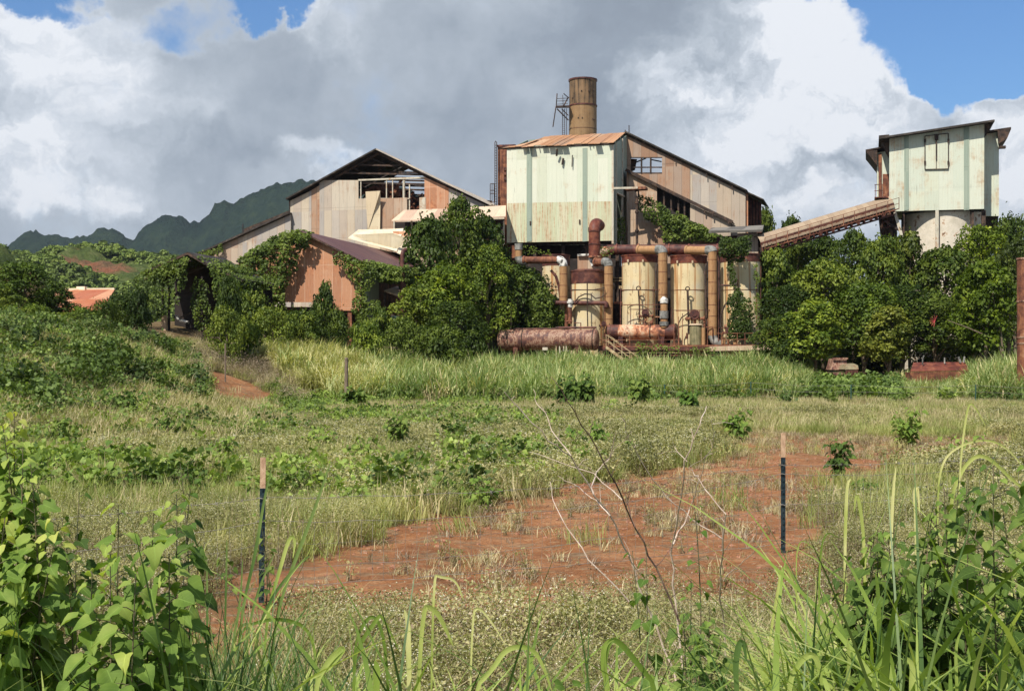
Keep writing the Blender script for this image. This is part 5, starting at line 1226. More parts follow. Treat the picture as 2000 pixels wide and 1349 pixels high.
# --- flowering weeds
def pxof(x, y): return 1000 + F * x / y
def pyof(x, y): return HZ + F * EYE / y
def weedp(x, y):
    base = P_dirt(x, y) * (.55 + .45 * sst(.35, .6, fbm(x * .7, y * .5, 3)))
    return base * (1 - .35 * sst(16, 24, y))
c_w = proto_coll('weed', [weed_clump(s) for s in range(5)] + [weed_clump(11, .5, .24, False, 120, 'brush', .035)])
pts, rnd = sample(7.2, 21, 10.5, weedp, 31, 4.5); k = len(pts); idx = (rnd.rand(k) * 5).astype(int)
rb = (fbm(pts[:, 0] * .8 + 3, pts[:, 1] * .5, 3) > .50) & (rnd.rand(k) < .45); idx[rb] = 5
scatter('flowering_weed', c_w, pts, rnd.uniform(.6, 1.1, k) * (.35 + .95 * fbm(pts[:, 0] * .55 + 9, pts[:, 1] * .4, 3)) * (1 - .2 * sst(14, 20, pts[:, 1])), idx, 'knee high grey green weeds dotted with tiny white flowers across the foreground', 'weeds', seed=4)
c_w2 = proto_coll('weed_mid', [weed_clump(s + 20, .5, .34, True, 110, 'weed', .07, .016, 45) for s in range(4)])
pts, rnd = sample(20, 60, 3.0, lambda x, y: P_dirt(x, y) * sst(.42, .58, fbm(x * .16 + 2, y * .12 + 7, 3)) * 1.0, 32); k = len(pts)
scatter('flowering_weed', c_w2, pts, rnd.uniform(.6, 1.2, k), (rnd.rand(k) * 4).astype(int), 'pale feathery weeds spread in drifts over the middle of the field', 'weeds', seed=5)
# sparse tufts and litter on the red soil
c_t = proto_coll('tuft', [grass_clump(s + 60, 22, .20, .012, .13, 'dry', 2, .7, .3) for s in range(2)] + [grass_clump(64, 20, .16, .012, .12, 'brush', 2, .9, .2), weed_clump(65, .22, .12, False, 40, 'weed', .035), weed_clump(66, .16, .15, False, 40, 'brush', .03)])
pts, rnd = sample(12, 48, 9.0, lambda x, y: dirt_mask(x, y) * (.05 + .8 * sst(.54, .70, fbm(x * .9 + 4, y * .42 + 2, 4)) + .35 * sst(30, 44, y)), 41); k = len(pts)
scatter('dry_tuft', c_t, pts, rnd.uniform(.4, 1.2, k), (rnd.rand(k) * 5).astype(int), 'small dry tufts and seedlings scattered on the bare red soil', 'dry tufts', seed=6)
# pebbles and clods
pb = []
for s in range(3):
    rnd = np.random.RandomState(s); v = unit(np.array([[x, y, z] for x in (-1, 0, 1) for y in (-1, 0, 1) for z in (-1, 1)], float) + rnd.normal(size=(18, 3)) * .2) * [.035, .03, .02]
    import bmesh
    bm = bmesh.new(); [bm.verts.new(q) for q in v]; bmesh.ops.convex_hull(bm, input=bm.verts); me = bpy.data.meshes.new('clod'); bm.to_mesh(me); bm.free(); me.materials.append(patina('clod%s' % 'abc'[s], [(.3, (.20, .08, .045)), (.6, (.40, .2, .12)), (.8, (.5, .33, .22))], 20)); pb.append(me)
c_p = proto_coll('clod', pb)
pts, rnd = sample(11, 45, 10, lambda x, y: dirt_mask(x, y) * (.15 + .8 * sst(.5, .62, fbm(x * .8, y * .6, 3))), 43); k = len(pts)
scatter('soil_clod', c_p, pts, rnd.uniform(.25, 1.3, k) ** 1.5, (rnd.rand(k) * 3).astype(int), 'loose red clods and pebbles strewn over the bare soil', 'clods', seed=7)
# --- leafy weeds: field drifts and the left bank
c_l = proto_coll('leafy', [leafy_clump(s, .55, .42, 120, .11) for s in range(4)] + [leafy_clump(s + 7, .7, .42, 130, .12, 'leafyd') for s in range(2)])
def leafp(x, y):
    px = pxof(x, y); d_ = P_dirt(x, y)
    drift = sst(.50, .60, fbm(x * .33 + 9, y * .17 + 3, 3)) * sst(1350, 900, px) * sst(17, 22, y)
    bank = sst(430, 180, px) * (.16 + .75 * sst(.46, .58, fbm(x * .3, y * .2 + 6, 3))) * sst(30, 40, y)
    return d_ * np.clip(drift * .75 + bank * .34, 0, 1)
pts, rnd = sample(17, 82, 2.4, leafp, 51); k = len(pts); left = sst(520, 200, pxof(pts[:, 0], pts[:, 1]))
idx = np.where(rnd.rand(k) < .10 + .15 * left * (pts[:, 1] > 38), 4 + (rnd.rand(k) * 2).astype(int), (rnd.rand(k) * 4).astype(int))
scatter('leafy_weed', c_l, pts, rnd.uniform(.5, 1.2, k) * (1 + .15 * left), idx, 'bright heart leaved weeds in drifts over the field and the left bank', 'weeds', seed=8)
# tall dry grass on the bank
c_b = proto_coll('bank_grass', [grass_clump(s + 80, 46, .95, .028, .4, 'dry', 3, .3, .5) for s in range(2)] + [grass_clump(s + 84, 46, .85, .028, .4, 'grass', 3, .3, .5) for s in range(2)])
c_d = proto_coll('bank_shrub', [leafy_clump(s + 70, 1.1, .62, 230, .15, ('leafyd', 'leafyb')[s % 2], 12) for s in range(4)])
pts, rnd = sample(33, 82, .75, lambda x, y: P_dirt(x, y) * sst(440, 370, pxof(x, y)) * sst(.40, .52, fbm(x * .28 + 14, y * .13 + 5, 3)) * sst(35, 45, y) * (.55 + .45 * sst(60, 200, pxof(x, y))), 58); k = len(pts)
scatter('bank_shrub', c_d, pts, rnd.uniform(.5, 1.0, k) * (.3 + 1.5 * fbm(pts[:, 0] * .6, pts[:, 1] * .5, 3)), (rnd.rand(k) * 4).astype(int), 'waist high dark green shrubs crowding the crest and face of the left bank', 'shrubs', seed=18)
pts, rnd = sample(34, 84, 3.4, lambda x, y: P_dirt(x, y) * sst(560, 330, pxof(x, y)) * (.3 + .7 * sst(.45, .6, fbm(x * .25 + 31, y * .2, 3))), 52); k = len(pts)
scatter('bank_grass', c_b, pts, rnd.uniform(.6, 1.15, k), (rnd.rand(k) * 4).astype(int), 'tall tawny grass growing on the bank at the left', 'grass', seed=9)
# --- cane grass belt
def cane_clump(seed, m_, h=2.45, k=26):
    rnd = np.random.RandomState(seed); v, f = blades(k, .55, h, .085, 5, .20, .70, rnd, dirs=rnd.normal(size=k) * 1.1 - .4)
    me = np_mesh('clump', v, f); me.materials.append(G_[m_]); return me
c_c = proto_coll('cane', [cane_clump(s, 'cane') for s in range(5)] + [cane_clump(s + 9, 'caney') for s in range(4)] + [cane_clump(s + 15, 'dry', 2.1, 20) for s in range(2)])
def canep(x, y):
    px = pxof(x, y); front = np.interp(px, [380, 470, 520, 600, 700, 900, 1100, 1250, 1400, 1560, 1600, 1740, 1780, 1860, 2000, 2200], [99, 90, 86, 79, 76, 75, 76, 79, 80, 81, 96, 96, 84, 82, 77, 77])
    back = np.interp(px, [380, 500, 700, 950, 1150, 1260, 1500, 1640, 1760, 2000], [99, 97, 97, 102, 102, 99, 100, 94.5, 96, 97])
    return sst(-.2, .9, y - front + (fbm(x * .5, y * .5, 3) - .5) * 4) * (y < back) * (px > 460)
pts, rnd = sample(73, 103, 2.3, canep, 61, 4); k = len(pts); px = pxof(pts[:, 0], pts[:, 1])
yel = np.interp(px, [450, 650, 760, 900, 1900], [.95, .9, .4, .18, .22]); idx = np.where(rnd.rand(k) < yel, 5 + (rnd.rand(k) * 4).astype(int), (rnd.rand(k) * 5).astype(int)); idx = np.where(rnd.rand(k) < .14 * sst(.4, .6, fbm(pts[:, 0] * .3, pts[:, 1] * .3, 2)) + .03, 9 + (rnd.rand(k) * 2).astype(int), idx)
hs = np.interp(px, [450, 520, 620, 700, 900, 1100, 1200, 1400, 1500, 1560, 1640, 1700, 1780, 1880, 1910, 2000], [.7, .9, .95, .88, .95, 1.0, .8, 1.0, .9, .75, .4, .4, .52, .55, 1.05, 1.1])
scatter('cane_grass', c_c, pts, rnd.uniform(.8, 1.12, k) * hs * (.58 + .84 * fbm(pts[:, 0] * .5, pts[:, 1] * .5 + 4, 3)), idx, 'dense belt of tall light green cane grass in front of the works', 'grass', tilt=.07, seed=10)
# grey brush at the left end of the belt
c_r = proto_coll('brush', [weed_clump(s + 90, 1.05, .6, False, 260, 'brush', .055) for s in range(3)])
pts, rnd = sample(60, 92, 0.55, lambda x, y: (1 - dirt_mask(x, y)) * sst(350, 395, pxof(x, y)) * sst(620, 520, pxof(x, y)) * sst(66, 72, y + x * 0) * (.25 + .75 * sst(88, 80, y)), 63); k = len(pts)
scatter('dry_brush', c_r, pts, rnd.uniform(.6, 1.25, k), (rnd.rand(k) * 3).astype(int), 'grey brown dry brush above the eroded red bank', 'brush', seed=11)
# low dark green growth in front of the wrecked truck and along the belt foot
pts, rnd = sample(68, 93, 1.6, lambda x, y: (1 - dirt_mask(x, y)) * (.035 * (1 - sst(1.0, 3.0, np.abs(y - 77))) + sst(1540, 1600, pxof(x, y)) * sst(1770, 1720, pxof(x, y)) * sst(79, 82, y)), 64, 4); k = len(pts)
c_l2 = proto_coll('leafy_far', [leafy_clump(s + 50, .9, .7, 120, .22, 'leafyd') for s in range(3)] + [leafy_clump(56, .9, .7, 120, .22, 'leafy')])
scatter('leafy_weed', c_l2, pts, rnd.uniform(.6, 1.2, k), (rnd.rand(k) * 4).astype(int), 'dark leafy undergrowth along the foot of the cane grass', 'undergrowth', seed=12)

# --- hillside trees: a far wood
def canopy(seed):
    rnd = np.random.RandomState(seed); k = 90; d_ = unit(rnd.normal(size=(k, 3))); d_[:, 2] = np.abs(d_[:, 2]); c = d_ * [3.2, 3.2, 3.0] * rnd.uniform(.6, 1.05, (k, 1)) + [0, 0, .6]
    v, f = leaf_quads(c, d_ + rnd.normal(size=(k, 3)) * .4, rnd.uniform(1.2, 2.4, k), rnd, .8); me = np_mesh('clump', v, f); me.materials.append(G_['hill%d' % (seed % 3)]); return me
G_['hill0'] = leaf_mat('hill_trees_dark', (.055, .085, .018), (.10, .14, .026), trans=.1, scale=.02, fine=.5)
G_['hill1'] = leaf_mat('hill_trees_mid', (.10, .15, .026), (.17, .23, .045), trans=.1, scale=.02, fine=.5)
G_['hill2'] = leaf_mat('hill_trees_light', (.15, .20, .04), (.24, .29, .07), trans=.1, scale=.02, fine=.5)
c_h = proto_coll('hill_tree', [canopy(s) for s in range(6)])
rnd = np.random.RandomState(5); hx, hy, hh = HX.ravel(), HY.ravel(), HH.ravel()
sel = rnd.choice(len(hx), 52000)
x = hx[sel] + rnd.normal(size=len(sel)) * 2.5; y = hy[sel] + rnd.normal(size=len(sel)) * 4; pxx = 1000 + F * x / y
cl = fbm(x * .021 + 3, y * .016, 4); bare = fbm(x * .018 + 40, y * .014 + 11, 3)
kk = (pxx < 620) & (pxx > -80) & (y < 660) & (cl > .25) & (bare < .60)
x, y, z_ = x[kk], y[kk], hh[sel][kk]; k = len(x)
pk_ = np.where(fbm(x * .03, y * .03, 2) > .5, 1, 0) + 3 * (rnd.rand(k) > .5) + (rnd.rand(k) > .75)
scatter('hill_wood', c_h, np.stack([x, y, z_], 1), rnd.uniform(.2, .85, k) ** 1.5, pk_.astype(int) % 6, 'green scrub and small trees covering the near hills at the left', 'woodland', seed=13)

# low wood behind the works closes the horizon
pts = []
rnd = np.random.RandomState(8)
for i in range(1500):
    Y = rnd.uniform(150, 215); px = rnd.uniform(380, 2250); x = (px - 1000) / F * Y; pts.append((x, Y, gz(x, Y) + rnd.uniform(-.5, 3.0 if px > 1480 else 1.5)))
scatter('background_wood', c_h, np.array(pts), rnd.uniform(.6, 1.2, len(pts)), rnd.choice([0, 3, 0, 3, 1, 4], len(pts)), 'dark green wood closing the view behind the works', 'woodland', seed=16)

# ================================================================== TREES
def tree_proto(seed, H=8.0, Rr=2.7, nb=26, per=230, ls=.30, low=.22, open_=0.0, lanky=False):
    """returns crown mesh and trunk mesh for a tree H tall and Rr in radius"""
    rnd = np.random.RandomState(seed); rr = random.Random(seed); cs, ns_, sz = [], [], []; bl = []
    for i in range(nb):
        u = (i + .5) / nb; z_ = H * (low + (1 - low) * (u ** .85)) - .2; prof = math.sin(math.pi * min(1, (.18 + .80 * u))) ** .6
        a = i * 2.4 + rr.uniform(-.5, .5); r_ = Rr * prof * rr.uniform(.35, .80) * (0.35 if u > .93 else 1)
        b = rr.uniform(.62, 1.15) * Rr * .38; bl.append((math.cos(a) * r_, math.sin(a) * r_, min(z_, H - b * .7), b))
    for x_, y_, z_, b in bl:
        k = int(per * (b / (Rr * .35)) ** 1.5); d_ = unit(rnd.normal(size=(k, 3))); d_[:, 2] = np.where(d_[:, 2] < -.35, -d_[:, 2], d_[:, 2])
        rad = b * (1 + .22 * np.sin(d_[:, 0] * 5 + seed) * np.cos(d_[:, 1] * 6)) * rnd.uniform(.70, 1.10, k) ** .8
        cs.append(np.array([x_, y_, z_]) + d_ * rad[:, None] * [1, 1, .82]); ns_.append(d_ + rnd.normal(size=(k, 3)) * .55 + [0, 0, .35]); sz.append(rnd.uniform(.55, 1.25, k) * ls)
    k = 700; st_ = np.array([bl[i][:3] for i in rnd.randint(0, nb, k)]); cs.append(st_ + rnd.normal(size=(k, 3)) * Rr * .17); ns_.append(rnd.normal(size=(k, 3)) + [0, 0, .5]); sz.append(rnd.uniform(.6, 1.1, k) * ls)
    v, f = leaf_quads(np.concatenate(cs), np.concatenate(ns_), np.concatenate(sz), rnd, .62)
    cm = np_mesh('crown', v, f); cm.materials.append(G_['crown'])
    mb = MB(); lean_ = rr.uniform(-.4, .4); pts = [Vector((lean_ * t_ * t_ * 1.5, .2 * math.sin(t_ * 3), H * .80 * t_)) for t_ in (0, .2, .4, .6, .8, 1)]
    mb.tube(pts, [.20, .16, .13, .10, .07, .03], 8)
    for x_, y_, z_, b in bl[::2]:
        t0 = max(.12, min(.85, z_ / (H * .80) - .22)); p0 = Vector((lean_ * t0 * t0 * 1.5, .2 * math.sin(t0 * 3), H * .80 * t0)); p1 = Vector((x_, y_, z_)); md_ = (p0 + p1) / 2 + Z * .25
        mb.tube([p0, md_, p1], [.07, .05, .02], 5)
    me = bpy.data.meshes.new('trunk'); me.from_pydata([tuple(q) for q in mb.v], [], mb.f); me.shade_smooth(); me.materials.append(G_['bark'])
    return cm, me
TP = [tree_proto(1, low=.34), tree_proto(2, 8, 3.0, 30, 230, .30, .26), tree_proto(3, 8, 2.5, 24, 260, .24, .30), tree_proto(4, 8, 2.9, 22, 230, .36, .30), tree_proto(5, 8, 2.6, 32, 290, .20, .28)]
BP = [tree_proto(21, 3.2, 2.3, 18, 240, .24, .02), tree_proto(22, 3.0, 2.5, 20, 240, .20, .0), tree_proto(23, 3.4, 2.0, 16, 240, .26, .03)]
def tree(kind, label, cat, px, top_, hw, Y, pi, colr=(1, 1, 1), rz=None, group=None, bush=False, sink=0.0):
    cm, tm = (BP if bush else TP)[pi]; H0, R0_ = ((3.2, 3.0, 3.4)[pi], (2.3, 2.5, 2.0)[pi]) if bush else (8.0, (2.7, 3.0, 2.5, 2.9, 2.6)[pi])
    x = (px - 1000) / F * Y; g0 = gz(x, Y) - sink; top_z = EYE + (HZ - top_) / F * Y; sz_ = (top_z - g0) / H0; sx = hw / F * Y / (R0_ * .98)
    t = bpy.data.objects.new(kind, None); COL.objects.link(t); t.location = (x, Y, g0); t.rotation_euler = (0, 0, R0.uniform(0, 6.28) if rz is None else rz)
    tag(t, label, cat, group)
    if bush: c = bpy.data.objects.new('foliage', cm)
    else: c = bpy.data.objects.new('crown', cm)
    s = bpy.data.objects.new('stem' if bush else 'trunk', tm)
    for o in (c, s): COL.objects.link(o); o.parent = t
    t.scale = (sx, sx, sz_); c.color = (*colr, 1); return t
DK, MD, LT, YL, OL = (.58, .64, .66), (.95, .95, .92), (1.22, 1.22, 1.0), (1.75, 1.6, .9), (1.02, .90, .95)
TR = [  # px, top, half width, Y, proto, tint, label
 (898, 388, 52, 114, 2, DK, 'tall narrow tree rising before the pale canopy'),
 (838, 428, 54, 108, 0, MD, 'dense tree right of the bleached roof shed'),
 (945, 428, 56, 116, 3, DK, 'dark tree touching the left edge of the green tower'),
 (868, 520, 62, 103, 1, YL, 'yellow green young tree in the middle clump'),
 (950, 484, 58, 113.5, 4, LT, 'light green tree in front of the tower base'),
 (1018, 520, 62, 116.5, 1, MD, 'rounded tree hiding the left cream tank'),
 (815, 560, 50, 102, 0, MD, 'low tree beside the broken lean-to'),
 (890, 590, 62, 100, 4, DK, 'dark tree at the foot of the middle clump'),
 (1048, 568, 44, 116.5, 2, MD, 'small tree behind the mottled drum'),
 (45, 516, 58, 88, 1, LT, 'round bright tree at the far left'),
 (105, 560, 42, 92, 3, MD, 'leafy tree overlapping the left end of the orange roof'),
 (2, 560, 40, 84, 0, MD, 'tree cut by the left edge of the photo'),
 (1455, 405, 20, 137, 3, DK, 'dark tree top against the corner of the boiler house'),
 (1494, 412, 30, 140, 0, DK, 'dark tree behind the lichened hut roof'),
 (1545, 425, 34, 138, 2, DK, 'dark tree behind the middle of the conveyor'),
 (1560, 470, 42, 122, 4, DK, 'dark tree in the shade under the conveyor'),
 (1608, 462, 40, 124, 0, DK, 'dark tree under the upper half of the conveyor'),
 (1515, 490, 38, 112, 3, MD, 'leafy tree against the right end tank'),
 (1668, 452, 46, 112, 2, MD, 'tree with a ragged top just left of the silo legs'),
 (1720, 468, 48, 108, 1, MD, 'rounded tree in front of the silo legs'),
 (1778, 458, 44, 113, 3, OL, 'thin olive tree before the pale silo drum'),
 (1850, 486, 60, 110, 0, DK, 'dark tree at the foot of the silo drum'),
 (1915, 446, 60, 112, 4, YL, 'bright yellow green tree right of the silo drum'),
 (1972, 428, 44, 118, 1, MD, 'tall tree at the right behind the bright one'),
 (1985, 470, 46, 104, 2, OL, 'olive tree above the rusty standpipe'),
 (1542, 560, 56, 103, 4, DK, 'broad dark tree at the right end of the deck'),
 (1610, 510, 58, 103, 0, MD, 'mid green tree in the middle of the right hand thicket'),
 (1590, 590, 56, 98, 3, LT, 'light leaved tree low in the thicket above the wrecked truck'),
 (1690, 555, 60, 100, 1, LT, 'large leaved tree hanging over the wrecked truck'),
 (1760, 560, 62, 103, 4, DK, 'dark tree between the wrecked truck and the trough'),
 (1830, 575, 52, 101, 2, DK, 'dark tree behind the rusty trough'),
 (1735, 600, 48, 97, 3, OL, 'round leaved olive tree in front of the thicket'),
 (1925, 515, 58, 96, 3, YL, 'bright round leaved tree with pale bare limbs near the standpipe'),
 (1905, 600, 50, 101, 0, DK, 'dark tree under the bright round leaved one'),
 (1520, 620, 40, 99, 2, MD, 'small tree beside the deck end'),
]
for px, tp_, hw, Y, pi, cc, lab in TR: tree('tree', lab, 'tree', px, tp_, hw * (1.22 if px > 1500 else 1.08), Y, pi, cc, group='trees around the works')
SH = [
 (250, 575, 44, 88, 0, DK, 'dark bush left of the black shed'), (205, 590, 40, 86, 1, MD, 'bush below the orange roof'), (160, 602, 40, 84, 2, LT, 'light bush before the orange roof'),
 (272, 566, 26, 85, 2, DK, 'vine covered bush under the left eave of the black shed'), (448, 548, 32, 83.5, 0, DK, 'bush against the right side of the black shed'),
 (440, 604, 40, 82, 1, MD, 'low light bush right of the concrete post'), (480, 570, 46, 92, 0, MD, 'bush under the vine covered roof'), (530, 605, 52, 90, 1, MD, 'wide bush before the orange gable'),
 (470, 625, 50, 86, 2, LT, 'low bush at the left end of the yellow cane'), (585, 610, 50, 92, 0, MD, 'bush below the orange gable wall'), (635, 556, 30, 94, 2, DK, 'pointed creeper covered bush in front of the orange gable'),
 (650, 605, 40, 94, 1, DK, 'dark bush beside the rusty shed post'), (715, 632, 34, 91, 0, LT, 'bright green bush right of the rusty shed post'), (745, 605, 34, 97, 2, MD, 'bush against the shaded side of the orange shed'),
 (790, 628, 50, 95, 1, DK, 'dark low bush below the broken lean-to'), (860, 640, 54, 95, 0, DK, 'dark low bush before the middle trees'), (925, 640, 36, 99, 2, MD, 'bush left of the mottled drum'),
 (1010, 600, 34, 117, 1, MD, 'leafy bush above the left end of the mottled drum'), (1085, 608, 36, 117, 0, MD, 'leafy bush above the middle of the mottled drum'), (1125, 618, 18, 116, 2, LT, 'small bright bush above the right end of the mottled drum'),
 (1255, 684, 22, 111, 1, MD, 'low creeper bush under the orange vessel'), (1300, 682, 22, 111, 0, LT, 'low creeper bush on the deck edge'), (1480, 618, 24, 113, 2, MD, 'leafy bush on the right end of the deck'),
 (1540, 660, 44, 98, 0, DK, 'dark low bush at the right end of the deck'),

 (1820, 655, 50, 104, 1, DK, 'dark bush in the shade behind the trough'), (1900, 660, 56, 105, 0, DK, 'dark bush in the shade left of the standpipe'), (1700, 680, 60, 106, 0, DK, 'dark bush in the shade behind the wrecked truck'),
 (70, 598, 46, 78, 1, LT, 'light bush on top of the bank at the left'), (10, 600, 44, 74, 0, MD, 'bush on the bank at the left edge'), (130, 612, 44, 76, 2, MD, 'bush on the bank under the orange roof'),

]
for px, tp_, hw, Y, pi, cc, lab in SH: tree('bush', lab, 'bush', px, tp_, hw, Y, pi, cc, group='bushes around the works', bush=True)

# --- vines
def vine(label, regions, size=.26, thick=.45, dens=24, base=None, seed=0, drape=None, mm='vine', light=False):
    """regions: (polygon of pixel rows, v or Y depth, mode) -> leaf cloud over that face of the building"""
    rnd = np.random.RandomState(seed + 100); cs, ns_, sz = [], [], []
    for poly, v, *opt in regions:
        pts = [FP(a, b, v) for a, b in poly]; o = pts[0]; du = U; q = [((p - o).dot(U), (p - o).dot(Z)) for p in pts]
        xs_, zs_ = [a for a, b in q], [b for a, b in q]; area = (max(xs_) - min(xs_)) * (max(zs_) - min(zs_)); k = int(area * dens * 4.2 * (1 + 1.6 * (opt[0] if opt else 0)))
        x = rnd.uniform(min(xs_), max(xs_), k); z_ = rnd.uniform(min(zs_), max(zs_), k); dd = poly_dist(x, z_, q) + (fbm(x * .9 + seed, z_ * .9, 3) - .5) * 1.3
        kp = dd > 0; x, z_, dd = x[kp], z_[kp], dd[kp]; lump = fbm(x * 1.2 + seed, z_ * 1.2, 2)
        th = (thick * (.25 + 1.5 * lump) * np.minimum(1, .3 + dd)) * rnd.uniform(.4, 1, len(x)); back = opt[0] if opt else 0.0
        w_ = th + .05; c = np.array(o)[None] + x[:, None] * np.array(U) + z_[:, None] * np.array(Z) - w_[:, None] * np.array(V)
        if back: c = c + (rnd.rand(len(x)) * back)[:, None] * np.array(V)
        cs.append(c); ns_.append(-np.array(V) * .8 + rnd.normal(size=c.shape) * .6 + [0, 0, .5]); sz.append(rnd.uniform(.6, 1.25, len(x)) * size)
    c = np.concatenate(cs); v_, f_ = leaf_quads(c, np.concatenate(ns_), np.concatenate(sz), rnd, .7)
    b = c.mean(0); me = np_mesh('creeper', v_ - b, f_); o = link_mesh('creeper', me, None, G_[mm]); o.location = b
    return tag(o, label, 'creeper', 'creepers on the buildings')
vine('creeper curtain covering the left roof slope and wall of the orange shed', [([(588,443),(603,462),(598,498),(576,528),(560,560),(560,612),(462,622),(458,560),(472,510),(516,474)], 96.6), ([(462,540),(560,540),(560,625),(440,625)], 95.6), ([(585,446),(612,460),(600,500),(575,480)], 96.4), ([(470,500),(590,448),(590,470),(480,540)], 97.5, 3.0)], .26, .9, 30, seed=1)
vine('creeper hanging from the right eave of the orange shed', [([(652,492),(700,505),(735,520),(724,560),(716,620),(696,640),(690,560),(672,530),(655,515)], 96.6), ([(700,508),(790,520),(786,545),(730,550),(716,530)], 97.4, 4.0), ([(700,580),(745,590),(735,650),(695,650)], 96.4)], .24, .5, 26, seed=2)
vine('creeper draped over the left side of the black shed', [([(268,536),(345,500),(342,540),(336,596),(326,612),(316,620),(296,640),(262,640),(262,560)], 83.9), ([(280,540),(372,496),(372,504),(290,556)], 84.2, 3), ([(345,510),(375,500),(362,560),(350,600)], 83.9)], .2, .5, 30, seed=3)
vine('creeper draped over the right slope of the black shed', [([(405,512),(474,545),(470,600),(440,620),(425,580),(415,545)], 84.0), ([(375,494),(414,512),(478,545),(478,560),(410,532)], 84.0, 5), ([(380,496),(474,540),(474,552),(400,520)], 86.5, 3), ([(372,560),(400,540),(415,600),(395,650),(380,640)], 85)], .2, .5, 24, seed=4)
vine('thin creeper along the low roof edge of the grey lean-to', [([(385,496),(433,476),(436,490),(418,500),(395,515)], 127.2)], .24, .3, 26, seed=5)
vine('thick creeper covering the sloping roof of the stepped annex', [([(1246,382),(1270,388),(1292,402),(1404,458),(1420,472),(1300,474),(1290,448),(1262,425),(1250,410)], 126.9), ([(1285,400),(1404,460),(1420,474),(1300,440)], 127.0, 2.5)], .26, .7, 30, seed=6)
vine('creeper strip climbing between the green tower and the annex', [([(1200,430),(1220,425),(1221,472),(1199,474)], 128.0)], .24, .5, 26, seed=7)
vine('dry creeper tumbling over the left part of the last cream tank', [([(1408,470),(1450,466),(1462,495),(1440,515),(1432,560),(1424,540),(1418,510),(1404,495)], 110.8), ([(1436,560),(1462,590),(1466,640),(1450,660),(1432,650),(1430,600)], 110.6), ([(1424,575),(1466,585),(1470,660),(1420,665)], 110.4), ([(1405,462),(1470,466),(1460,500),(1415,500)], 110.2)], .22, .4, 44, seed=8, mm='vine')
vine('ropes of creeper hanging down the right of the last cream tank', [([(1468,515),(1478,513),(1482,600),(1486,660),(1474,655),(1476,600)], 110.9)], .2, .2, 24, seed=9)
vine('small creeper tuft on the red manifold pipe', [([(1175,482),(1200,484),(1198,500),(1178,500)], 113), ([(1010,480),(1075,486),(1080,500),(1030,502)], 112.5)], .18, .4, 14, seed=10)
vine('creeper over the low wall at the left of the tanks', [([(1040,540),(1078,560),(1084,640),(1030,640)], 111)], .24, .5, 20, seed=11)
vine('creeper along the front of the deck', [([(1235,668),(1330,672),(1326,690),(1240,690)], 109.4), ([(1345,676),(1400,678),(1400,690),(1340,690)], 109.4), ([(1455,655),(1500,652),(1500,672),(1455,672)], 110)], .2, .5, 20, seed=12)
# ================================================================== NEAR FENCE
t = thing('wire_fence', 'sagging barbed and woven wire fence on two steel posts across the foreground', 'fence', (0.4, 14.6, 0))
fA, fB = Vector((-2.45, 13.0, 0)), Vector((3.31, 16.25, 0)); fd = (fB - fA)
def fpt(s): q = fA + fd * s; return Vector((q.x, q.y, gz(q.x, q.y)))
def tpost(s, top_z, lean, lab):
    b = fpt(s) - Z * .3; tt = Vector((b.x + lean, b.y, top_z)); L_ = tt - b; tipb = b + L_ * ((top_z - .30 - b.z) / (top_z - b.z))
    def sect(mb, p, q):
        dn = Vector((0.12, 1, 0)).normalized(); sx_ = Vector((1, -.12, 0)).normalized()
        mb.prism([p - sx_ * .028 - dn * .006, p + sx_ * .028 - dn * .006, p + sx_ * .028, p - sx_ * .028], q - p)
        mb.prism([p - sx_ * .004, p + sx_ * .004, p + sx_ * .004 + dn * .045, p - sx_ * .004 + dn * .045], q - p)
    mb = MB(); sect(mb, b, tipb); o = mb.build('post', M['post_dark'], t)
    mb = MB()
    k_ = 0
    while .36 + k_ * .075 < (tipb - b).length: q = b + L_.normalized() * (.36 + k_ * .075); mb.box(q - Vector((.0, .010, 0)), (.009, 0, 0), (0, .008, 0), (0, 0, .011)); k_ += 1
    mb.build('post_stud', M['post_dark'], o)
    mb = MB(); sect(mb, tipb, tt); mb.build('post_tip', M['post_tip'], o)
    return o
SPLIT.discard('post')
tpost(0, EYE - (893 - HZ) / F * 13.0, .02, ''); tpost(1, EYE - (845 - HZ) / F * 16.25, .0, '')
SPLIT.add('post')
def strand(hts, r, nm, barbed=False, sag=.10, s0=-1.2, s1=2.2):
    h0, h1 = hts; pts = []
    N_ = 90
    for i in range(N_ + 1):
        s = s0 + (s1 - s0) * i / N_; z_ = h0 + (h1 - h0) * s; fr = s - math.floor(s); z_ -= sag * 4 * fr * (1 - fr) + .008 * math.sin(i * 1.7) ; q = fA + fd * s; pts.append(Vector((q.x, q.y - .012 + .01 * math.sin(i * .9), z_)))
    mb = MB(); mb.tube(pts, r, 5)
    if barbed:
        for i in range(2, N_, 1):
            p = pts[i]; mb.bar(p - Vector((.012, 0, .018)), p + Vector((.012, 0, .018)), .004); mb.bar(p - Vector((-.012, 0, .018)), p + Vector((-.012, 0, .018)), .004)
    mb.build(nm, M['wire'], t); return pts
zz_ = lambda y, Y: EYE - (y - HZ) / F * Y
SPLIT.discard('wire')
strand((zz_(972, 13), zz_(908, 16.25)), .0026, 'barbed_wire', True, .09)
s2 = strand((zz_(1017, 13), zz_(925, 16.25)), .0028, 'top_wire', False, .17)
strand((zz_(1062, 13), zz_(956, 16.25)), .0013, 'wire', False, .15)
s3 = strand((zz_(1110, 13), zz_(985, 16.25)), .0022, 'wire', False, .14)
strand((zz_(1150, 13), zz_(1022, 16.25)), .0012, 'wire', False, .10)
s4 = strand((.14, .14), .0030, 'bottom_wire', False, .04)
mb = MB()
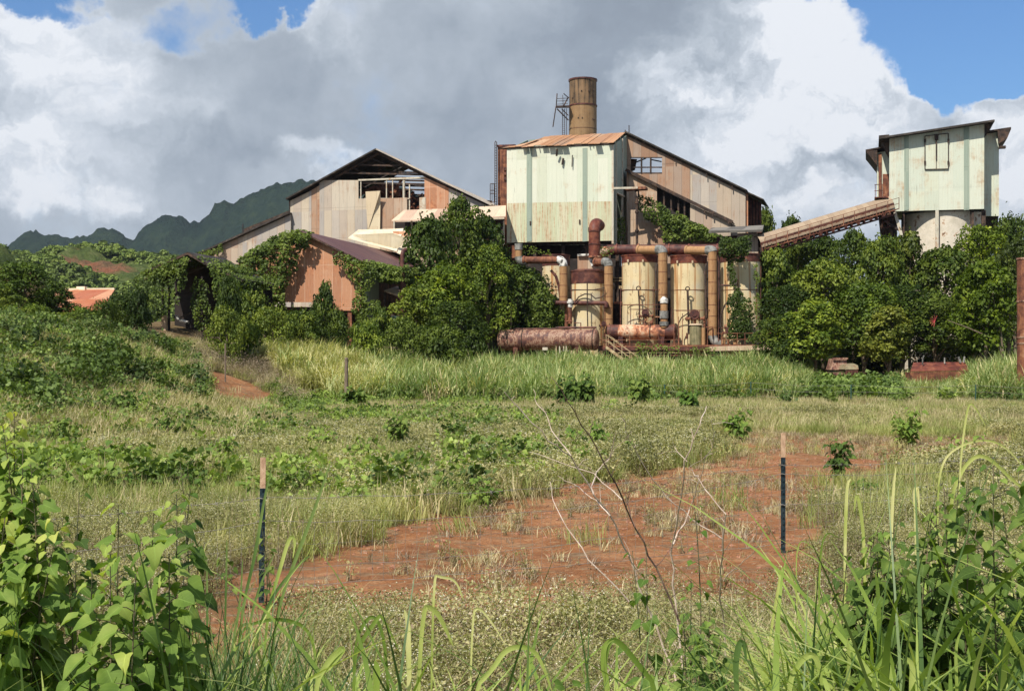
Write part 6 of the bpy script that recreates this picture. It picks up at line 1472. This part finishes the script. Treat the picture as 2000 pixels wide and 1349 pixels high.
for i in range(0, 90):
    for q in (0, .5):
        a = s2[i] + (s2[min(90, i + 1)] - s2[i]) * q; b = s4[i] + (s4[min(90, i + 1)] - s4[i]) * q
        mb.tube([a, (a + b) / 2 + Vector((R0.uniform(-.012, .012), 0, 0)), Vector((a.x + R0.uniform(-.03, .03), b.y, max(b.z, gz(b.x, b.y) - .02)))], .0015, 4)
mb.build('stay_wire', M['wire'], t)
mb = MB()
for s in (0, 1):
    for h_ in ((972, 1017, 1110), (908, 925, 985))[s]:
        z_ = zz_(h_, (13, 16.25)[s]); q = fA + fd * s; c = Vector((q.x, q.y - .012, z_)); mb.tube([c + Vector((-.04, 0, 0)), c + Vector((-.02, -.02, .005)), c + Vector((.02, -.02, -.005)), c + Vector((.04, 0, 0))], .004, 5)
mb.build('wire_clip', M['wire'], t)
# ---- far fence
t = thing('field_fence', 'thin wire fence on dark green posts at the far side of the field', 'fence', (10, 78, 0))
fp = []
for px, y0 in ((1112, 762), (1297, 751), (1467, 745), (1662, 762), (1905, 758), (2090, 756)):
    Y = 78 if px < 1600 else 76; x = (px - 1000) / F * Y; g0 = gz(x, Y); mb = MB(); tp = EYE - (y0 - HZ) / F * Y; tp = max(tp, g0 + 1.25); mb.bar(Vector((x, Y, g0 - .2)), Vector((x + R0.uniform(-.04, .04), Y, tp)), .07); mb.build('post', M['green_post'], t); fp.append(Vector((x, Y, tp - .06)))
for h_ in (0, .35, .75):
    mb = MB()
    for a, b in zip(fp, fp[1:]): mb.tube([a - Z * h_, (a + b) / 2 - Z * (h_ + .1), b - Z * h_], .007, 4)
    mb.build('wire', M['wire'], t)
x, Y = (676 - 1000) / F * 74, 74; t = thing('wooden_post', 'short weathered wooden post at the foot of the cane grass', 'post', (x, Y, gz(x, Y)))
mb = MB(); mb.tube([Vector((x, Y, gz(x, Y) - .2)), Vector((x + .02, Y, EYE - (700 - HZ) / F * Y)), Vector((x + .02, Y, EYE - (698 - HZ) / F * Y))], [.11, .10, .07], 9); mb.build('shaft', M['wood'], t)
mb = MB(); mb.box(Vector((x + .35, Y - .2, gz(x, Y) + .35)), (.22, .05, 0), (-.05, .2, 0), (0, 0, .15)); mb.build('footing_stone', M['paleconc'], t, bevel=.05)
x, Y = (440 - 1000) / F * 76, 76; t = thing('wooden_post', 'dark thin post standing in the grey brush above the red bank', 'post', (x, Y, gz(x, Y)))
mb = MB(); mb.tube([Vector((x, Y, gz(x, Y) - .2)), Vector((x, Y, EYE - (672 - HZ) / F * Y)), Vector((x, Y, EYE - (670.5 - HZ) / F * Y))], [.05, .045, .02], 7); mb.build('shaft', M['wood'], t)

# ================================================================== NEAR PLANTS
def heart_leaves(base, dirv, nrm, size, rnd, cup=.12, wide=.95):
    """heart shaped leaves: grid of 6 stations x 5 across, folded along the midrib, drooping tip"""
    k = len(base); d = unit(dirv); n = unit(nrm - d * np.sum(nrm * d, 1, keepdims=True)); s = np.cross(d, n)
    st = np.array([-.12, .0, .16, .38, .62, .83, 1.0]); wd = np.array([.30, .40, .50, .46, .31, .14, .004]) * wide
    us = np.array([-1, -.5, 0, .5, 1.0]); vs = []; uvs = []
    curl = rnd.uniform(.0, .65, k); asy = rnd.normal(size=k) * .12; wd_r = rnd.uniform(.75, 1.15, k); tooth = rnd.uniform(-.07, .07, (k, 7)); cupk = rnd.uniform(.5, 1.6, k) * cup; wav = rnd.uniform(.0, .05, k); ph = rnd.rand(k) * 6
    for i, (a, w) in enumerate(zip(st, wd)):
        for u in us:
            aa = a if abs(u) > .1 or i > 0 else .0
            off = (cupk * abs(u) * w * 2.2 - curl * a * a * .8 + wav * np.sin(ph + a * 9 + u * 3))
            p = base + d * (size * (aa + asy * abs(u) * u * .4))[:, None] + s * (size * (w * wd_r + tooth[:, i] * (abs(u) > .9)) * u + size * asy * aa * aa)[:, None] + n * (size * off)[:, None]
            vs.append(p); uvs.append((u, aa))
    v = np.stack(vs, 1); nn = len(st) * 5; q = []
    for i in range(len(st) - 1):
        for j in range(4): q.append([i * 5 + j, i * 5 + j + 1, (i + 1) * 5 + j + 1, (i + 1) * 5 + j])
    q = np.array(q); f = (np.arange(k)[:, None, None] * nn + q[None]).reshape(-1, 4)
    uva = np.array(uvs); uv = np.tile(uva[q].reshape(-1, 2), (k, 1))
    return v.reshape(-1, 3), f, uv
G_['heart'] = leaf_mat('broad_leaf', (.085, .155, .030), (.16, .25, .045), (.28, .36, .08), trans=.36, scale=3.0, fine=7, veins=True, rough=.62, spec=.15)
G_['heartd'] = leaf_mat('dark_broad_leaf', (.050, .092, .018), (.105, .168, .032), (.21, .27, .06), trans=.30, scale=3.0, fine=7, veins=True, rough=.6, spec=.15)
G_['hearty'] = leaf_mat('yellow_green_shoot', (.24, .33, .07), (.36, .44, .09), (.52, .54, .14), trans=.4, scale=2, fine=4, veins=True)
G_['blade'] = leaf_mat('broad_grass_blade', (.16, .24, .045), (.29, .39, .08), (.48, .54, .17), trans=.42, scale=1.0, fine=3.0, rough=.4)
G_['bladed'] = leaf_mat('dark_grass_blade', (.055, .11, .03), (.10, .17, .045), (.17, .24, .07), trans=.3, scale=1.0, fine=3.0, rough=.4)
G_['bladey'] = leaf_mat('yellow_grass_blade', (.34, .40, .11), (.50, .54, .17), (.72, .68, .33), trans=.4, scale=1.2, fine=3.0, rough=.45)
G_['pstem'] = patina('plant_stem', [(.3, (.05, .06, .025)), (.6, (.12, .11, .055)), (.8, (.2, .15, .09))], 12)
def leafy_plant(name, label, cat, stems, seed, leaf=.10, gap=.055, mats=('heart', 'hearty'), topy=.12, petiole=.05, stemr=.007, droop=.55, wide=.95, face=(-.25, -.55, .65), grp=None, side=0, sd_len=.3):
    """stems: list of (base xyz, tip xyz). leaves spiral up every stem on short stalks"""
    rnd = np.random.RandomState(seed); b0 = Vector(stems[0][0]); t = thing(name, label, cat, b0, grp)
    mb = MB(); B_, D_, N_, S_, Yl = [], [], [], [], []
    allst = []
    for p, q in stems:
        p, q = Vector(p), Vector(q); mid = (p + q) / 2 + Vector((rnd.normal() * .05, rnd.normal() * .05, 0)) * (q - p).length
        pts = [p * (1 - s) ** 2 + mid * 2 * s * (1 - s) + q * s * s for s in np.linspace(0, 1, 12)]; allst.append((pts, stemr, 1.0))
        for i in range(side):
            s = rnd.uniform(.25, .9); j = int(s * 11); a = rnd.rand() * 6.283; l = sd_len * (1.15 - s) * rnd.uniform(.6, 1.3); e = pts[j] + Vector((math.cos(a) * l, math.sin(a) * l, l * rnd.uniform(.4, 1.1)))
            sp_ = [pts[j] * (1 - w) + e * w + Z * (-.08 * l * math.sin(w * 3.14)) for w in np.linspace(0, 1, 6)]; allst.append((sp_, stemr * .6, .85))
    for pts, sr, ls in allst:
        mb.tube(pts, [sr * (1 - .75 * i / (len(pts) - 1)) for i in range(len(pts))], 6)
        L_ = sum((b - a).length for a, b in zip(pts, pts[1:])); n_ = max(2, int(L_ / gap)); a = rnd.rand() * 6
        for i in range(n_):
            s = (i + rnd.rand() * .6) / n_; s = min(.999, s); f_ = s * (len(pts) - 1); j = int(f_); o = pts[j] + (pts[j + 1] - pts[j]) * (f_ - j)
            if rnd.rand() < .10: continue
            a += 2.4 + rnd.normal() * .3; up = rnd.uniform(.1, .7); dr = Vector((math.cos(a), math.sin(a), up)).normalized()
            big = (.55 + .75 * math.sin(math.pi * min(1, .22 + .70 * s))) * ls; young = s > 1 - topy
            if young: big *= .7
            pe = petiole * rnd.uniform(.6, 1.5) * big; e = o + dr * pe; mb.tube([o, o + dr * pe * .5 + Z * pe * .1, e], [.0022, .0018, .0014], 4, caps=False)
            B_.append(e); D_.append(Vector((dr.x, dr.y, -droop * rnd.uniform(.3, 1.5)))); N_.append(Vector(face) + Vector((dr.x * .6 + rnd.normal() * .35, dr.y * .4 + rnd.normal() * .3, .4 + rnd.normal() * .25))); S_.append(leaf * big * rnd.uniform(.7, 1.25)); Yl.append(young or rnd.rand() < .02)
    mb.build('stem', G_['pstem'], t, smooth=True)
    B_, D_, N_, S_, Yl = map(np.array, (B_, D_, N_, S_, Yl))
    v, f, uv = heart_leaves(B_ - np.array(b0), D_, N_, S_, rnd, wide=wide); me = np_mesh('foliage', v, f, uv, smooth=True)
    me.materials.append(G_[mats[0]]); me.materials.append(G_[mats[1]]); me.polygons.foreach_set('material_index', np.repeat(Yl.astype('i'), 24))
    link_mesh('foliage', me, t); return t
def bp(px, Y): x = (px - 1000) / F * Y; return (x, Y, gz(x, Y))
def tp(px, py, Y): return tuple(P(px, py, Y))
leafy_plant('broadleaf_shrub', 'tall broad leaved shrub with yellow green tips at the left edge of the foreground', 'shrub',
   [(bp(0, 5.6), tp(28, 806, 5.6)), (bp(-20, 5.5), tp(5, 830, 5.5)), (bp(30, 5.5), tp(45, 860, 5.5)), (bp(-10, 5.6), tp(-20, 860, 5.6)), (bp(60, 5.6), tp(75, 950, 5.6)), (bp(40, 5.5), tp(60, 905, 5.4)), (bp(-30, 5.8), tp(-15, 900, 5.6)), (bp(70, 5.7), tp(85, 1005, 5.6)), (bp(50, 5.4), tp(115, 1020, 5.3)), (bp(20, 5.2), tp(10, 1010, 5.1)), (bp(100, 5.5), tp(130, 1090, 5.4)), (bp(-60, 5.4), tp(-40, 1000, 5.3))], 5, .078, .023, topy=.08, side=4, sd_len=.28)
leafy_plant('broadleaf_shrub', 'bright broad leaved shrub left of the left fence post, its biggest leaves low down', 'shrub',
   [(bp(225, 4.9), tp(232, 985, 4.9)), (bp(260, 4.8), tp(300, 1000, 4.8)), (bp(300, 5.0), tp(345, 965, 5.1)), (bp(190, 4.8), tp(180, 1110, 4.7)), (bp(250, 4.6), tp(265, 1120, 4.6)), (bp(320, 4.9), tp(330, 1080, 4.8)), (bp(210, 4.7), tp(215, 1060, 4.7))], 6, .086, .026, topy=.06, side=3, sd_len=.24)
leafy_plant('broadleaf_shrub', 'slender leafy stems rising behind the bright foreground shrub at the left', 'shrub',
   [(bp(330, 6.6), tp(352, 905, 6.6)), (bp(355, 6.5), tp(370, 960, 6.5)), (bp(150, 6.4), tp(155, 960, 6.4)), (bp(130, 6.5), tp(120, 1010, 6.4))], 7, .07, .045, mats=('heartd', 'heart'), side=3)
st = []
rr = random.Random(4)
for i in range(30):
    px = rr.uniform(1665, 2060); Y = rr.uniform(5.3, 6.9); tpx = px + rr.uniform(-50, 45)
    top_ = np.interp(tpx, [1620, 1680, 1740, 1800, 1850, 1900, 1960, 2100], [1075, 1040, 1010, 985, 905, 880, 900, 870]) + abs(rr.gauss(0, 60))
    st.append((bp(px, Y), tp(tpx, top_, Y - rr.uniform(0, .4))))
leafy_plant('broadleaf_bush', 'large dense dark green broad leaved bush filling the lower right corner', 'bush', st, 8, .066, .027, mats=('heartd', 'heart'), topy=.05, side=5, sd_len=.36, wide=.85)
leafy_plant('vine_sapling', 'leafy vine climbing the pale stems right of the bare twigs', 'vine', [(bp(1345, 6.6), tp(1350, 1130, 6.6)), (bp(1370, 6.5), tp(1385, 1180, 6.4)), (bp(1330, 6.6), tp(1335, 1200, 6.4)), (bp(1390, 6.4), tp(1410, 1240, 6.3))], 9, .062, .030, mats=('heartd', 'heart'), side=3, sd_len=.16)
leafy_plant('vine_sapling', 'thin twining vine with small leaves hanging on the bare twigs', 'vine', [(bp(1350, 7.4), tp(1352, 950, 7.4))], 10, .040, .045, mats=('heart', 'heart'), side=0)
leafy_plant('vine_sapling', 'small fresh leafed shoot beside the bare twigs', 'vine', [(bp(1262, 7.0), tp(1235, 1075, 7.0)), (bp(1255, 7.0), tp(1262, 1070, 7.0))], 12, .075, .075, mats=('heart', 'heart'), side=0)
leafy_plant('seedling', 'small dark leafed seedling at the bottom centre', 'seedling', [(bp(1080, 4.9), tp(1078, 1315, 4.9)), (bp(1095, 4.9), tp(1105, 1330, 4.9)), (bp(1070, 4.9), tp(1055, 1335, 4.9))], 13, .075, .03, mats=('heartd', 'heart'), side=0)
leafy_plant('vine_sapling', 'small leafed vine clinging to the left fence post', 'vine', [(bp(520, 12.8), tp(505, 1000, 12.8)), (bp(470, 12.6), tp(435, 1085, 12.5)), (bp(530, 12.9), tp(524, 1080, 12.7))], 14, .055, .055, mats=('heartd', 'heart'), side=2, sd_len=.15)

# saplings and leafy weeds standing out of the field
SAP = [(770, 785, 28, 34, 'dark sapling sticking out of the grass left of centre', 'heartd'), (815, 868, 46, 26, 'rounded bushy weed left of centre with dense dark leaves', 'heartd'),
 (430, 838, 30, 28, 'leafy weed on the slope above the left fence post', 'heart'), (945, 925, 52, 21, 'bushy weed at the edge of the red soil, centre', 'heart'),
 (1160, 815, 58, 33, 'low wide leafy weed behind the bare twigs', 'heart'), (1640, 850, 28, 27.5, 'upright dark sapling on the red soil right of the right fence post', 'heartd'),
 (1140, 708, 40, 68, 'dark bushy plant before the stair', 'heartd'), (1250, 722, 26, 70, 'dark plant at the foot of the cane right of the stair', 'heartd'), (1105, 728, 20, 66, 'dark weed left of the bushy one before the stair', 'heartd'), (690, 745, 24, 66, 'dark weed at the foot of the wooden post', 'heartd'), (1350, 752, 26, 64, 'leafy weed low before the right half of the deck', 'heart'),
 (625, 820, 34, 32, 'small leafy weed in the grass above the left post', 'heart'),
 (700, 842, 42, 29, 'spreading leafy weed in the middle left of the field', 'heart'), (180, 850, 70, 26, 'broad patch of bright leafy weed on the left slope', 'heart'),
 (230, 905, 50, 22, 'low leafy weed behind the left shrubs', 'heart'), (900, 935, 34, 22, 'small leafy weed left of the bushy one at the red soil edge', 'heart'),
 (370, 905, 40, 22, 'leafy weed behind the slender stems at the left', 'heart'), (560, 905, 44, 22, 'leafy weed right behind the left post', 'heart'),
 (760, 900, 50, 23, 'yellow green leafy weed between the left post and the centre', 'heart'), (1440, 785, 30, 40, 'small weed tuft in the pale weeds right of centre', 'heart'),
 (1770, 790, 40, 38, 'climbing leafy weed in front of the trough', 'heart'), (1885, 840, 46, 30, 'bright leafy weed left of the large bush top', 'heart'),
 (1690, 930, 22, 23, 'small dark sapling near the large bush', 'heartd'), (110, 800, 50, 33, 'leafy weed high on the left slope', 'heartd'),
 (330, 790, 44, 36, 'dark leafy weed on the crest of the left slope', 'heartd'), (240, 740, 50, 45, 'dark leafy weed on top of the bank', 'heartd'), (60, 720, 52, 48, 'leafy weed on the bank near the left edge', 'heart')]
for i, (px, top_, hw, Y, lab, mm) in enumerate(SAP):
    rr = random.Random(i + 50); b = bp(px, Y); H_ = P(px, top_, Y).z - b[2]; w_ = hw / F * Y
    if H_ < .25: H_ = .35
    st = [((b[0] + rr.uniform(-.3, .3) * w_, b[1] + rr.uniform(-.3, .3) * w_, b[2] - .03), (b[0] + rr.uniform(-1, 1) * w_, b[1] + rr.uniform(-.7, .7) * w_, b[2] + H_ * rr.uniform(.6, 1.0))) for _ in range(9)]
    leafy_plant('leafy_weed_plant', lab, 'weed', st, i + 60, max(.085, .0042 * Y), .060 + .0006 * Y, mats=(mm, 'heart'), side=3, sd_len=min(.4, w_ * .5), stemr=.009, grp='leafy weeds standing in the field')

# ---- bare twigs
t = thing('bare_shrub', 'leafless grey brown shrub of long forking twigs right of centre', 'shrub', bp(1330, 7.6))
TW = [('p', [(1330,1400),(1316,1307),(1261,1181),(1228,1084),(1202,1025),(1160,966),(1114,890),(1072,860),(1021,801),(985,765)], 7.5, .008),
 ('d', [(1370,1400),(1350,1278),(1283,1109),(1241,1033),(1215,974),(1181,902),(1135,826),(1114,795),(1092,755)], 7.6, .008),
 ('p', [(1160,966),(1156,944),(1173,911),(1190,892),(1234,843)], 7.5, .0055), ('p', [(1240,1180),(1150,1090),(1105,1029),(1080,978),(1074,940)], 7.4, .005),
 ('p', [(1192,1010),(1166,978),(1131,953),(1089,928)], 7.5, .004), ('p', [(1215,974),(1160,925),(1088,902),(1035,882)], 7.6, .0045), ('p', [(1114,890),(1080,840),(1050,790),(1042,760)], 7.5, .004),
 ('p', [(1412,1050),(1350,1012),(1300,970),(1261,915),(1228,856),(1211,810)], 7.8, .0055), ('p', [(1425,1400),(1414,1218),(1405,1138),(1412,1050),(1418,1003),(1384,965),(1363,932)], 7.8, .008),
 ('p', [(1345,1400),(1317,1172),(1310,1075),(1325,999),(1342,902),(1363,830),(1380,793)], 7.7, .008), ('p', [(1312,1062),(1346,995),(1372,923),(1397,843),(1390,820)], 7.7, .005),
 ('p', [(1414,1130),(1443,1105),(1481,1067),(1490,1040)], 7.8, .004), ('p', [(1410,1075),(1430,1058),(1440,1045)], 7.8, .003), ('p', [(1342,902),(1318,872),(1310,855)], 7.7, .003), ('d', [(1240,1030),(1225,960),(1262,952),(1240,905)], 7.6, .003),
 ('d', [(1283,1109),(1320,1060),(1340,1000)], 7.6, .003), ('p', [(1363,932),(1345,915),(1380,890),(1400,880)], 7.7, .003), ('d', [(1181,902),(1200,870),(1202,840)], 7.6, .003), ('p', [(1228,1084),(1250,1120),(1210,1040),(1190,1060)], 7.5, .003),
 ('p', [(1385,1400),(1368,1320),(1300,1240),(1262,1180),(1220,1140)], 7.4, .005), ('d', [(1400,1400),(1388,1300),(1330,1215),(1325,1180)], 7.4, .005), ('p', [(1160,1349),(1200,1290),(1230,1265)], 7.2, .003)]
for kk_, pl, Y, r in TW:
    rr = random.Random(len(pl) * 7 + pl[0][0]); pts = []
    base_ = [P(a, b_, Y + .35 * math.sin(i * .8 + a * .01)) for i, (a, b_) in enumerate(pl)]
    for i in range(len(base_) - 1):
        for s in (0, .33, .66): pts.append(base_[i] * (1 - s) + base_[i + 1] * s + Vector((rr.gauss(0, .006), 0, rr.gauss(0, .006))))
    pts.append(base_[-1]); n_ = len(pts) - 1; mb = MB(); mb.tube(pts, [r * .85 * (1 - .68 * i / n_) for i in range(n_ + 1)], 7)
    for i in range(2, n_, 3):
        if rr.random() < .75: dd_ = Vector((rr.uniform(-1, 1), rr.uniform(-.6, .6), rr.uniform(-.2, 1))).normalized() * rr.uniform(.02, .14); mb.tube([pts[i], pts[i] + dd_ * .6 + Z * .01, pts[i] + dd_], [r * .3, r * .22, r * .12], 5)
    mb.build('twig', G_['twig_' + kk_] if 'twig_' + kk_ in G_ else G_.setdefault('twig_' + kk_, patina('bare_twig_' + ('pale' if kk_ == 'p' else 'dark'), [(.3, (.36, .26, .20)), (.6, (.58, .46, .37)), (.8, (.68, .57, .48))] if kk_ == 'p' else [(.3, (.07, .045, .035)), (.6, (.16, .10, .075)), (.8, (.24, .17, .13))], 8)), t, smooth=True)

# ---- foreground grasses
def fg_clump(seed, m_, k=14, h=1.15, w=.016, rad=.16, lean=.45, droop=.75, segs=9):
    rnd = np.random.RandomState(seed); v, f = blades(k, rad, h, w, segs, lean, droop, rnd)
    # give each blade a shallow V section by lifting one edge a little
    me = np_mesh('clump', v, f, smooth=True); me.materials.append(G_[m_]); return me
c_f = proto_coll('fgrass', [fg_clump(s, 'blade', w=.021, k=15) for s in range(4)] + [fg_clump(s + 5, 'bladed', 18, 1.1, .011, .12, .28, .25) for s in range(3)] + [fg_clump(s + 10, 'bladey', 13, 1.0, .016, .16, .5, .9) for s in range(2)] + [grass_clump(s + 200, 40, .7, .007, .2, 'dry', 4, .6, .4) for s in range(2)])
def fgtop(px): return np.interp(px, [-50, 150, 380, 470, 600, 700, 900, 1100, 1250, 1450, 1560, 1700, 2050], [1240, 1270, 1190, 1150, 1215, 1225, 1235, 1275, 1260, 1265, 1150, 1100, 1080])
rnd = np.random.RandomState(71); P_, S_, I_ = [], [], []
def zone(n, x0, x1, y0, y1, kinds, sc=(.8, 1.1), over=0):
    for _ in range(n):
        px = rnd.uniform(x0, x1); Y = rnd.uniform(y0, y1); b = bp(px, Y); H_ = P(px, float(fgtop(px)) + over + abs(rnd.normal()) * 35, Y).z - b[2]
        P_.append(b); S_.append(max(.25, H_) * rnd.uniform(*sc)); I_.append(kinds[rnd.randint(len(kinds))])
zone(480, -700, 2700, 4.2, 5.6, (0, 1, 2, 3, 0, 2, 7, 9, 10, 4), (.7, 1.15), -15)
zone(60, 380, 640, 5.2, 7.5, (4, 5, 6, 4, 5, 6, 0, 9), (.8, 1.1))
zone(230, 1480, 2400, 5.6, 8.5, (0, 1, 2, 7, 8, 9, 7, 8), (.85, 1.15), -50)
zone(36, -60, 380, 4.6, 5.8, (4, 5, 6, 0), (.8, 1.15), -40)
zone(60, 600, 1000, 5.0, 6.2, (0, 7, 8, 1, 2), (.8, 1.05), -5)
zone(40, 1280, 1560, 5.2, 7.5, (0, 9, 10, 4, 7), (.75, 1.05), -5)
scatter('foreground_grass', c_f, np.array(P_), np.array(S_), np.array(I_), 'coarse arching green and yellow grass along the bottom of the view', 'grass', tilt=.08, seed=14)
# dry undergrowth low in the foreground right
c_u = proto_coll('undergrowth', [grass_clump(s + 220, 60, .55, .008, .25, 'dry', 4, .8, .5) for s in range(3)] + [grass_clump(s + 230, 50, .5, .009, .25, 'grass', 4, .7, .5) for s in range(2)])
pts, rnd = sample(4.2, 10.5, 11, lambda x, y: np.clip(sst(1100, 1450, pxof(x, y)) + .25, 0, 1), 75, 4.5); k = len(pts)
scatter('dry_undergrowth', c_u, pts, rnd.uniform(.6, 1.2, k), (rnd.rand(k) * 5).astype(int), 'tangled straw coloured undergrowth in the lower right foreground', 'undergrowth', seed=15)
# the upright spears beside the left post
def blade_thing(name, label, curves, mats, seed, grp=None, cat='grass'):
    """curves: (list of (px,py), Y, width m, material)"""
    b0 = Vector(bp(curves[0][0][0][0], curves[0][1])); t = thing(name, label, cat, b0, grp)
    for ci_, (pl, Y, w, mm) in enumerate(curves):
        c_ = [P(a, b_, Y) for a, b_ in pl]; n0 = len(c_); g0 = Vector(bp(pl[0][0], Y))
        if c_[0].z > g0.z + .05: c_ = [Vector((c_[0].x + (c_[0].x - c_[1].x) * .4, Y, g0.z))] + c_
        pts = []
        pts = c_
        for _ in range(3): pts = [pts[0]] + [q for a_, b_ in zip(pts, pts[1:]) for q in (a_ * .75 + b_ * .25, a_ * .25 + b_ * .75)] + [pts[-1]]
        n_ = len(pts) - 1; vs = []; fs = []
        for i, p in enumerate(pts):
            tg = (pts[min(n_, i + 1)] - pts[max(0, i - 1)]).normalized(); sd_ = tg.cross(Vector((.25, 1, .1))).normalized(); u = i / n_; ww = w * .92 * (.30 + .70 * min(1, u * 1.9)) * (1 - u ** 3.2) + .0008; nr = sd_.cross(tg)
            vs += [p - sd_ * ww / 2 - nr * ww * .18, p + nr * ww * .0, p + sd_ * ww / 2 - nr * ww * .18]
        for i in range(n_):
            for j in (0, 1): fs.append([i * 3 + j, i * 3 + j + 1, (i + 1) * 3 + j + 1, (i + 1) * 3 + j])
        mb = MB(); mb.add(vs, fs); mb.build('blade', G_[mm], t, smooth=True)
    return t
blade_thing('grass_tussock', 'dark upright grass spears leaning right beside the left fence post', [
 ([(540,1190),(590,1060),(620,980),(646,900)], 8.6, .030, 'bladed'), ([(470,1200),(500,1080),(515,980),(531,912)], 8.6, .028, 'bladed'), ([(520,1200),(545,1120),(566,1045),(578,1052),(572,1090)], 8.3, .030, 'blade'),
 ([(500,1230),(540,1150),(590,1095),(605,1085)], 8.2, .024, 'bladed'), ([(440,1210),(443,1100),(443,1052)], 8.5, .018, 'bladed'), ([(405,1250),(405,1150),(404,1085)], 8.4, .018, 'bladed'), ([(375,1300),(370,1150),(366,1070)], 8.2, .017, 'bladed'),
 ([(480,1260),(500,1160),(536,1080)], 8.3, .02, 'bladed'), ([(450,1280),(470,1180),(474,1090)], 8.3, .02, 'bladed'), ([(560,1280),(575,1220),(600,1185)], 8.0, .02, 'bladed'), ([(380,1330),(378,1200),(395,1080),(410,1050)], 8.2, .008, 'bladey'),
 ([(620,1280),(600,1220),(540,1205),(475,1222),(465,1260)], 7.2, .026, 'blade'), ([(520,1330),(500,1250),(490,1215),(466,1222),(455,1275)], 7.0, .022, 'bladey')], None, 3)
blade_thing('bent_grass_blade', 'broad grass blades folded over at the bottom centre', [
 ([(920,1349),(960,1310),(990,1262),(1040,1262),(1062,1300),(1078,1349)], 4.6, .022, 'blade'), ([(1190,1349),(1178,1300),(1180,1255),(1205,1244)], 4.7, .026, 'blade'), ([(1290,1349),(1250,1300),(1205,1244),(1185,1258),(1180,1340)], 4.7, .026, 'blade'),
 ([(690,1300),(700,1260),(738,1206),(745,1198),(780,1270)], 5.2, .020, 'blade'), ([(800,1290),(797,1250),(798,1215),(790,1190)], 5.4, .030, 'bladey'), ([(820,1180),(850,1188),(868,1220),(885,1260)], 5.4, .026, 'bladey'), ([(760,1290),(735,1190),(700,1230),(690,1290)], 5.3, .018, 'blade'),
 ([(920,1200),(935,1182),(965,1220),(985,1255)], 5.6, .012, 'bladey'), ([(845,1120),(860,1126),(890,1130),(905,1170)], 6.0, .016, 'bladey'), ([(610,1349),(640,1290),(680,1255),(640,1310),(590,1330)], 4.6, .026, 'blade'), ([(735,1349),(738,1300),(732,1290)], 4.6, .030, 'blade')], None, 4)
blade_thing('bent_grass_blade', 'broad grass blades folded over at the bottom right of centre', [
 ([(1440,1349),(1436,1300),(1443,1255),(1452,1250),(1458,1290)], 4.6, .026, 'bladed'), ([(1535,1349),(1560,1290),(1590,1272),(1602,1310),(1606,1349)], 4.6, .026, 'blade'), ([(1650,1349),(1660,1300),(1655,1245)], 4.9, .018, 'bladey'), ([(1720,1349),(1718,1250),(1715,1150),(1710,1118)], 5.0, .022, 'blade'),
 ([(1850,1349),(1800,1260),(1760,1215),(1725,1200)], 5.0, .016, 'blade'), ([(1780,1349),(1785,1300),(1770,1282)], 4.6, .028, 'blade'), ([(1700,1349),(1720,1280),(1740,1272),(1750,1349)], 4.7, .020, 'blade'), ([(1870,1349),(1865,1260),(1880,1225)], 5.0, .014, 'blade')], None, 5)
blade_thing('bent_grass_blade', 'tall arching yellow green blades standing above the large bush at the right', [
 ([(1870,1010),(1876,900),(1884,830),(1893,782),(1908,800),(1925,832)], 5.9, .010, 'bladey'), ([(1830,1000),(1836,905),(1870,870),(1930,855),(1975,880),(2010,930)], 6.0, .012, 'bladey'), ([(1850,990),(1880,910),(1920,880),(1985,945),(2010,960)], 6.2, .022, 'bladey'),
 ([(1650,1080),(1652,1000),(1655,940),(1662,935)], 6.6, .020, 'bladey'), ([(1690,1080),(1680,985),(1672,960),(1668,1000)], 6.6, .020, 'bladey'), ([(1740,1060),(1744,960),(1750,912)], 6.5, .018, 'bladey'), ([(1790,1020),(1785,960),(1792,945),(1796,1000)], 6.4, .020, 'bladey'),
 ([(1560,1260),(1555,1160),(1556,1042),(1600,1080),(1640,1120)], 7.2, .007, 'blade'), ([(1600,1240),(1600,1100),(1610,1035),(1640,1050)], 7.0, .012, 'blade'), ([(1500,1260),(1520,1150),(1528,1102),(1545,1120),(1560,1180)], 6.6, .018, 'bladey')], None, 6)
# pink flower stalks on the bright tree at the right
t = thing('pink_flower_spray', 'small spray of pink flower stalks on the tree left of the standpipe', 'flowers', P(1825, 625, 94.5))
mb = MB(); c = P(1826, 627, 94.5)
for i in range(8): a = 1.3 + i * .45; mb.tube([c, c + Vector((math.cos(a) * .42, -.1, math.sin(a) * .42))], .013, 5)
mb.build('stalk', patina('pink_flower', [(.3, (.40, .05, .06)), (.7, (.6, .10, .10))], 3), t)
t = thing('bare_limb', 'pale bare limb curving through the shade near the standpipe', 'branch', P(1965, 700, 95))
mb = MB(); mb.tube([P(1962, 710, 95), P(1950, 672, 95), P(1925, 655, 95), P(1890, 640, 95), P(1850, 625, 95)], [.09, .08, .06, .05, .02], 7); mb.tube([P(1960, 700, 95), P(1955, 650, 95), P(1945, 610, 95), P(1938, 570, 95)], [.08, .06, .05, .02], 7)
mb.build('limb', G_['bark'], t, smooth=True)

# ================================================================== AIR
mb = MB(); mb.prism([(-3600, 9200, -6), (3600, 9200, -6), (3600, -150, -6), (-3600, -150, -6)], (0, 0, 480))
m, n = mat('haze_air')
pv = n.n('ShaderNodeVolumePrincipled', {'Color': (.62, .72, .86, 1), 'Density': 0.00006, 'Anisotropy': .2})
n.n('ShaderNodeOutputMaterial', {'Volume': pv.outputs[0]})
tag(mb.build('haze', m), kind='stuff')
